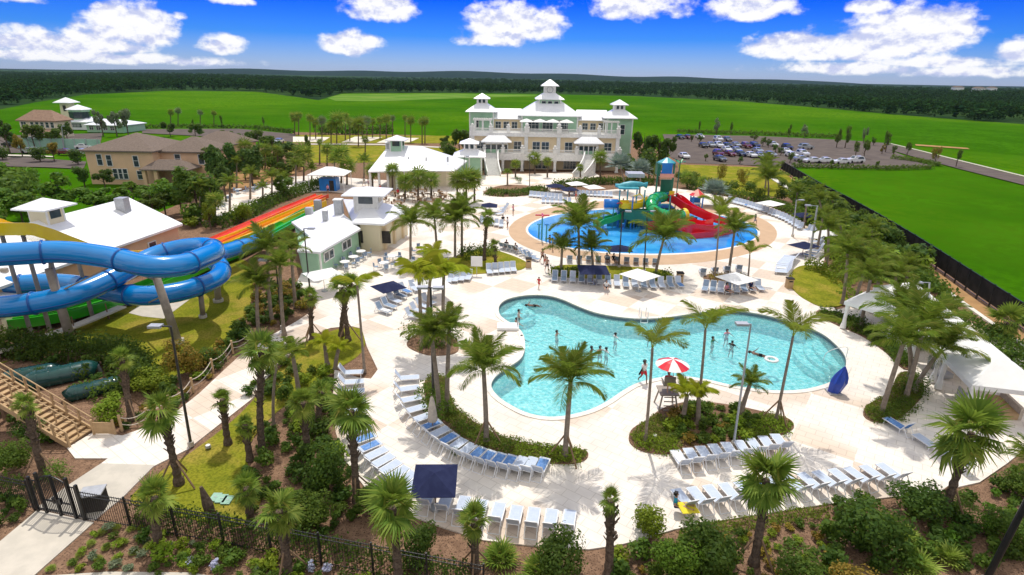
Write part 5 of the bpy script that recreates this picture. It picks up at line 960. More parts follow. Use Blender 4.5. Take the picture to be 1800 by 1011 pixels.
# cafe wall details placed along its long wall
wd = (BR2-FR).normalized(); wn = V((wd.y, -wd.x, 0)); wn = wn if wn.y < 0 or wn.x > 0 else -wn; L_ = (BR2-FR).length; Mw = Matrix.Translation(FR-cf.location-wn*.33)@Matrix(((wd.x, wn.x, 0, 0), (wd.y, wn.y, 0, 0), (0, 0, 1, -wz), (0, 0, 0, 1)))
for t0 in (.12, .55):
    w_ = MB()
    for a, b_, z0, z_ in ((0, 2.3, 1.3, 1.42), (0, 2.3, 2.3, 2.42), (0, .15, 1.3, 2.42), (1.08, 1.22, 1.3, 2.42), (2.15, 2.3, 1.3, 2.42)): w_.box(L_*t0+a, L_*t0+b_, 0, .09, z0, z_, Mw)
    o_ = w_.build('window', M['trim'], cf); MB().box(L_*t0+.1, L_*t0+2.2, .01, .05, 1.4, 2.35, Mw).build('pane', M['glass'], o_)
MB().box(.3, .6, -.3, .1, 0, wz-.25, Mw).build('corner_board', M['trim'], cf)
for k in range(3):
    q = BRR.lerp(BRB, .1+.3*k)-cf.location; MB().box(q.x-1.0, q.x-.3, q.y+.3, q.y+1, 0, z1-.3).build('column', M['tan'], cf)
q = BRR.lerp(BF, .35)-cf.location; bx('opening', 'dark', cf, q.x-1.8, q.x+1.8, q.y+.72, q.y+.8, .9, 2.4)
# service building on the left
sv = thing('service_building', 'long tan service building with a white roof and square cupola behind the blue tube', 'building', at(180, 470))
z1 = 3.6; e = [at(321, 393, z1), at(205, 437, z1), at(24, 496, z1)]
d_ = (e[0]-e[2]).normalized(); nrm = V((-d_.y, d_.x, 0)); nrm = nrm if nrm.y > 0 else -nrm; Ls = (e[0]-e[2]).length+14; A0 = e[0]; A1 = e[0]-d_*Ls
wid = 11.6; rdg0 = A0-d_*.4+nrm*wid/2+V((0, 0, 2.8)); rdg1 = A1+nrm*wid/2+V((0, 0, 2.8)); B0, B1 = A0+nrm*wid, A1+nrm*wid
roof_faces(sv, [A0, A1, rdg1, rdg0, B0, B1], [(0, 1, 2, 3), (3, 2, 5, 4), (0, 3, 4)], 'roof'); eaves(sv, [A0, A1, B1, B0], z1, 0, 'stucco', .6)
cupola(sv, rdg0-d_*10.2+V((0, 0, -.2)), .95, 1.35, 0, .85, .8, 'cream', atan2(d_.y, d_.x))
q = A0-d_*3.2+nrm*4.2; q.z = 5.7; c_ = MB().box(-.5, .5, -.5, .5, -.6, 1.3).build('roof_vent', M['grey'], sv); c_.location = q-sv.location
for k in (4.5, 9.5, 16, 23):
    q = A0-d_*k-sv.location-nrm*(-.55); f_ = MB().box(-.6, .6, -.12, .0, 1.3, 2.7).build('window', M['trim'], sv); f_.location = (q.x, q.y, 0); f_.rotation_euler = (0, 0, atan2(d_.y, d_.x)); MB().box(-.45, .45, -.16, -.125, 1.4, 2.6).build('pane', M['glass'], f_)
lo = thing('pump_house', 'low white roofed pump building at the left edge under the blue tube', 'building', at(20, 530))
z1 = 2.6; a = [at(-120, 500, z1), at(55, 502, z1), at(30, 540, z1), at(-120, 570, z1)]; rr = [at(-120, 470, 4.4), at(20, 468, 4.4)]
dd = V((-9, 0, 0)); a = [at(62, 490, z1), at(-5, 545, z1)]; w2 = V((-8, 3.0, 0)); rc = (a[0]+a[1])/2+w2*.5
roof_faces(lo, [a[0], a[1], a[1]+w2, a[0]+w2, a[0]+w2*.5+V((0, 0, 1.4)), a[1]+w2*.5+V((0, 0, 1.4))], [(0, 1, 5, 4), (2, 3, 4, 5), (1, 2, 5), (3, 0, 4)], 'roof_y'); eaves(lo, [a[0], a[1], a[1]+w2, a[0]+w2], z1, -.2, 'cream', .4)
# tan house
def house(name, label, loc, rz, w, d, h, mat, rmat, rise, wins, over=.6, back=()):
    r = thing(name, label, 'house', loc, rz); bx('wall', mat, r, -w/2, w/2, 0, d, -.3, h); k = min(w, d)/2+over-.05
    P('roof', rmat, r, lambda b: b.hip(-w/2-over, w/2+over, -over, d+over, h+.03, h+rise, k, k, .25))
    for (x, z, ww, hh) in wins: window(r, x, x+ww, -.012, z, z+hh, 2 if ww > 1.1 else 1)
    return r
cA, cB, cC = at(162, 322), at(278, 324), at(357, 305)
h1 = aty(278, 266, cB.y).z; dA = cB-cA; w_ = dA.length; rzA = atan2(dA.y, dA.x)
th_ = house('tan_house', 'two storey peach stucco house with a brown hipped roof facing the green lot', (cA+cB)/2, rzA, w_, 12.5, h1, 'stucco', 'shingle', 2.6, [(-w_*.34, h1*.56, .9, 1.9), (-w_*.2, h1*.54, .9, 1.9), (w_*.2, h1*.53, .9, 1.9), (-w_*.14, .9, .9, 1.8), (-w_*.07, .9, .9, 1.8), (w_*.22, .9, 1.0, 1.5), (w_*.0, .9, .9, 1.8)])
bx('wing', 'stucco', th_, w_/2+.01, w_/2+9, 2.5, 11, -.3, h1-.3); P('wing_roof', 'shingle', th_, lambda b: b.hip(w_/2-.5, w_/2+9.6, 1.9, 11.6, h1-.25, h1+2.0, 4.6, 4.6, .25))
for x in (2.6, 7): window(th_, w_/2+x, w_/2+x+1, 2.49, h1*.58, h1*.58+1.7, 1)
P('porch_roof', 'shingle', th_, lambda b: b.hip(w_/2-1.4, w_/2+7.4, -2.6, 2.45, 3.1, 4.6, 2.4, 2.4, .2))
for x in (-.9, 1.2, 6.6): bx('porch_post', 'stucco', th_, w_/2+x-.3, w_/2+x+.3, -2.2, -1.6, -.3, 2.9)
window(th_, w_/2+2.2, w_/2+5.2, 2.49, .2, 2.3, 3)
for k in range(5): c_ = at(232+k*8, 322); tag(link('cypress', clump_mesh('cone', k % 4, 700, .07, 'leaf_mid'), None, None, loc=c_), 'clipped upright shrub in the row against the wall of the tan house', 'shrub', 'upright shrubs against the tan house').scale = (1.5, 1.5, 3.3)
hb = house('brown_house', 'house with a brown roof hidden behind the grove and the tan house', at(378, 284), R(-14), 11, 8, 4.2, 'stucco', 'shingle', 2.4, [(-4, 1, 1, 1.6), (-1, 1, 1, 1.6)])
# far buildings at the left
fh = house('far_house', 'far two storey house with a clay coloured roof and a row of windows', at(72, 242), R(-4), 11.5, 6, 5.0, 'cream', 'redtile', 2.9, [(-5.2, 3.0, 1.6, 1.5), (-2.2, 3.0, 1.0, 1.5), (-.6, 3.0, 1.0, 1.5), (1.0, 3.0, 1.0, 1.5), (2.6, 3.0, 1.0, 1.5), (4.2, 3.0, 1.0, 1.5)])
P('lean_to_roof', 'redtile', fh, lambda b: b.hip(-4, 6, -2.6, -.02, 1.9, 2.7, .1, 1.2)); 
ft = thing('watch_tower', 'slim far tower with a pale pointed cap', 'tower', at(127, 222))
hz = aty(127, 180, ft.location.y).z; P('shaft', 'cream', ft, lambda b: b.add([(x*s, y*s, z) for s, z in ((2.0, 0), (1.5, hz)) for x, y in ((-1, -1), (1, -1), (1, 1), (-1, 1))], [(0, 1, 5, 4), (1, 2, 6, 5), (2, 3, 7, 6), (3, 0, 4, 7), (4, 5, 6, 7)])); P('cap', 'roof', ft, lambda b: b.hip(-2.9, 2.9, -2.9, 2.9, hz, hz+1.7, 2.85, 2.85)); bx('opening', 'dark', ft, -.5, .5, -1.75, -1.6, hz-3, hz-1)
fr = thing('round_pavilion', 'far octagonal glazed pavilion with a white cap beside the slim tower', 'pavilion', at(146, 226))
hz = aty(146, 193, fr.location.y).z; P('wall', 'green', fr, lambda b: b.tube([V((0, 0, 0)), V((0, 0, hz))], 3.1, 8)); P('roof', 'roof', fr, lambda b: b.tube([V((0, 0, hz)), V((0, 0, hz+.2)), V((0, 0, hz+1.7))], [3.9, 3.9, .1], 8)); P('glazing', 'glass', fr, lambda b: b.tube([V((0, 0, hz*.55)), V((0, 0, hz*.9))], 3.14, 8))
for x0, x1, yb, yt, lab in ((114, 157, 228, 206, 'far white hall with a peaked roof, left of two'), (150, 222, 233, 212, 'far white hall with a long peaked roof, right of two')):
    c_ = at((x0+x1)/2, yb); r = thing('far_hall', lab, 'building', c_, R(-3)); w_ = (x1-x0)*mpp(c_); hh = aty((x0+x1)/2, yt, c_.y).z
    bx('wall', 'white' if x0 < 140 else 'green', r, -w_/2+.5, w_/2-.5, 0, 11, 0, hh*.62); P('roof', 'roof', r, lambda b: b.hip(-w_/2, w_/2, -.6, 11.6, hh*.63, hh, 4, 5.9)); 
    for k in range(4): window(r, -w_/2+1.5+k*(w_-4)/4, -w_/2+2.9+k*(w_-4)/4, -.01, .8, hh*.5, 2)
fw = thing('screen_fence', 'pale green screen fence in front of the far houses', 'fence', at(118, 262)); bx('screen', 'utility', fw, -13, 9, 0, .15, 0, 2.6)
for k in range(8): bx('post', 'grey', fw, -13+k*3.05, -12.85+k*3.05, -.1, -.005, 0, 2.8)
for x, y, w_, lab in ((1685, 163, 26, 'tiny pale distant building above the right hand woods, left'), (1745, 164, 20, 'tiny pale distant building above the right hand woods, right'), (1722, 166, 26, 'tiny pale distant building above the right hand woods, middle')):
    c_ = at(x, y, 0); r = thing('distant_building', lab, 'building', c_); s_ = w_*.6*mpp(c_); bx('wall', 'white', r, -s_/2, s_/2, 0, 14, 0, 12); P('roof', 'shingle', r, lambda b: b.hip(-s_/2-.6, s_/2+.6, -.6, 14.6, 12, 15, 5, 5))
# small blue hut at the end of the racing slide
bh = thing('hut', 'small bright blue hut with a white canopy at the end of the racing slide', 'hut', at(577, 336)); bx('wall', 'play_blue', bh, -1.5, 1.5, 0, 2.2, 0, 2.2); bx('doorway', 'dark', bh, .3, 1.1, -.04, -.005, .05, 1.9)
P('roof', 'canvas', bh, lambda b: b.hip(-3.4, 3.2, -.6, 4.8, 2.9, 4.0, 2.6, 2.4, .1))
for x in (-3.2, 3.0):
    for y in (-.4, 4.6): P('post', 'frame', bh, lambda b: b.cyl((x, y, 0), .06, .06, 2.85, 6))
# ------------------------------------------------------------------ fences, gate, stairs
def fence_run(name, label, px, h, step, picket=.125, postw=.075, mat='black', cat='fence'):
    Pp = [at(x, y, -.02) for x, y in px]; root = thing(name, label, cat, Pp[0]); o = Pp[0]; b = MB(); n = 0
    pts = [p-o for p in Pp]
    for zz in (.15, h-.25, h-.06): MB().sweep([p+V((0, 0, zz)) for p in pts], [(-.015, -.015), (.015, -.015), (.015, .015), (-.015, .015)]).build('rail', M[mat], root)
    tot = sum((q-p).length for p, q in zip(pts, pts[1:])); m = int(tot/picket); pk = MB()
    for q in resample([(p.x, p.y) for p in pts], m): pk.box(q[0]-.008, q[0]+.008, q[1]-.008, q[1]+.008, .05, h)
    pk.build('infill', M[mat], root)
    for q in resample([(p.x, p.y) for p in pts], int(tot/step)+1): MB().box(q[0]-postw/2, q[0]+postw/2, q[1]-postw/2, q[1]+postw/2, 0, h+.08).build('post', M[mat], root)
    return root
fence_run('picket_fence', 'long black metal picket fence crossing the front from the gate to the bottom edge', [(152, 915), (205, 924), (300, 941), (410, 961), (520, 984), (640, 1008), (760, 1032), (850, 1050)], 1.7, 2.3)
fence_run('picket_fence', 'short black metal picket fence left of the arched gate', [(-60, 874), (0, 883), (62, 897)], 1.7, 2.3)
g0, g1 = at(68, 898, .0), at(150, 914, .0); gt = thing('gate', 'black double gate with an arched top across the concrete path', 'gate', g0); v_ = g1-g0; L_ = v_.length; gd = v_.normalized(); Mg = Matrix(((gd.x, -gd.y, 0, 0), (gd.y, gd.x, 0, 0), (0, 0, 1, 0), (0, 0, 0, 1)))
for x in (0, L_*.19, L_*.5, L_*.82, L_): MB().box(x-.06, x+.06, -.06, .06, 0, 2.0+(.3 if .1 < x/L_ < .9 else 0), Mg).build('post', M['black'], gt)
for x0, x1 in ((.19, .5), (.5, .82)):
    b = MB(); 
    for z in (.18, .75): b.box(L_*x0+.07, L_*x1-.07, -.03, .03, z, z+.06, Mg)
    k = L_*x0+.12
    while k < L_*x1-.08: s_ = (k/L_-.5)/.32; b.box(k-.013, k+.013, -.013, .013, .1, 1.9+.35*max(0, 1-s_*s_), Mg); k += .1
    top = [Mg@V((L_*(x0+(x1-x0)*i/8), 0, 1.9+.35*max(0, 1-((x0+(x1-x0)*i/8-.5)/.32)**2))) for i in range(9)]; b.tube(top, .03, 6); lf = b.build('leaf', M['black'], gt)
    MB().box(L_*.5-.25 if x0 < .4 else L_*.5+.1, L_*.5-.1 if x0 < .4 else L_*.5+.25, -.06, .06, .7, 1.0, Mg).build('latch', M['black'], lf)
for x0, x1 in ((0, .19), (.82, 1)):
    b = MB(); k = L_*x0+.1
    while k < L_*x1-.06: b.box(k-.012, k+.012, -.012, .012, .1, 1.85, Mg); k += .11
    for z in (.15, 1.8): b.box(L_*x0, L_*x1, -.02, .02, z, z+.05, Mg)
    b.build('side_panel', M['black'], gt)
gb = thing('pay_box', 'dark box standing on the concrete path just inside the gate', 'box', at(170, 893), R(15)); bx('cabinet', 'dark', gb, -.45, .45, -.35, .35, .05, .95); bx('lid', 'grey', gb, -.5, .5, -.4, .4, .955, 1.02)
# right fence with dark screen
root = thing('screened_fence', 'black screened fence running along the right side beside the green field', 'fence', at(*FENCE_PX[0])); o = root.location; pts = [V((p.x, p.y, 0))-V((o.x, o.y, 0)) for p in FENCE]
MB().sweep([p+V((0, 0, .45)) for p in pts], [(-.03, 0), (.03, 0), (.03, 1.75), (-.03, 1.75)]).build('screen', M['screen'], root)
for z in (.25, 2.25): MB().sweep([p+V((0, 0, z)) for p in pts], [(-.04, -.03), (.04, -.03), (.04, .03), (-.04, .03)]).build('rail', M['black'], root)
for q in resample([(p.x, p.y) for p in pts], 46): MB().box(q[0]-.06, q[0]+.06, q[1]-.06, q[1]+.06, 0, 2.35).build('post', M['black'], root)
# timber stairs
sa, sb = at(120, 786), at(164, 758); stt = thing('timber_stairs', 'tan timber stairs with handrails climbing to the left edge', 'stairs', (sa+sb)/2); wv = (sb-sa); Wd = wv.length; wv.normalize(); up = V((-wv.y, wv.x, 0)); up = up if up.x < 0 else -up
Ms = Matrix(((up.x, wv.x, 0, 0), (up.y, wv.y, 0, 0), (0, 0, 1, 0), (0, 0, 0, 1)))
N = 17; run, rise = .34, .175
for i in range(N): MB().box(i*run, i*run+.36, -Wd/2+.06, Wd/2-.06, (i+1)*rise-.05, (i+1)*rise, Ms).build('tread', M['wood'], stt); 
rs = MB()
for i in range(N): rs.box(i*run+.01, i*run+.03, -Wd/2+.06, Wd/2-.06, i*rise, (i+1)*rise-.052, Ms)
rs.build('riser', M['woodd'], stt)
for s_ in (-1, 1):
    y = s_*Wd/2; a_, b_ = Ms@V((-.1, y, .05)), Ms@V((N*run+4, y, N*rise+.05)); e_ = Ms@V((N*run, y, N*rise))
    MB().bar(a_, e_, .09, .32).build('stringer', M['wood'], stt)
    hr = MB(); tp = [Ms@V((-.15, y, .95)), Ms@V((N*run, y, N*rise+.95)), Ms@V((N*run+5, y, N*rise+.95))]
    hr.tube(tp, .04, 6); hr.tube([p-V((0, 0, .45)) for p in tp], .03, 6); hr.build('handrail', M['wood'], stt)
    for k in range(8): x = -.1+k*N*run/7; MB().box(x-.05, x+.05, y-.05, y+.05, x/run*rise-.1, x/run*rise+.97, Ms).build('post', M['wood'], stt)
rm = [Ms@V((-.0, 0, 1.0)), Ms@V((N*run, 0, N*rise+.9))]; MB().tube(rm, .03, 6).build('middle_rail', M['wood'], stt)
for k in range(5): x = .1+k*N*run/4.3; MB().box(x-.03, x+.03, -.03, .03, x/run*rise, x/run*rise+.95, Ms).build('post', M['wood'], stt)
MB().box(N*run+.02, N*run+7, -Wd/2, Wd/2, N*rise-.2, N*rise, Ms).build('landing', M['wood'], stt)
for y in (-Wd/2+.2, Wd/2-.2):
    for x in (N*run+.3, N*run+3): MB().box(x-.12, x+.12, y-.12, y+.12, -.1, N*rise-.2, Ms).build('landing_post', M['woodd'], stt)
lf = thing('timber_fence', 'low tan timber fence panel at the foot of the stairs', 'fence', at(166, 764)); q = at(203, 764)-lf.location
MB().bar(V((0, 0, .45)), q+V((0, 0, .45)), .05, .75).build('panel', M['wood'], lf)
for p in (V((0, 0, 0)), q): MB().cyl(p, .07, .07, 1.0, 8).build('post', M['wood'], lf)
rp = thing('rope_rail', 'rope rail on short timber posts along the upper side of the left walk', 'railing', at(215, 758)); pr = [at(x, y) - rp.location for x, y in [(215, 758), (262, 745), (300, 722), (340, 690), (375, 655), (410, 622), (445, 600)]]
for p in pr: MB().cyl(p, .08, .08, 1.1, 8).build('post', M['wood'], rp)
for h in (.95, .5):
    b = MB(); 
    for a_, b_ in zip(pr, pr[1:]): b.tube([a_.lerp(b_, k/6)+V((0, 0, h-.28*(1-(2*k/6-1)**2))) for k in range(7)], .03, 5)
    b.build('rope', M['bag'], rp)
for x, y, s_, lab, a_ in ((56, 664, .62, 'dark green ribbed pump cover behind the stairs, smallest, at the back', .5), (110, 668, .8, 'dark green ribbed pump cover behind the stairs, the large middle one', .6), (170, 690, .62, 'dark green ribbed pump cover behind the stairs, partly hidden by the hedge', .62)):
    r = thing('pump_cover', lab, 'pump cover', at(x, y), a_, 'pump covers behind the stairs'); n = 14; prof = [(1.0*s_*cos(pi*k/n), 1.15*s_*sin(pi*k/n)**.7) for k in range(n+1)]
    MB().sweep([V((-2.1*s_, 0, 0)), V((-1.9*s_, 0, 0.1)), V((1.9*s_, 0, .1)), V((2.1*s_, 0, 0))], prof).build('housing', M['pump'], r, True)
    for k in range(5): MB().sweep([V((-1.6*s_+k*.8*s_-.06, 0, .1)), V((-1.6*s_+k*.8*s_+.06, 0, .1))], [(a*1.04, b_*1.04) for a, b_ in prof]).build('rib', M['pump'], r)
    MB().tube([V((2.1*s_, 0, .5)), V((2.6*s_, 0, .5)), V((2.7*s_, 0, 0))], .14, 8).build('pipe', M['grey'], r)
# ------------------------------------------------------------------ blue tube slide
bt = thing('tube_slide', 'long glossy blue enclosed tube slide winding in two loops above the lawn', 'water slide', at(273, 600)); o = bt.location
pth = spline([at(*p)-o for p in [(-160, 462, 8.2), (-60, 452, 8.0), (30, 446, 7.8), (110, 443, 7.6), (190, 452, 7.2), (262, 468, 6.8), (318, 466, 6.5), (358, 452, 6.3), (377, 442, 6.1), (362, 434, 5.9), (320, 437, 5.6), (278, 448, 5.3), (238, 467, 4.9), (190, 493, 4.5), (130, 518, 4.2), (60, 533, 3.9), (-10, 540, 3.7), (-75, 536, 3.5), (-105, 522, 3.4), (-70, 509, 3.3), (-5, 504, 3.2), (70, 498, 3.1), (130, 500, 3.0), (190, 512, 3.0), (250, 520, 3.0), (305, 515, 2.9), (350, 503, 2.8), (383, 487, 2.7), (388, 470, 2.6), (378, 458, 2.5), (386, 447, 2.3), (408, 439, 2.1), (436, 430, 1.9), (470, 416, 1.6)]], 9)
MB().tube(pth, .8, 20).build('tube', M['blue'], bt, True)
acc = 0; last = pth[0]; nxt = 1.5; k = 0
for i in range(1, len(pth)-1):
    acc += (pth[i]-last).length; last = pth[i]
    if acc > nxt:
        nxt += 5.2; tg = (pth[i+1]-pth[i-1]).normalized(); MB().tube([pth[i]-tg*.06, pth[i]+tg*.06], .88, 20).build('joint_ring', M['blued'], bt, True)
sm = [p+V((0, 0, -.3)) for p in pth]
def side(pts, off): 
    out = []
    for i in range(len(pts)):
        t_ = pts[min(i+1, len(pts)-1)]-pts[max(i-1, 0)]; x = t_.cross(V((0, 0, 1))).normalized(); out.append(pts[i]+x*off)
    return out
for s_ in (-1, 1): MB().tube(side(sm, s_*.75), .05, 5).build('seam', M['blued'], bt)
for bx_, by_, tx_, ty_, r_ in ((130, 614, 86, 470, .32), (313, 602, 274, 484, .32), (28, 560, 6, 470, .32), (357, 558, 352, 512, .22), (384, 530, 380, 490, .3), (-60, 600, -90, 540, .4)):
    B = at(bx_, by_); T = aty(tx_, ty_, B.y); h = T.z; q = B-o; c_ = MB().tube([q, q+V((T.x-B.x, 0, h-.1))], [r_, r_*.9], 14).build('column', M['galv'], bt, True); MB().cyl(q, r_*1.5, r_*1.5, .25, 14).build('footing', M['concrete'], c_)
    tp = q+V((T.x-B.x, 0, h-.4)); near = min(pth, key=lambda p: (p-tp).length)
    MB().bar(tp, near+V((0, 0, -.72)), .16).build('bracket', M['galv'], c_)
    if r_ > .3:
        far = min(pth, key=lambda p: abs((p-tp).length-4.2)+(3 if p.z < tp.z-3 else 0)); MB().bar(q+V(((T.x-B.x)*.7, 0, h*.7)), far+V((0, 0, -.76)), .1).build('strut', M['galv'], c_)
# ------------------------------------------------------------------ racing slide lanes
rsl = thing('racing_slide', 'wide racing slide with red, orange and yellow open lanes side by side', 'water slide', at(470, 398)); o = rsl.location
def U(w, h=.45): return [(-w/2, h), (-w/2+.12, h), (-w/2+.2, .06), (w/2-.2, .06), (w/2-.12, h), (w/2, h), (w/2, -.3), (-w/2, -.3)]
LN = {'red': ([(322, 452, 1.6), (352, 438, 1.3), (400, 416, .9), (480, 380, .6), (566, 344, .5)], 2.4), 'orange': ([(330, 456, 1.6), (362, 440, 1.2), (410, 419, .9), (480, 388, .6), (568, 350, .5)], 1.0), 'yellow': ([(-130, 402, 9.7), (0, 402, 9.1), (50, 409, 8.4), (112, 430, 6.8), (200, 452, 4.6), (300, 448, 2.4), (385, 433, 1.0), (480, 395, .6), (562, 358, .5)], 2.3)}
for nm, (pp, w_) in LN.items():
    q = spline([at(*p)-o for p in pp], 8); ln_ = MB().sweep(q, U(w_, .6 if nm == 'yellow' else .3)).build('lane', M['lane_'+nm], rsl, False); ln_['label'] = nm+' lane'
    if w_ > 1.5: MB().sweep([p+V((0, 0, .1)) for p in q], [(-.09, 0), (.09, 0), (.09, .12), (-.09, .12)]).build('divider', M['lane_'+('orange' if nm == 'red' else 'yellow')], ln_)
    if nm == 'yellow':
        for k in (8, 14, 20, 26, 32, 38): MB().cyl((q[k].x, q[k].y, 0), .16, .14, max(.3, q[k].z-.15), 10).build('post', M['galv'], rsl)
gs = thing('green_slide', 'bright green open slide running low across the lawn under the blue tube', 'water slide', at(200, 545)); o = gs.location
q = spline([at(*p)-o for p in [(-110, 580, .9), (0, 567, .8), (100, 554, .7), (200, 528, .65), (290, 495, .6), (360, 464, .6), (420, 440, .6), (490, 404, .7), (550, 370, .6)]], 8)
MB().sweep(q, U(2.2, .5)).build('lane', M['lane_green'], gs); MB().sweep([p+V((0, 0, .1)) for p in q], [(-.07, 0), (.07, 0), (.07, .2), (-.07, .2)]).build('divider', M['lane_green'], gs)
for k in range(2, len(q)-2, 5): MB().bar((q[k].x-.7, q[k].y, 0), (q[k].x-.7, q[k].y, q[k].z-.1), .12).build('post', M['galv'], gs); MB().bar((q[k].x+.7, q[k].y, 0), (q[k].x+.7, q[k].y, q[k].z-.1), .12).build('post', M['galv'], gs)
cat_ = thing('catwalk', 'narrow pale maintenance walk beside the green slide', 'walkway', at(130, 590)); o = cat_.location; q = spline([at(*p)-o for p in [(-80, 640, .5), (20, 612, .5), (130, 575, .5), (215, 540, .5)]], 5)
MB().sweep(q, [(-.45, 0), (.45, 0), (.45, .12), (-.45, .12)]).build('deck', M['concrete'], cat_)
for k in range(1, len(q)-1, 3): MB().bar((q[k].x, q[k].y, 0), (q[k].x, q[k].y, q[k].z), .12).build('post', M['woodd'], cat_); MB().bar((q[k].x, q[k].y, q[k].z), (q[k].x, q[k].y, q[k].z+.9), .07).build('rail_post', M['woodd'], cat_)
# ------------------------------------------------------------------ water play structure
ps = thing('water_play_structure', 'colourful water play structure with tower, tube and open slides standing in the blue pad', 'play structure', at(1172, 392)); o = ps.location; Y0 = o.y
def q_(x, y, dy=0.0): return aty(x, y, Y0+dy)-o
def px_box(name, mat, x0, x1, y0, y1, dy0, dy1, par=ps):
    a, b = q_(x0, y1, dy0), q_(x1, y0, dy0); return MB().box(a.x, b.x, dy0, dy1, a.z, b.z).build(name, M[mat], par)
for x in (1158, 1186):
    for dy in (0, 2.4): p = q_(x, 288, dy); MB().cyl((p.x, dy, 0), .13, .13, p.z, 8).build('tower_leg', M['play_dgreen'], ps)
px_box('tower_panel', 'play_blue', 1163, 1183, 287, 305, -.2, -.1); px_box('tower_band', 'play_pink', 1160, 1185, 306, 312, -.25, 2.6); px_box('platform', 'play_dgreen', 1157, 1187, 345, 348, -.3, 2.8); px_box('platform', 'play_dgreen', 1157, 1187, 366, 369, -.3, 2.8)
px_box('tower_panel', 'play_dgreen', 1160, 1184, 316, 338, 2.3, 2.4); px_box('tower_panel', 'play_dgreen', 1158, 1163, 289, 310, -.15, 2.4); px_box('tower_panel', 'play_yellow', 1176, 1186, 336, 345, -.25, -.15)
p = q_(1172, 287, 1.2); MB().tube([V((p.x, 1.2, p.z-.1)), V((p.x, 1.2, p.z+.15)), V((p.x, 1.2, p.z+.8))], [1.3, 1.3, .15], 10).build('tipping_bucket', M['teal'], ps, False)
pl = q_(1196, 282, .5); pm = MB()
for k in range(7): a = k*.9; pm.bar((pl.x, .5, pl.z-.4), (pl.x+cos(a)*.8, .5+sin(a)*.8, pl.z-.1+.2*(k % 2)), .16, .04)
pm.build('leaf_ornament', M['play_green'], ps); MB().bar((pl.x, .5, 0), (pl.x, .5, pl.z-.4), .12).build('ornament_post', M['play_dgreen'], ps)
gt_ = spline([q_(1166, 346, .3), q_(1152, 349, -1.6), q_(1145, 358, -3.4), q_(1148, 369, -4.6), q_(1162, 377, -5.2), q_(1182, 381, -5.2), q_(1199, 379, -4.6)], 7)
MB().tube(gt_, .8, 16).build('tube_slide_section', M['play_green'], ps, True)
for k in range(4, len(gt_)-1, 5): t_ = (gt_[k+1]-gt_[k-1]).normalized(); MB().tube([gt_[k]-t_*.05, gt_[k]+t_*.05], .87, 16).build('joint_ring', M['play_green'], ps)
t_ = (gt_[-1]-gt_[-2]).normalized(); MB().tube([gt_[-1], gt_[-1]+t_*.5], [.85, 1.0], 14, cap=False).build('tube_mouth', M['play_yellow'], ps)
UR = U(1.7, .75)
MB().sweep(spline([q_(1180, 350, .5), q_(1192, 354, -.8), q_(1210, 367, -2), q_(1240, 381, -2.6), q_(1266, 390, -2.2), q_(1284, 398, -1.2)], 8), UR).build('open_slide', M['play_red'], ps)
MB().sweep(spline([q_(1146, 398, -3.5), q_(1170, 396, -4.6), q_(1198, 398, -5.4), q_(1222, 406, -6.2), q_(1246, 408, -6.2), q_(1266, 404, -5.2)], 8), U(2.9, 1.3)).build('open_slide', M['play_red'], ps)
MB().sweep(spline([q_(1282, 400, -1.2), q_(1284, 408, -3.5), q_(1262, 413, -6.0), q_(1230, 416, -7.4), q_(1206, 419, -8)], 8), U(2.0, .9)).build('open_slide', M['play_red'], ps)
for x, y, dy in ((1210, 366, -2), (1238, 381, -2.6), (1266, 390, -2.2), (1150, 398, -3.6), (1222, 406, -6.2), (1262, 404, -5.4), (1148, 369, -3.6), (1182, 380, -4.2)): p = q_(x, y, dy); MB().cyl((p.x, p.y, 0), .11, .11, max(p.z-.2, .3), 8).build('support_post', M['play_blue'], ps)
# left platform with teal roof
for x in (1090, 1104, 1120, 1134):
    for dy in (-3, -.4): p = q_(x, 334, dy); MB().cyl((p.x, p.y, 0), .1, .1, p.z, 8).build('roof_post', M['teal'], ps)
def fish(b):
    c = q_(1106, 326, -1.8); n = 9; m = 14
    for i in range(m):
        pass
    prof = [(-2.0, .05), (-1.6, .3), (-.8, .62), (.2, .72), (1.0, .55), (1.6, .45), (2.0, .3), (2.5, .55)]
    b.tube([c+V((x, 0, .15*sin(x))) for x, r in prof], [max(.05, r*.85) for x, r in prof], 12)
P('roof_ornament', 'teal', ps, fish, True)
px_box('roof_slab', 'teal', 1088, 1124, 331, 333, -3.4, 0); px_box('shade_roof', 'grey', 1104, 1134, 306, 312, .5, 3.0)
px_box('platform', 'play_yellow', 1088, 1122, 361, 366, -3.4, 0); px_box('side_panel', 'play_yellow', 1090, 1106, 352, 361, -3.3, -3.2); px_box('side_panel', 'play_blue', 1104, 1124, 368, 380, -3.3, -3.2); px_box('side_panel', 'play_dgreen', 1088, 1100, 366, 392, -3.3, -.4); px_box('side_panel', 'play_blue', 1084, 1090, 372, 404, -3.3, -1.0)
MB().sweep(spline([q_(1142, 352, -1), q_(1126, 360, -2.6), q_(1106, 363, -3.6), q_(1092, 362, -3.8)], 7), U(1.0, .5)).build('open_slide', M['play_yellow'], ps)
MB().sweep(spline([q_(1098, 380, -3.6), q_(1120, 383, -4.2), q_(1145, 383, -4.4), q_(1164, 380, -4.6)], 7), U(1.3, 1.2)).build('open_slide', M['play_dgreen'], ps)
MB().sweep(spline([q_(1088, 380, -3.2), q_(1072, 386, -4.0), q_(1058, 390, -4.8), q_(1048, 396, -5.6)], 7), U(1.1, .5)).build('open_slide', M['play_green'], ps)
c = q_(1086, 358, -3); MB().tube([c+V((-1.9, 0, 0)), c], .62, 14).build('barrel', M['play_blue'], ps, True); MB().tube([c+V((-1.9, 0, -.72)), c+V((-.1, 0, -.72))], .14, 6).build('barrel_cradle', M['frame'], ps)
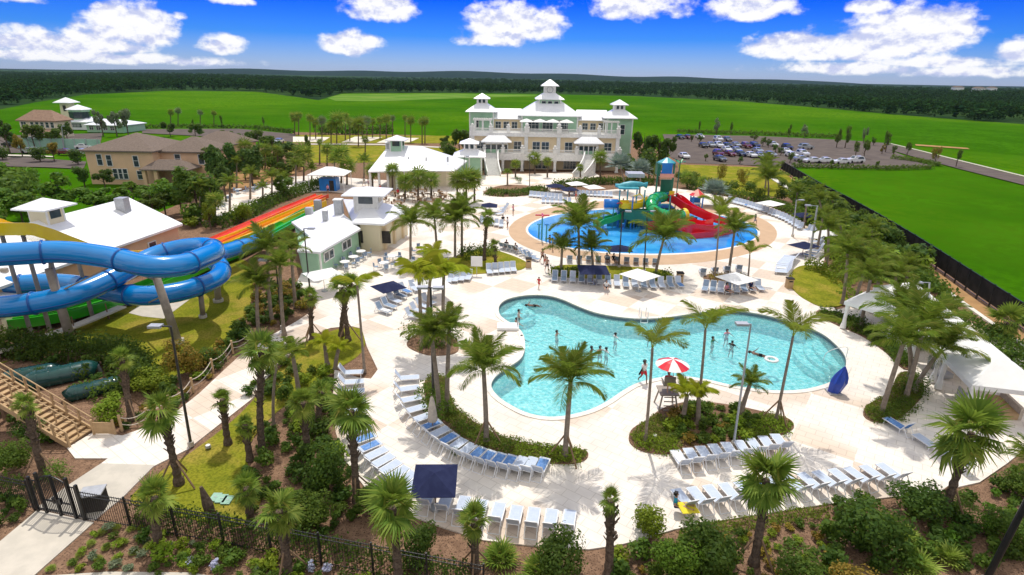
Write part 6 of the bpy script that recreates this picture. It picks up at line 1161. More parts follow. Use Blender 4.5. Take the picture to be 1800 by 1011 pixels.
for k in range(7): x = 1090+k*8; p = q_(x, 392+(k % 2)*4, -3.6); MB().cyl((p.x, p.y, 0), .09, .09, 2.2, 8).build('support_post', M['play_blue' if k % 2 else 'play_dgreen'], ps)
for x0_, x1_, y0_, y1_, m__ in ((1100, 1128, 382, 400, 'play_dgreen'), (1130, 1150, 386, 404, 'teal'), (1150, 1166, 372, 392, 'play_dgreen'), (1066, 1084, 388, 404, 'teal'), (1118, 1136, 396, 410, 'play_blue'), (1096, 1112, 396, 412, 'play_dgreen'), (1168, 1190, 384, 398, 'play_blue')): px_box('side_panel', m__, x0_, x1_, y0_, y1_, -2.4-.13*(x0_ % 7), -2.3-.13*(x0_ % 7))
for k in range(9): x = 1060+k*16; p = q_(x, 396+(k*5 % 9), -4.4+(k % 3)); MB().cyl((p.x, p.y, 0), .09, .09, 2.6+(k % 4)*.7, 8).build('support_post', M[('play_blue', 'teal', 'play_dgreen')[k % 3]], ps); (MB().tube([V((p.x, p.y, 2.6+(k % 4)*.7)), V((p.x+.9, p.y-.3, 3.0+(k % 4)*.7)), V((p.x+1.4, p.y-.5, 2.4+(k % 4)*.7))], .08, 6).build('spray_pipe', M[('play_yellow', 'play_red', 'teal')[k % 3]], ps) if k % 2 else None)
ck = q_(1130, 372, -2.6); nb = MB(); 
for i in range(6):
    nb.bar(q_(1124+i*5, 364, -2.6), q_(1124+i*5, 388, -2.6), .05); nb.bar(q_(1124, 364+i*4.6, -2.6), q_(1150, 364+i*4.6, -2.6), .05)
nb.build('climbing_net', M['utility'], ps)
for k in range(5): px_box('stair_step', 'play_dgreen', 1190+k*6, 1197+k*6, 378+k*5, 381+k*5, 0, 1.6)
px_box('side_panel', 'play_dgreen', 1206, 1226, 382, 402, .1, .3)
# hut and spray posts
h2 = thing('play_hut', 'small play hut with a red and white striped roof and blue posts', 'hut', at(1223, 364)); o2 = h2.location; s_ = mpp(o2)
MB().tube([V((0, 0, 2.0)), V((0, 0, 3.0))], [1.35, .06], 8).build('roof', M['play_pink'], h2); st = MB()
for k in range(0, 8, 2): a, b_ = 2*pi*k/8, 2*pi*(k+1)/8; st.add([(1.38*cos(a), 1.38*sin(a), 2.0), (1.38*cos(b_), 1.38*sin(b_), 2.0), (.04, 0, 3.04)], [(0, 1, 2)])
st.build('roof_stripe', M['play_red'], h2)
for k in range(4): a = pi/4+k*pi/2; MB().cyl((cos(a)*1.1, sin(a)*1.1, 0), .12, .12, 2.0, 8).build('post', M['play_blue'], h2)
MB().box(-.8, .8, .6, .7, .1, 1.5).build('wall', M['play_blue'], h2); MB().box(-.75, .75, -.3, .3, .5, .7).build('bench', M['canvas'], h2)
for bx_, by_, ty_, lab, col in ((952, 422, 379, 'tall red topped water spray post at the left end of the splash pad', 'play_red'), (960, 424, 396, 'short blue water spray post beside the red topped one', 'play_blue'), (947, 418, 395, 'short dark spray post behind the red topped one', 'teal')):
    B = at(bx_, by_, .05); hh = aty(bx_, ty_, B.y).z; r = thing('spray_post', lab, 'spray post', B); MB().cyl((0, 0, 0), .12, .09, hh, 8).build('post', M['teal'], r); t_ = MB()
    for a in (0, pi/2): t_.bar((-cos(a)*.9, -sin(a)*.9, hh), (cos(a)*.9, sin(a)*.9, hh), .2, .14)
    (t_ if col == 'play_red' else MB().bar((-.3, 0, hh), (.3, 0, hh), .12)).build('spray_arm', M[col], r)
# ------------------------------------------------------------------ loungers
def make_lounger():
    r = thing('lounger', 'x', 'lounger'); f = MB(); w = .31      # head end at -X, foot end at +X
    for s_ in (-1, 1): f.bar((-.4, s_*w, .33), (1.02, s_*w, .33), .05); f.bar((-.4, s_*w, .35), (-.8, s_*w, .98), .05); f.bar((-.55, s_*w, .6), (-.95, s_*w, .02), .04)
    f.bar((1.0, -w, .33), (1.0, w, .33), .05); f.bar((-.8, -w, .98), (-.8, w, .98), .05); f.bar((-.4, -w, .32), (-.4, w, .32), .04); f.bar((-.95, -w, .02), (-.95, w, .02), .04)
    for x in (.85, -.35):
        for s_ in (-1, 1): f.bar((x, s_*w, 0), (x, s_*w, .33), .045)
    f.build('frame', M['frame'], r)
    MB().box(-.4, 1.0, -w+.02, w-.02, .33, .36).build('seat', M['sling'], r)
    MB().bar(V((-.42, 0, .37)), V((-.79, 0, .97)), 2*w-.04, .03).build('backrest', M['sling'], r); return r
lounger0 = learn(make_lounger()); used = [0]; ALL = []
def lounger(H, F, label, group, mat=None):
    if used[0]: o = copy_tree(lounger0)
    else: o = lounger0; used[0] = 1
    d = F-H; c = (H+F)/2; d.normalize(); o.location = (c.x+d.x*.1, c.y+d.y*.1, .022); o.rotation_euler = (0, 0, atan2(d.y, d.x)+random.uniform(-.03, .03)); o['label'] = label; o['group'] = group; o.scale = (.9, .92, .92)
    if mat:
        for ch in bpy_children(o):
            if ch.name.startswith(('seat', 'backrest')): ch.material_slots[0].link = 'OBJECT'; ch.material_slots[0].material = M[mat]
    ALL.append(o); return o
NEWKIDS = {}
def bpy_children(o): return [c for c in bpy.data.objects if c.parent == o] if False else list(o.children)
ROWS = [
 ([(690, 673), (688, 686), (688, 698), (690, 712), (697, 728), (706, 742), (718, 757), (735, 774), (752, 790), (772, 806), (800, 822), (832, 836), (868, 846), (905, 851), (940, 851)], [(732, 670), (733, 681), (733, 692), (736, 705), (743, 719), (752, 731), (762, 743), (776, 756), (792, 768), (808, 779), (830, 790), (856, 799), (887, 807), (922, 813), (957, 816)], 17, 'pale blue lounger in the inner curved row along the crescent bed', None),
 ([(594, 662), (592, 690), (592, 715), (594, 742), (600, 768), (610, 792), (628, 818), (650, 842), (676, 864), (702, 882)], [(633, 661), (635, 690), (636, 715), (640, 742), (647, 764), (656, 782), (674, 802), (694, 822), (714, 838), (736, 853)], 15, 'pale blue lounger in the outer curved row left of the walkway', None),
 ([(742, 908), (775, 918), (810, 928), (845, 934), (872, 940), (903, 945), (932, 947), (962, 950), (996, 951)], [(757, 872), (788, 881), (818, 889), (850, 896), (880, 901), (911, 906), (940, 911), (968, 913), (1000, 915)], 9, 'pale blue lounger in the short bottom row below the navy umbrella', None),
 ([(1218, 912), (1320, 896), (1402, 882), (1500, 868), (1590, 857)], [(1190, 874), (1290, 864), (1370, 854), (1465, 842), (1553, 831)], 14, 'pale blue lounger in the long row at the front right', None),
 ([(1208, 838), (1262, 828), (1312, 820), (1385, 806)], [(1187, 803), (1240, 794), (1290, 786), (1362, 774)], 9, 'pale blue lounger in the row below the lifeguard bed', None),
 ([(655, 544), (668, 533), (680, 520), (696, 508)], [(690, 556), (702, 545), (713, 534), (726, 521)], 5, 'lounger in the cluster left of the golden palms', 'mix'),
 ([(708, 556), (722, 540), (736, 528)], [(742, 564), (754, 550), (768, 540)], 4, 'lounger in the second cluster behind the golden palms', None),
 ([(700, 510), (726, 500), (752, 498)], [(722, 521), (748, 516), (772, 514)], 4, 'white lounger in the bright group by the navy umbrella', None),
 ([(796, 488), (828, 484)], [(786, 503), (820, 498)], 4, 'pale lounger right of the golden palms', None),
 ([(858, 470), (898, 467)], [(862, 491), (906, 486)], 5, 'pale lounger in the row of five below the hedge lawn', None),
 ([(976, 483), (1030, 485), (1100, 491), (1150, 493), (1186, 495)], [(974, 503), (1030, 506), (1098, 516), (1150, 518), (1200, 512)], 15, 'lounger in the front row of the first lounger island', 'mix'),
 ([(1242, 499), (1280, 503), (1325, 500)], [(1236, 522), (1280, 526), (1342, 518)], 8, 'lounger in the front row of the second lounger island', 'mix'),
 ([(1002, 468), (1060, 469), (1150, 474)], [(1000, 452), (1060, 453), (1152, 457)], 10, 'grey blue lounger with its back to the pool, first island', 'sling_grey'),
 ([(1237, 489), (1300, 483)], [(1232, 477), (1296, 471)], 4, 'grey blue lounger behind the second island', 'sling_grey'),
 ([(936, 341), (985, 345)], [(930, 351), (985, 357)], 9, 'lounger in the upper row left of the white umbrellas', None), ([(1010, 338), (1072, 341)], [(1012, 350), (1075, 352)], 10, 'lounger in the upper row below the white umbrellas', None), ([(955, 351), (1000, 353)], [(955, 362), (1002, 363)], 7, 'lounger in the second upper row', None),
 ([(1286, 351), (1310, 357), (1352, 369)], [(1276, 359), (1302, 366), (1342, 380)], 12, 'lounger in the upper right arc, far end', None), ([(1358, 372), (1382, 380), (1412, 396)], [(1350, 383), (1372, 393), (1400, 410)], 10, 'lounger in the upper right arc, near end', None),
 ([(1432, 404), (1448, 420), (1450, 440), (1440, 456)], [(1408, 410), (1424, 424), (1424, 440), (1416, 452)], 11, 'lounger in the tight curve by the double lamp post', None), ([(1407, 458), (1396, 470), (1392, 484)], [(1380, 454), (1368, 466), (1364, 482)], 11, 'white lounger in the dense fan beside the right lawn', None),
 ([(896, 366), (890, 376)], [(880, 369), (872, 380)], 3, 'lounger near the far navy umbrella', None), ([(848, 386), (882, 393)], [(846, 398), (880, 405)], 5, 'lounger in the small block left of the splash pad', None),
 ([(878, 440), (905, 446), (925, 455)], [(890, 434), (918, 441), (945, 460)], 8, 'lounger along the curve of the hedge lawn facing the splash pad', 'sling_grey')]
fi = at(*(0, 900)); nrow = 0; towels = []
for hp, fp, n, lab, mat in ROWS:
    Hs = resample(hp, n); Fs = resample(fp, n); nrow += 1
    for i in range(n):
        H, F_ = at(*Hs[i]), at(*Fs[i]); mt = (('sling_grey' if (i*7) % 5 < 3 else None) if mat == 'mix' else mat)
        lb = lab if mat != 'mix' else (('grey blue ' if mt else 'pale ')+lab); lounger(H, F_, lb, lb.replace('lounger', 'loungers', 1), mt)
        if nrow == 1 and i in (5, 7, 10, 11, 12, 13, 16): towels.append((H, F_, lb, i))
        if nrow == 2 and i in (7, 8): towels.append((H, F_, lb, i))
for (x0, y0, x1, y1, lab, m_) in ((1600, 770, 1562, 746, 'lounger with a dark blue cover, first of three on the right, by the island', 'towel'), (1652, 802, 1614, 776, 'pale lounger in the middle of the three laid end to end on the right', None), (1706, 838, 1666, 808, 'pale lounger nearest the leaning palm, last of three on the right', None)): lounger(at(x0, y0), at(x1, y1), lab, 'three loungers end to end on the right', m_)
extra = [ALL[j] for j in range(46, len(ALL)-4, 9)]
for j, lo_ in enumerate(extra):
    o = MB().box(-.15, .8, -.24, .24, 0, .02).build('towel', M['canvas' if j % 3 else 'towel']); o.location = lo_.location+V((0, 0, .345)); o.rotation_euler = lo_.rotation_euler; o.rotation_euler.z += .06; tag(o, ('white' if j % 3 else 'blue')+' towel left on a lounger in a far row', 'towel', ('white' if j % 3 else 'blue')+' towels in the far rows')
for k, (H, F_, lb, i) in enumerate(towels):
    d = F_-H; c = (H+F_)/2; o = MB().box(-.2, .75, -.25, .25, .0, .015).build('towel', M['towel']); d.normalize(); o.location = (c.x+d.x*.1, c.y+d.y*.1, .36); o.rotation_euler = (0, 0, atan2(d.y, d.x)); tag(o, 'blue towel spread on a lounger in the '+('inner curved row along the crescent bed' if 'inner' in lb else 'outer curved row at the left'), 'towel', 'blue towels on the '+('inner' if 'inner' in lb else 'outer')+' curved row')
# ------------------------------------------------------------------ umbrellas
def umbrella(bx, by, ty, half, col, label, half2=None, rz=0.0, tilt=0.0, top=None):
    B = at(bx, by, .025); z = aty(bx, ty, B.y).z; h2 = half2 or half; r = thing('parasol', label, 'parasol', B, rz)
    MB().cyl((0, 0, .09), .035, .03, z-.1, 8).build('pole', M['frame' if col == 'canvas' else 'woodd'], r); MB().cyl((0, 0, 0), .32, .3, .09, 14).build('base', M['grey'], r)
    v = [(-half, -h2, -.28), (half, -h2, -.28), (half, h2, -.28), (-half, h2, -.28), (0, 0, .22)]; b = MB(); b.add([(x, y, z_) for x, y, z_ in v]+[(x*.985, y*.985, z_-.035) for x, y, z_ in v], [(0, 1, 4), (1, 2, 4), (2, 3, 4), (3, 0, 4), (6, 5, 9), (7, 6, 9), (8, 7, 9), (5, 8, 9)]+[(5+i, 5+(i+1) % 4, (i+1) % 4, i) for i in range(4)])
    c = b.build('canopy', M[col], r, loc=(0, 0, z)); c.rotation_euler = (tilt, 0, 0)
    rb = MB(); 
    for x, y, z_ in v[:4]: rb.bar((x*.97, y*.97, z_-.03), (0, 0, .16), .025)
    rb.build('rib', M['woodd'], c); return r
for a in [(766, 893, 838, 1.05, 'navy', 'large navy square parasol over the bottom left loungers', 1.05, R(2), R(8)), (571, 512, 478, 1.5, 'canvas', 'white square parasol beside the green end of the cafe', 1.5, R(40)), (684, 524, 500, 1.25, 'navy', 'navy parasol by the cluster of loungers near the golden palms', 1.25, R(42)), (860, 374, 359, 1.25, 'navy', 'navy parasol alone on the plaza left of the splash pad'),
          (1087, 466, 434, 1.3, 'navy', 'navy parasol at the front edge of the splash pad', 1.1), (1041, 500, 470, 1.5, 'navy', 'navy parasol in the first lounger island'), (1122, 512, 479, 1.45, 'canvas', 'white parasol in the first lounger island', 1.45, R(40)), (1291, 516, 485, 1.5, 'canvas', 'white parasol in the second lounger island', 1.4, R(30)), (1351, 374, 355, 1.7, 'canvas', 'white parasol in the upper right arc of loungers', 1.6, R(35)),
          (1013, 336, 321, 1.7, 'canvas', 'larger white parasol above the upper lounger row', 1.5, R(20)), (1043, 341, 327, 1.6, 'canvas', 'smaller white parasol above the upper lounger row', 1.5, R(20)), (976, 338, 325, 1.6, 'navy', 'navy parasol at the left of the upper lounger row', 1.4, R(10)), (1001, 343, 331, 1.5, 'navy', 'navy parasol in the middle of the upper lounger row', 1.3, R(10)), (1410, 448, 428, 1.5, 'navy', 'dark parasol in front of the double lamp post', 1.2, R(30)), (1412, 392, 376, 1.3, 'navy', 'dark parasol half hidden in the border planting', 1.3), (1448, 424, 407, 1.3, 'canvas', 'small white parasol at the end of the tight curve', 1.3, R(20)), (1420, 432, 409, 1.5, 'canvas', 'white parasol by the double lamp post', 1.4, R(45)), (762, 524, 496, 1.5, 'canvas', 'white parasol hidden behind the golden palms', 1.5, R(30))]: umbrella(*a)
for i, (lx, yy) in enumerate(((-5.7, 6.2), (-2.4, 6.2), (.7, 6.0), (4.0, 5.8))):
    r = thing('parasol', 'white parasol on the clubhouse terrace, '+['leftmost', 'second from left', 'third from left', 'rightmost'][i], 'parasol', ch.location+V((lx*.935, yy*.935, 8.62*.935)), 0, 'white parasols on the clubhouse terrace')
    MB().cyl((0, 0, 0), .04, .04, 2.4, 6).build('pole', M['frame'], r); MB().hip(-1.5, 1.5, -1.4, 1.4, 2.3, 2.9, 1.45, 1.35, .12).build('canopy', M['canvas'], r)
    tb = thing('terrace_table', 'round table with seats under a white terrace parasol', 'table', r.location+V((.5, -.5, 0)), 0, 'tables on the clubhouse terrace'); MB().cyl((0, 0, .7), .5, .5, .05, 10).build('top', M['wood'], tb); MB().cyl((0, 0, 0), .06, .06, .7, 6).build('pedestal', M['grey'], tb)
fu = thing('folded_parasol', 'folded cream parasol standing by the crescent bed', 'parasol', at(761, 757, .02)); MB().cyl((0, 0, 0), .3, .28, .08, 12).build('base', M['grey'], fu); MB().cyl((0, 0, .08), .03, .03, 2.3, 8).build('pole', M['woodd'], fu); MB().tube([V((0, 0, z)) for z in (.7, .8, 1.5, 2.2, 2.35)], [.28, .3, .24, .12, .04], 9).build('canopy', M['bag'], fu)
# lifeguard stand
ls = thing('lifeguard_stand', 'raised lifeguard chair on a post frame under a red and white umbrella', 'lifeguard chair', at(1170, 716, .03)); 
for x in (-.5, .5):
    for y in (-.5, .5): MB().bar((x*1.2, y*1.2, 0), (x*.8, y*.8, 1.2), .08).build('leg', M['galv'], ls)
MB().box(-.6, .6, -.65, .6, 1.2, 1.27).build('platform', M['galv'], ls); MB().box(-.35, .35, -.2, .35, 1.65, 1.72).build('seat', M['galv'], ls); MB().box(-.35, .35, -.28, -.21, 1.72, 2.35).build('backrest', M['galv'], ls)
for x in (-.38, .38): MB().bar((x, -.24, 1.95), (x, .35, 1.95), .06).build('armrest', M['galv'], ls)
for k in range(4): MB().bar((-.35, -.75+.05*k, .25+.28*k), (.35, -.75+.05*k, .25+.28*k), .05).build('rung', M['galv'], ls)
lu = thing('lifeguard_umbrella', 'red and white segmented umbrella over the lifeguard chair', 'parasol', at(1170, 716, .03)+V((.35, -.15, 1.28))); T = aty(1183, 634, lu.location.y)-lu.location; MB().bar((0, 0, 0), (T.x, T.y, T.z), .04).build('pole', M['frame'], lu)
for m_, k0, nm in (('play_red', 0, 'panel'), ('canvas', 1, 'panel')):
    for k in range(k0, 8, 2):
        a0, a1 = 2*pi*k/8+.3, 2*pi*(k+1)/8+.3; MB().add([(0, 0, .42)]+[(1.05*cos(a)*q, 1.05*sin(a)*q, .42-.42*q**1.6) for q in (.5, 1) for a in (a0, (a0+a1)/2, a1)], [(0, 1, 2), (0, 2, 3), (1, 4, 5, 2), (2, 5, 6, 3)]).build(nm, M[m_], lu, loc=T+V((0, 0, -.3)))
# pool lift under a cover
pc = thing('covered_pool_lift', 'pool lift under a pointed royal blue cover at the right pool edge', 'pool lift', at(1466, 690, .05)); pf = [(.0, .55), (.3, .62), (.8, .72), (1.2, .6), (1.6, .34), (1.95, .06)]; b = MB(); n = 14; vs = []
for z, r_ in pf:
    for k in range(n): a = 2*pi*k/n; rr = r_*(1+.14*((k % 2)*2-1)*(.3+z/2))*(1 if cos(a) > 0 else .8); vs.append((rr*cos(a)*.8+.22*z-.1, rr*sin(a)*.62, z*1.02))
b.add(vs, [(i*n+k, i*n+(k+1) % n, (i+1)*n+(k+1) % n, (i+1)*n+k) for i in range(len(pf)-1) for k in range(n)]+[tuple((len(pf)-1)*n+k for k in range(n))]); b.build('cover', M['cover'], pc); MB().box(-.45, .35, -.4, .4, -.02, .1).build('base', M['grey'], pc)
# lamps
def lamp(bx, by, tx, ty, heads, label, r=.085, mat='bronze'):
    B = at(bx, by, .02); T = aty(tx, ty, B.y)-B; lp = thing('lamp_post', label, 'lamp post', B, 0); MB().tube([V((0, 0, 0)), T], [r, r*.65], 10).build('pole', M[mat], lp); MB().cyl((0, 0, 0), r*2, r*2, .3, 10).build('base', M['concrete'], lp)
    for dx in heads:
        e = T+V((dx, -.1, .05)); MB().bar(T, e, .06).build('arm', M[mat], lp); h = MB(); s_ = 1 if dx > 0 else -1; h.box(e.x-.1 if s_ > 0 else e.x-.55, e.x+.55 if s_ > 0 else e.x+.1, e.y-.2, e.y+.2, e.z-.06, e.z+.07); hd = h.build('lamp_head', M['grey'], lp); MB().box(e.x+.05 if s_ > 0 else e.x-.45, e.x+.45 if s_ > 0 else e.x-.05, e.y-.15, e.y+.15, e.z-.08, e.z-.065).build('lens', M['glass'], hd)
for a in [(336, 784, 300, 574, (-.5,), 'bronze lamp post with one head leaning over the slide lawn beside the left walk', .085), (497, 578, 484, 458, (-.7,), 'lamp post with a wide head beside the shaggy palms near the blue tube'), (545, 512, 534, 402, (.5,), 'thin lamp post in front of the white cafe roof'), (1289, 784, 1320, 570, (-.3,), 'tall grey lamp post in the lifeguard bed', .07, 'grey'), (762, 700, 757, 506, (.25, -.25), 'tall lamp post rising from the oval hedge left of the pool', .1), (1393, 416, 1400, 352, (.4,), 'thin lamp post in the upper right arc of loungers', .1, 'grey'), (1422, 458, 1437, 362, (-.9,), 'double post lamp with a white arm by the tight curve of loungers', .14, 'grey'), (1630, 590, 1634, 497, (-.8,), 'lamp post half buried in the palms behind the small cabana', .1, 'grey'), (1088, 470, 1094, 372, (.4,), 'thin lamp post in front of the play structure, left'), (1132, 478, 1138, 372, (.4,), 'thin lamp post in front of the play structure, right'), (702, 312, 702, 286, (-.8,), 'lamp post in front of the pavilion roof'), (815, 352, 816, 275, (.3,), 'thin lamp post before the green kiosk'), (931, 330, 931, 275, (.3,), 'thin lamp post on the plaza island'), (113, 262, 108, 222, (.3,), 'pale lamp post in the left car park', .12, 'grey')]: lamp(*a)
B = at(1728, 1030, 0); T = aty(1812, 868, B.y)-B; lp = thing('lamp_post', 'thick black lamp post leaning out of the lower right corner', 'lamp post', B); MB().tube([V((0, 0, 0)), T, T*1.5], [.13, .12, .1], 12).build('pole', M['black'], lp); MB().cyl((0, 0, 0), .2, .2, .4, 12).build('base', M['concrete'], lp)
# cabanas
def cabana(c, rz, s_, label):
    r = thing('cabana', label, 'cabana', (c.x, c.y, .02), rz); 
    for x in (-s_, s_):
        for y in (-s_, s_): MB().box(x-.06, x+.06, y-.06, y+.06, 0, 2.5).build('post', M['frame'], r); MB().tube([V((x*.97, y*.97, .1)), V((x*.96, y*.96, 1.0)), V((x*.97, y*.97, 2.4))], [.26, .11, .22], 8).build('curtain', M['canvas'], r)
    MB().hip(-s_-.2, s_+.2, -s_-.2, s_+.2, 2.52, 3.75, s_*.98, s_*.98, .3).build('canopy', M['canvas'], r); return r
cu = (FENCE[8]-FENCE[5]).normalized(); ra = atan2(cu.y, cu.x)
C0 = at(1748, 655, 2.6)
for i in range(4):
    c = C0-V((cu.x, cu.y, 0))*(4.75*i-.0)
    cb = cabana(c, ra, 1.95, 'white canvas cabana in the right hand row, '+['nearest the camera', 'second nearest', 'third nearest', 'farthest of the four'][i])
    d_ = V((cu.y, -cu.x, 0)); d_ = d_ if d_.x < 0 or d_.y < 0 else -d_
    so2 = thing('cabana_sofa', 'tan cushioned sofa inside the white cabana, '+['nearest one', 'second one', 'third one', 'farthest one'][i], 'sofa', (c.x, c.y, .03), ra); MB().box(-1.2, 1.2, .6, 1.4, .0, .42).build('seat', M['wood'], so2); MB().box(-1.2, 1.2, 1.41, 1.6, .0, .85).build('backrest', M['bag'], so2)
    for k, x in enumerate((-.7, .8)):
        cc_ = thing('armchair', 'grey armchair under a white cabana', 'armchair', V((c.x, c.y, .03))+Matrix.Rotation(ra, 3, 'Z')@V((x, -.7, 0)), ra+.4*k, 'armchairs under the cabanas'); MB().box(-.35, .35, -.35, .35, .1, .42).build('seat', M['grey'], cc_); MB().box(-.35, .35, -.45, -.36, .1, .85).build('backrest', M['grey'], cc_)
cabana(at(1547, 532, 2.6), R(38), 1.8, 'white canvas cabana alone behind the hedge strip')
# tables and chairs
def make_chair(m_):
    r = thing('chair', 'x', 'chair'); MB().box(-.22, .22, -.22, .22, .42, .46).build('seat', M[m_], r); MB().box(-.22, .22, -.25, -.21, .5, .9).build('backrest', M[m_], r); f = MB()
    for x in (-.2, .2): f.bar((x, .2, 0), (x, .2, .42), .04); f.bar((x, -.22, 0), (x, -.22, .9), .04)
    f.build('frame', M['frame' if m_ != 'woodd' else 'woodd'], r); return r
def make_table(m_):
    r = thing('table', 'x', 'table'); MB().cyl((0, 0, .7), .55, .55, .05, 18).build('top', M[m_], r); MB().cyl((0, 0, .04), .05, .05, .66, 8).build('pedestal', M['grey'], r); MB().cyl((0, 0, 0), .3, .25, .04, 12).build('foot', M['grey'], r); return r
def setup(px, tm, cm, tl, cl, tg, cg, n=4):
    t0, c0 = make_table(tm), make_chair(cm); learn(t0); first = [True, True]
    for x, y in px:
        B = at(x, y, .03); o = t0 if first[0] else copy_tree(t0); first[0] = False; o.location = B; o['label'] = tl; o['group'] = tg; ph = random.random()*6
        for k in range(n):
            a = ph+k*2*pi/n+random.uniform(-.2, .2); c = c0 if first[1] else copy_tree(c0); first[1] = False; c.location = B+V((cos(a)*.95, sin(a)*.95, 0)); c.rotation_euler = (0, 0, a+pi/2); c['label'] = cl; c['group'] = cg
setup([(635, 452), (622, 462), (607, 471), (691, 461), (676, 473), (741, 445), (722, 470)], 'white', 'sling_grey', 'round white table on the cafe terrace', 'grey blue chair at a round white cafe table', 'white tables on the cafe terrace', 'chairs at the white cafe tables')
setup([(668, 348), (690, 344), (706, 352), (724, 346), (738, 356), (752, 348), (768, 356), (780, 350), (672, 358), (700, 362), (756, 362), (774, 344), (740, 340), (716, 336)], 'woodd', 'woodd', 'brown table on the crowded dining terrace', 'brown chair on the crowded dining terrace', 'brown tables on the dining terrace', 'brown chairs on the dining terrace')
setup([(398, 352), (420, 340), (444, 336), (382, 368), (458, 330)], 'white', 'sling_grey', 'white table on the small terrace beside the grove', 'chair on the small terrace beside the grove', 'tables beside the grove', 'chairs beside the grove', 3)
# bins, sign, lids, handrails
for x, y, lab in ((1194, 496, 'tan litter bin right of the first lounger island'), (1386, 506, 'tan litter bin at the edge of the right lawn'), (929, 470, 'tan litter bin at the tip of the hedge lawn')): r = thing('litter_bin', lab, 'bin', at(x, y, .02)); MB().box(-.3, .3, -.3, .3, 0, 1.0).build('body', M['wood'], r); MB().box(-.34, .34, -.34, .34, 1.005, 1.1).build('lid', M['dark'], r); MB().box(-.18, .18, -.31, -.302, .7, .85).build('slot', M['dark'], r)
sg = thing('sign_board', 'blank white sign board on a post beside the hedge lawn', 'sign', at(838, 484, .02)); MB().box(-.6, .6, -.03, .03, 1.0, 2.1).build('board', M['white'], sg); MB().cyl((0, .07, 0), .035, .035, 1.9, 6).build('post', M['grey'], sg)
for x, y, l_ in ((379, 875, 'left'), (390, 877.5, 'middle'), (400, 880, 'right')): o = MB().box(-.22, .22, -.3, .3, 0, .06).build('utility_lid', M['utility']); MB().box(-.08, .08, -.02, .02, .061, .075).build('handle', M['grey'], o); o.location = at(x, y, -.005); tag(o, 'pale green utility box lid set in the lawn, '+l_+' of three', 'utility lid', 'utility lids on the lawn')
bt_ = thing('bare_trunk', 'bare palm trunk without fronds, propped by stakes on the lawn edge', 'palm trunk', at(375, 917)); MB().tube([V((0, 0, 0)), V((-.1, 0, 1.0)), V((-.25, 0, 2.0))], [.2, .24, .07], 9).build('trunk', M['trunk'], bt_); MB().bar((.5, .1, 0), (0, 0, .9), .07).build('brace', M['woodd'], bt_)
def pool_rail(x, y, rz, label):
    r = thing('pool_ladder', label, 'pool ladder', at(x, y, .05), rz)
    for s_ in (-.3, .3): MB().tube(spline([V((s_, .5, 0)), V((s_, .45, .75)), V((s_, .1, .9)), V((s_, -.35, .5)), V((s_, -.4, -.9))], 4), .035, 6).build('rail', M['frame'], r)
    for z in (-.3, -.6): MB().bar((-.3, -.4, z), (.3, -.4, z), .06).build('rung', M['frame'], r)
pool_rail(1131, 559, 0, 'white pool ladder in the middle of the far pool edge')
hr = thing('pool_handrail', 'curved handrail at the right end steps of the pool', 'handrail', at(1478, 628, .05)); MB().tube(spline([V((.4, 0, 0)), V((.35, 0, .8)), V((-.3, 0, .8)), V((-1.2, 0, .3)), V((-1.25, 0, -.8))], 5), .03, 6).build('rail', M['frame'], hr)
wb = thing('rim_slab', 'white slab with a grey edge at the left pool edge', 'slab', at(893, 576, .07)); MB().box(-.9, .9, -.6, .6, 0, .22).build('slab', M['white'], wb); MB().cyl((.8, .2, .2), .05, .05, 1.0, 8).build('post', M['grey'], wb)
for x, y, lab in ((975, 788, 'round pale garden light in the crescent bed'), (1151, 768, 'round pale garden light in the lifeguard bed, left'), (1263, 771, 'round pale garden light in the lifeguard bed, right'), (1553, 718, 'round pale garden light in the right island'), (366, 786, 'pale round stone on the lawn edge')): r = thing('garden_light', lab, 'garden light', at(x, y, .1)); MB().tube([V((0, 0, 0)), V((0, 0, .12))], [.16, .13], 12).build('housing', M['grey'], r); MB().cyl((0, 0, .121), .12, .12, .02, 12).build('lens', M['white'], r)
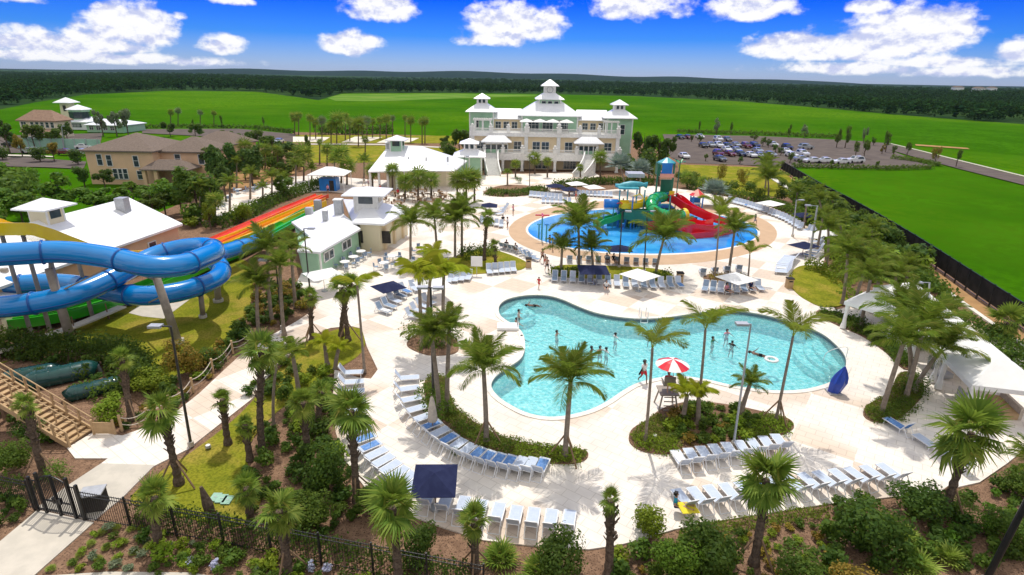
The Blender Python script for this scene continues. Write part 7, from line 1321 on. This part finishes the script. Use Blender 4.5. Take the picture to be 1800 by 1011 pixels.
# ------------------------------------------------------------------ cars
def make_car(kind):
    r = thing('parked_car', 'x', 'car'); w = .88; Hh = 1.45 if kind == 'sedan' else 1.75
    if kind == 'sedan': pr = [(-2.2, .35), (-2.22, .75), (-1.6, .95), (-.9, 1.0), (-.3, Hh-.03), (.9, Hh), (1.55, 1.02), (2.15, .95), (2.2, .4)]
    else: pr = [(-2.3, .4), (-2.32, .95), (-1.5, 1.12), (-.95, 1.15), (-.45, Hh-.03), (1.7, Hh), (2.15, 1.1), (2.25, .95), (2.28, .42)]
    b = MB(); n = len(pr); ins = [0 if z < 1.2 else .2 for x, z in pr]; b.add([(x, s_*(w-i_), z) for s_ in (-1, 1) for (x, z), i_ in zip(pr, ins)], [tuple(range(n)), tuple(range(2*n-1, n-1, -1))]+[(k, n+k, n+(k+1) % n, (k+1) % n) for k in range(n)]); b.build('body', M['car_white'], r)
    g = MB()
    for i, j in ((3, 4), (5, 6)):
        a, c = V((pr[i][0], 0, pr[i][1])), V((pr[j][0], 0, pr[j][1])); d = (c-a); nn = V((-d.z, 0, d.x)).normalized()*.012; nn = nn if nn.z > 0 else -nn
        wa, wc = w-ins[i]-.1, w-ins[j]-.1; g.add([a+d*.08+nn+V((0, -wa, 0)), a+d*.08+nn+V((0, wa, 0)), a+d*.92+nn+V((0, wc, 0)), a+d*.92+nn+V((0, -wc, 0))], [(0, 1, 2, 3)])
    for s_ in (-1, 1): g.add([(x, s_*(w-.2*(z-1.05)/(Hh-1.05)+.012), z) for x, z in ((pr[3][0]+.2, 1.06), (pr[4][0]+.1, Hh-.12), (pr[5][0]-.1, Hh-.12), (pr[6][0]-.25, 1.06))], [(0, 1, 2, 3)])
    g.build('glazing', M['glass'], r)
    for x in (-1.4, 1.4):
        for s_ in (-1, 1): MB().tube([V((x, s_*(w-.16), .33)), V((x, s_*(w+.03), .33))], .33, 14).build('wheel', M['rubber'], r)
    for s_ in (-1, 1): MB().box(pr[1][0]-.015, pr[1][0]+.05, s_*.62-.16, s_*.62+.16, .66, .8).build('headlight', M['white'], r)
    return r
cs, cv_ = make_car('sedan'), make_car('van'); learn(cs); K1 = dict(KIDS); fu_ = {}
CN = {'white': 'white', 'silver': 'silver', 'grey': 'dark grey', 'black': 'black', 'red': 'dark red', 'navy': 'navy'}
CARS = [(1262, 248, 'white', 'v', 'n', 'in the back row'), (1278, 248, 'grey', 's', 'n', 'in the back row'), (1230, 243, 'white', 's', 'n', 'at the far left of the lot'), (1195, 244, 'black', 's', 'n', 'at the far left of the lot'), (1209, 244, 'red', 's', 'n', 'at the far left of the lot'), (1263, 259, 'white', 'v', 'n', 'in the second row'), (1249, 258, 'silver', 's', 'n', 'in the second row'), (1277, 259, 'black', 's', 'n', 'in the second row'), (1293, 258, 'silver', 's', 'n', 'in the second row'), (1311, 260, 'red', 'v', 'n', 'in the second row'), (1326, 260, 'black', 'v', 'n', 'in the second row'), (1262, 274, 'red', 'v', 'n', 'at the left end of the front row'), (1282, 274, 'red', 's', 'n', 'next in the front row'), (1301, 274, 'navy', 's', 'n', 'in the front row'), (1319, 276, 'white', 's', 'n', 'in the front row'), (1335, 277, 'silver', 's', 'n', 'in the front row'), (1277, 266, 'white', 's', 'n', 'in the third row'), (1294, 267, 'silver', 's', 'n', 'in the third row'), (1331, 268, 'silver', 's', 'n', 'in the third row'), (1353, 275, 'silver', 's', 'n', 'in the front row by the dark trees'), (1358, 257, 'white', 's', 'n', 'behind the dark trees'), (1383, 263, 'black', 'v', 'n', 'right of the dark trees'), (1380, 269, 'white', 's', 'n', 'right of the dark trees'), (1391, 276, 'white', 's', 'n', 'right of the dark trees, nearer'), (1410, 274, 'white', 'v', 'n', 'standing by itself near the right end'), (1416, 262, 'silver', 'v', 'e', 'driving in the open middle of the lot'), (1409, 283, 'silver', 's', 'e', 'by the front hedge'), (1427, 286, 'white', 's', 'w', 'by the front hedge, left of the row'), (1448, 286, 'white', 's', 'w', 'by the front hedge, second of the row'), (1478, 288, 'white', 's', 'w', 'by the front hedge, third of the row'), (1502, 286, 'white', 'v', 'w', 'by the front hedge, at the right end'), (1236, 259, 'black', 's', 'n', 'behind the kerbed tree'), (1202, 278, 'white', 's', 'n', 'near the play tower'), (1265, 283, 'grey', 's', 'n', 'on the lane by the lawn'),
        (70, 254, 'navy', 's', 'e', 'in the left car park, farther'), (66, 251, 'silver', 'v', 'e', 'in the left car park, behind the navy one'), (138, 258, 'navy', 's', 'e', 'beside the tan house roof'), (150, 262, 'white', 's', 'e', 'beside the tan house roof, nearer'), (158, 257, 'grey', 's', 'e', 'beside the tan house roof, farther'), (118, 272, 'red', 's', 'e', 'at the street by the round tree'), (150, 272, 'white', 's', 'e', 'at the street by the tan house'), (55, 269, 'silver', 's', 'w', 'at the street end of the left lot'), (22, 258, 'black', 's', 'e', 'under the big tree at the far left'), (404, 278, 'white', 's', 'n', 'behind the grove, left'), (440, 258, 'navy', 's', 'n', 'behind the grove, middle'), (478, 256, 'white', 's', 'n', 'behind the grove, right'), (490, 252, 'silver', 's', 'n', 'behind the grove, beside the pointed evergreen'), (387, 290, 'white', 's', 'e', 'at the corner of the brown roofed house')]
seen = {}
for x, y, c, k, hd, where in CARS:
    src = cs if k == 's' else cv_
    if src.name not in fu_: o = src; fu_[src.name] = 1
    else: learn(src); o = copy_tree(src)
    o.location = at(x, y, .07); o.rotation_euler = (0, 0, {'n': pi/2, 'e': pi, 'w': 0}[hd]+random.uniform(-.08, .08)+(.12 if x > 1100 else 0))
    lb = CN[c]+(' parked car ' if k == 's' else ' parked tall car ')+where; seen[lb] = seen.get(lb, 0)+1
    o['label'] = lb; o['group'] = 'cars: '+lb
    for chd in o.children:
        if chd.name.startswith('body'): chd.material_slots[0].link = 'OBJECT'; chd.material_slots[0].material = M['car_'+c]
# ------------------------------------------------------------------ people
def skin_mesh(name, J, E, root, mat, sub=1):
    names = list(J); idx = {n: i for i, n in enumerate(names)}; me = bpy.data.meshes.new(name); me.from_pydata([J[n][0] for n in names], [(idx[a], idx[b]) for a, b in E], [])
    o = bpy.data.objects.new(name, me); COL.objects.link(o); md = o.modifiers.new('skin', 'SKIN'); md.use_smooth_shade = True
    for n, sv_ in zip(names, me.skin_vertices[0].data):
        r = J[n][1]; sv_.radius = (r, r) if not hasattr(r, '__len__') else r; sv_.use_root = n == root
    o.modifiers.new('sub', 'SUBSURF').levels = sub; bpy.context.view_layer.update()
    out = bpy.data.meshes.new_from_object(o.evaluated_get(bpy.context.evaluated_depsgraph_get())); out.name = name
    bpy.data.objects.remove(o); out.materials.clear(); out.materials.append(M[mat]); return out
def pose(kind):
    J = {'pelvis': ((0, 0, .95), (.145, .11)), 'waist': ((0, 0, 1.1), (.125, .095)), 'chest': ((0, .01, 1.3), (.16, .11)), 'neck0': ((0, .01, 1.43), .07), 'neck': ((0, 0, 1.5), .052), 'head': ((0, -.01, 1.6), (.075, .09)), 'crown': ((0, 0, 1.7), (.072, .085)), 'nose': ((0, -.125, 1.6), .016), 'chin': ((0, -.075, 1.53), .035)}
    E = [('pelvis', 'waist'), ('waist', 'chest'), ('chest', 'neck0'), ('neck0', 'neck'), ('neck', 'head'), ('head', 'crown'), ('head', 'nose'), ('neck', 'chin')]
    leg = {'stand': [((.1, 0, .9), (.12, .0, .5), (.13, .02, .09), (.14, -.13, .04))]*2, 'walk': [((.1, 0, .9), (.11, -.2, .52), (.11, -.22, .09), (.11, -.37, .05)), ((.1, 0, .9), (.11, .1, .5), (.11, .38, .17), (.11, .3, .05))], 'wade': [((.1, 0, .9), (.15, -.06, .5), (.17, .02, .09), (.18, -.13, .05))]*2, 'sit': [((.1, -.02, .93), (.14, -.46, .98), (.15, -.52, .55), (.15, -.66, .5))]*2, 'recline': [((.1, -.02, .93), (.13, -.46, 1.04), (.14, -.86, .93), (.14, -.93, 1.02))]*2}[kind]
    arm = {'stand': [((.2, .01, 1.38), (.27, .05, 1.12), (.29, -.06, .88))]*2, 'walk': [((.2, .01, 1.38), (.26, .16, 1.14), (.26, .1, .9)), ((.2, .01, 1.38), (.26, -.1, 1.13), (.24, -.26, .95))], 'wade': [((.2, .01, 1.38), (.4, -.08, 1.2), (.52, -.22, 1.1))]*2, 'sit': [((.2, .01, 1.38), (.27, -.06, 1.14), (.22, -.3, 1.06))]*2, 'recline': [((.2, .01, 1.38), (.3, .02, 1.14), (.24, -.2, 1.02))]*2}[kind]
    for s_, n, lg, ar in ((1, 'l', leg[0], arm[0]), (-1, 'r', leg[1], arm[1])):
        m = lambda p: (p[0]*s_, p[1], p[2]); h, k, a, t_ = map(m, lg); sh, el, wr = map(m, ar)
        J.update({n+'hip': (h, .095), n+'knee': (k, .06), n+'ank': (a, .042), n+'toe': (t_, .035), n+'sho': (sh, .06), n+'elb': (el, .042), n+'wri': (wr, .028)})
        d = (V(wr)-V(el)).normalized(); x = d.cross(V((0, 1, 0))).normalized(); pm = V(wr)+d*.07; J[n+'palm'] = (tuple(pm), (.038, .02))
        E += [('pelvis', n+'hip'), (n+'hip', n+'knee'), (n+'knee', n+'ank'), (n+'ank', n+'toe'), ('chest', n+'sho'), (n+'sho', n+'elb'), (n+'elb', n+'wri'), (n+'wri', n+'palm')]
        for q, (off, ln_) in enumerate(((-.03, .06), (-.01, .075), (.01, .07), (.03, .055))):
            a1 = pm+d*.05+V((0, off*1.1, 0)); a2 = a1+d*ln_*.6-x*.012; J[n+'f%d' % q] = (tuple(a1), .009); J[n+'g%d' % q] = (tuple(a2), .008); E += [(n+'palm', n+'f%d' % q), (n+'f%d' % q, n+'g%d' % q)]
        tb = V(wr)+d*.03+V((0, -.045, 0)); J[n+'th'] = (tuple(tb), .01); J[n+'ti'] = (tuple(tb+d*.045+V((0, -.012, 0))), .009); E += [(n+'palm', n+'th'), (n+'th', n+'ti')]
    return J, E
PM = {}
def person_meshes(kind):
    if kind in PM: return PM[kind]
    J, E = pose(kind); g = lambda n, k: (J[n][0], tuple(x*k for x in J[n][1]) if hasattr(J[n][1], '__len__') else J[n][1]*k); mid = lambda a, b, t_: tuple(V(J[a][0]).lerp(V(J[b][0]), t_))
    body = skin_mesh('body', J, E, 'pelvis', 'skin')
    S1 = {'pelvis': g('pelvis', 1.16), 'waist': (mid('pelvis', 'waist', .6), (.14, .11))}; e1 = [('pelvis', 'waist')]
    for n in 'lr': S1[n+'hip'] = g(n+'hip', 1.25); S1[n+'th'] = (mid(n+'hip', n+'knee', .75), .092); e1 += [('pelvis', n+'hip'), (n+'hip', n+'th')]
    T1 = {'pelvis': g('pelvis', 1.12), 'waist': g('waist', 1.15), 'chest': g('chest', 1.14), 'neck0': (J['neck0'][0], .085)}; e2 = [('pelvis', 'waist'), ('waist', 'chest'), ('chest', 'neck0')]
    for n in 'lr': T1[n+'sho'] = g(n+'sho', 1.3); T1[n+'arm'] = (mid(n+'sho', n+'elb', .6), .065); e2 += [('chest', n+'sho'), (n+'sho', n+'arm')]
    B1 = {'a': (tuple(V(J['chest'][0])+V((0, 0, -.03))), (.17, .12)), 'b': (tuple(V(J['chest'][0])+V((0, 0, .05))), (.165, .118))}
    H1 = {'a': ((0, .03, 1.63), (.088, .098)), 'b': ((0, .02, 1.715), (.08, .09)), 'c': ((0, .075, 1.55), (.06, .04))}
    PM[kind] = dict(body=body, shorts=skin_mesh('shorts', S1, e1, 'pelvis', 'cloth_navy'), shirt=skin_mesh('shirt', T1, e2, 'waist', 'cloth_white'), top=skin_mesh('swim_top', B1, [('a', 'b')], 'a', 'cloth_black'), hair=skin_mesh('hair', H1, [('a', 'b'), ('a', 'c')], 'a', 'hair')); return PM[kind]
def person(x, y, kind, label, h=1.72, rz=0.0, skin='skin', shorts='black', shirt=None, top=None, z=.025, group=None, tilt=0.0, pz=None):
    pm = person_meshes('wade' if kind == 'swim' else kind); s_ = h/1.78; B = at(x, y, z) if pz is None else pz
    r = thing('person', label, 'person', B, rz, group, s_); r.rotation_euler = (tilt, 0, rz)
    def put(k, m_): o = link({'body': 'body', 'shorts': 'shorts', 'shirt': 'shirt', 'top': 'swim_top', 'hair': 'hair'}[k], pm[k], None, r); o.material_slots[0].link = 'OBJECT'; o.material_slots[0].material = M[m_]
    put('body', skin); put('hair', 'hair'); put('shorts', 'cloth_'+shorts)
    if shirt: put('shirt', 'cloth_'+shirt)
    if top: put('top', 'cloth_'+top)
    return r
WZ = -1.13
for x, y, k, lab, kw in [
    (1130, 673, 'walk', 'lifeguard in white shirt and red shorts standing at the pool edge', dict(h=1.82, rz=.5, shorts='red', shirt='white', skin='skin_dark')),
    (947, 507, 'walk', 'child in a red top walking on the deck above the pool corner', dict(h=1.25, rz=2.6, shirt='red', shorts='red')), (953, 462, 'walk', 'swimmer in dark shorts walking past the lounger island, first of the group', dict(rz=.4)), (958, 466, 'walk', 'child beside the group walking past the lounger island', dict(h=1.3, rz=.3, shorts='red')), (961, 478, 'walk', 'woman in a black swimsuit at the end of the first island', dict(rz=.2, top='black')), (971, 441, 'stand', 'person in black shorts by the splash pad ring', dict(rz=1.5)), (966, 436, 'walk', 'person in a navy shirt by the splash pad ring', dict(rz=2, shirt='navy')),
    (1326, 396, 'walk', 'person in a dark shirt on the tan ring right of the splash pad', dict(rz=.8, shirt='navy', shorts='grey')), (892, 402, 'stand', 'person in a white shirt near the block of loungers left of the splash pad', dict(rz=1.2, shirt='white', shorts='black')), (902, 378, 'stand', 'person in a pink top by the far navy parasol', dict(rz=2, shirt='pink', shorts='grey')), (1000, 352, 'stand', 'person in black standing between the upper lounger rows', dict(rz=1, shirt='black')), (1012, 350, 'stand', 'sunburnt person standing between the upper lounger rows', dict(rz=2, shorts='red')), (640, 327, 'walk', 'person in white walking on the plaza before the pavilion', dict(rz=1, shirt='white', shorts='white')), (669, 340, 'walk', 'person in a red shirt at the edge of the dining terrace', dict(rz=2, shirt='red')), (700, 348, 'stand', 'person in an orange toned shirt among the brown tables', dict(rz=3, shirt='red', shorts='olive')), (593, 326, 'stand', 'person in black beside the blue hut', dict(rz=1, shirt='black')), (648, 330, 'stand', 'person in pink on the plaza before the pavilion', dict(rz=2, shirt='pink', shorts='grey')),
    (577, 341, 'stand', 'person in a pink top at the end of the racing slide', dict(rz=1, shirt='pink', shorts='navy'))]: person(x, y, k, lab, **kw)
for x, y, lab, kw in [(979, 588, 'bather standing in the shallow left part of the pool, arms out', dict(rz=1.0, top=None)), (1082, 592, 'bather wading in the middle of the pool below the ladder', dict(rz=2, shirt='white')), (1040, 616, 'bather at the left of the group of three in the pool', dict(rz=1, skin='skin_dark')), (1055, 616, 'tallest bather in the middle of the group of three in the pool', dict(rz=.4, top='black')), (1066, 618, 'bather at the right of the group of three in the pool', dict(rz=2, shirt='white')), (1144, 587, 'dark haired bather close to the far pool wall', dict(rz=3, skin='skin_dark')), (1253, 599, 'bather in a green shirt at the right of the arching palm', dict(rz=.8, shirt='green')), (1278, 586, 'bather in a pink top, the farthest of the right group', dict(rz=.3, shirt='pink')), (1287, 606, 'bather in a dark shirt, the nearest of the right group', dict(rz=2.4, shirt='black')), (912, 558, 'tall bather standing at the shallow entry of the pool', dict(rz=1.5)), (908, 573, 'bather leaning beside the left pool wall', dict(rz=2.2)), (917, 596, 'dark haired bather at the white slab in the left pool corner', dict(rz=2.8, skin='skin_dark')), (1198, 672, 'dark haired bather behind the lifeguard umbrella', dict(rz=.2, top='navy'))]:
    q = at(x, y, -.26); person(0, 0, 'wade', lab, pz=V((q.x, q.y, -1.56 if y > 575 or x > 950 else -1.15)), **kw)
for x, y, rz, lab in ((952, 538, 1.9, 'swimmer gliding on the surface near the left entry steps'), (1354, 630, 1.2, 'swimmer floating on a white ring at the right of the pool')):
    q = at(x, y, -.26); person(0, 0, 'swim', lab, pz=V((q.x, q.y, -.32)), rz=rz, tilt=-1.35, skin='skin_dark')
q = at(1356, 632, -.24); o = MB(); b = [V((.42*cos(2*pi*k/20), .42*sin(2*pi*k/20), 0)) for k in range(20)]; o.sweep(b, [(.13*cos(a), .1*sin(a)) for a in (2*pi*j/8 for j in range(8))], True); fl = o.build('swim_ring', M['white'], None, True); fl.location = q+V((.0, .0, 0)); tag(fl, 'white swim ring under the swimmer at the right of the pool', 'swim ring')
def seated(x, y, lab, rz, kind='recline', **kw): q = at(x, y, 0); person(0, 0, kind, lab, pz=V((q.x, q.y, -.47)), rz=rz, **kw)
for x, y, lab, kw in [(1276, 517, 'person in a pink top sitting on a lounger of the second island', dict(shirt='pink')), (1318, 512, 'person in a dark shirt sitting under the white parasol of the second island', dict(shirt='navy')), (1066, 462, 'person in black sitting with the back to the pool on the first island', dict(shirt='black', skin='skin_dark')), (1078, 463, 'second person in black sitting beside the first on the island', dict(shirt='black')), (1065, 512, 'person in a white shirt sitting among the loungers of the first island', dict(shirt='white')), (890, 438, 'person lying on the curve of loungers by the hedge lawn, upper', dict(shirt='black')), (906, 444, 'person lying on the curve of loungers by the hedge lawn, lower', dict(shirt='navy')), (884, 392, 'person in black sitting in the block of loungers left of the splash pad', dict(shirt='black'))]: seated(x, y, lab, random.uniform(-.5, .5), **kw)
pw = at(1185, 900, 0); person(0, 0, 'recline', 'person in a teal top lying beside the yellow towel on the long lounger row', pz=V((pw.x, pw.y, -.47)), rz=1.3, shirt='teal', shorts='navy')
o = MB().box(-.5, .5, -.35, .35, 0, .02).build('towel', M['cloth_yellow']); o.location = pw+V((.55, -.25, .48)); o.rotation_euler = (.15, .2, .3); tag(o, 'yellow towel at the left end of the long lounger row', 'towel')
q = ls.location+V((0, .05, 0)); person(0, 0, 'sit', 'lifeguard in red seated on the raised chair', pz=q+V((0, .05, 1.73-.86)), rz=0, shorts='red', shirt='red')
B = at(1130, 673, .02); f = MB(); f.tube([V((0, 0, 0)), V((0, 0, .06)), V((0, 0, .82)), V((0, 0, .9))], [.03, .06, .06, .03], 10); fl = f.build('rescue_float', M['cloth_black'], None, True); fl.location = B+V((-.3, .12, .55)); fl.rotation_euler = (.1, .35, 0); tag(fl, 'dark rescue float held under the arm of the standing lifeguard', 'rescue float')
# ------------------------------------------------------------------ air
m, t = newmat('thin blue air'); t.set(t.n('ShaderNodeOutputMaterial').inputs['Volume'], t.n('ShaderNodeVolumePrincipled', i={'Color': (.5, .68, .95), 'Density': .000032, 'Anisotropy': .1}))
hz_ = MB().box(-6600, 6600, -120, 6800, -2.5, 70).build('haze', m); stuff(hz_); hz_['label'] = 'thin bluish haze over the far woods'
S.cycles.volume_bounces = 0
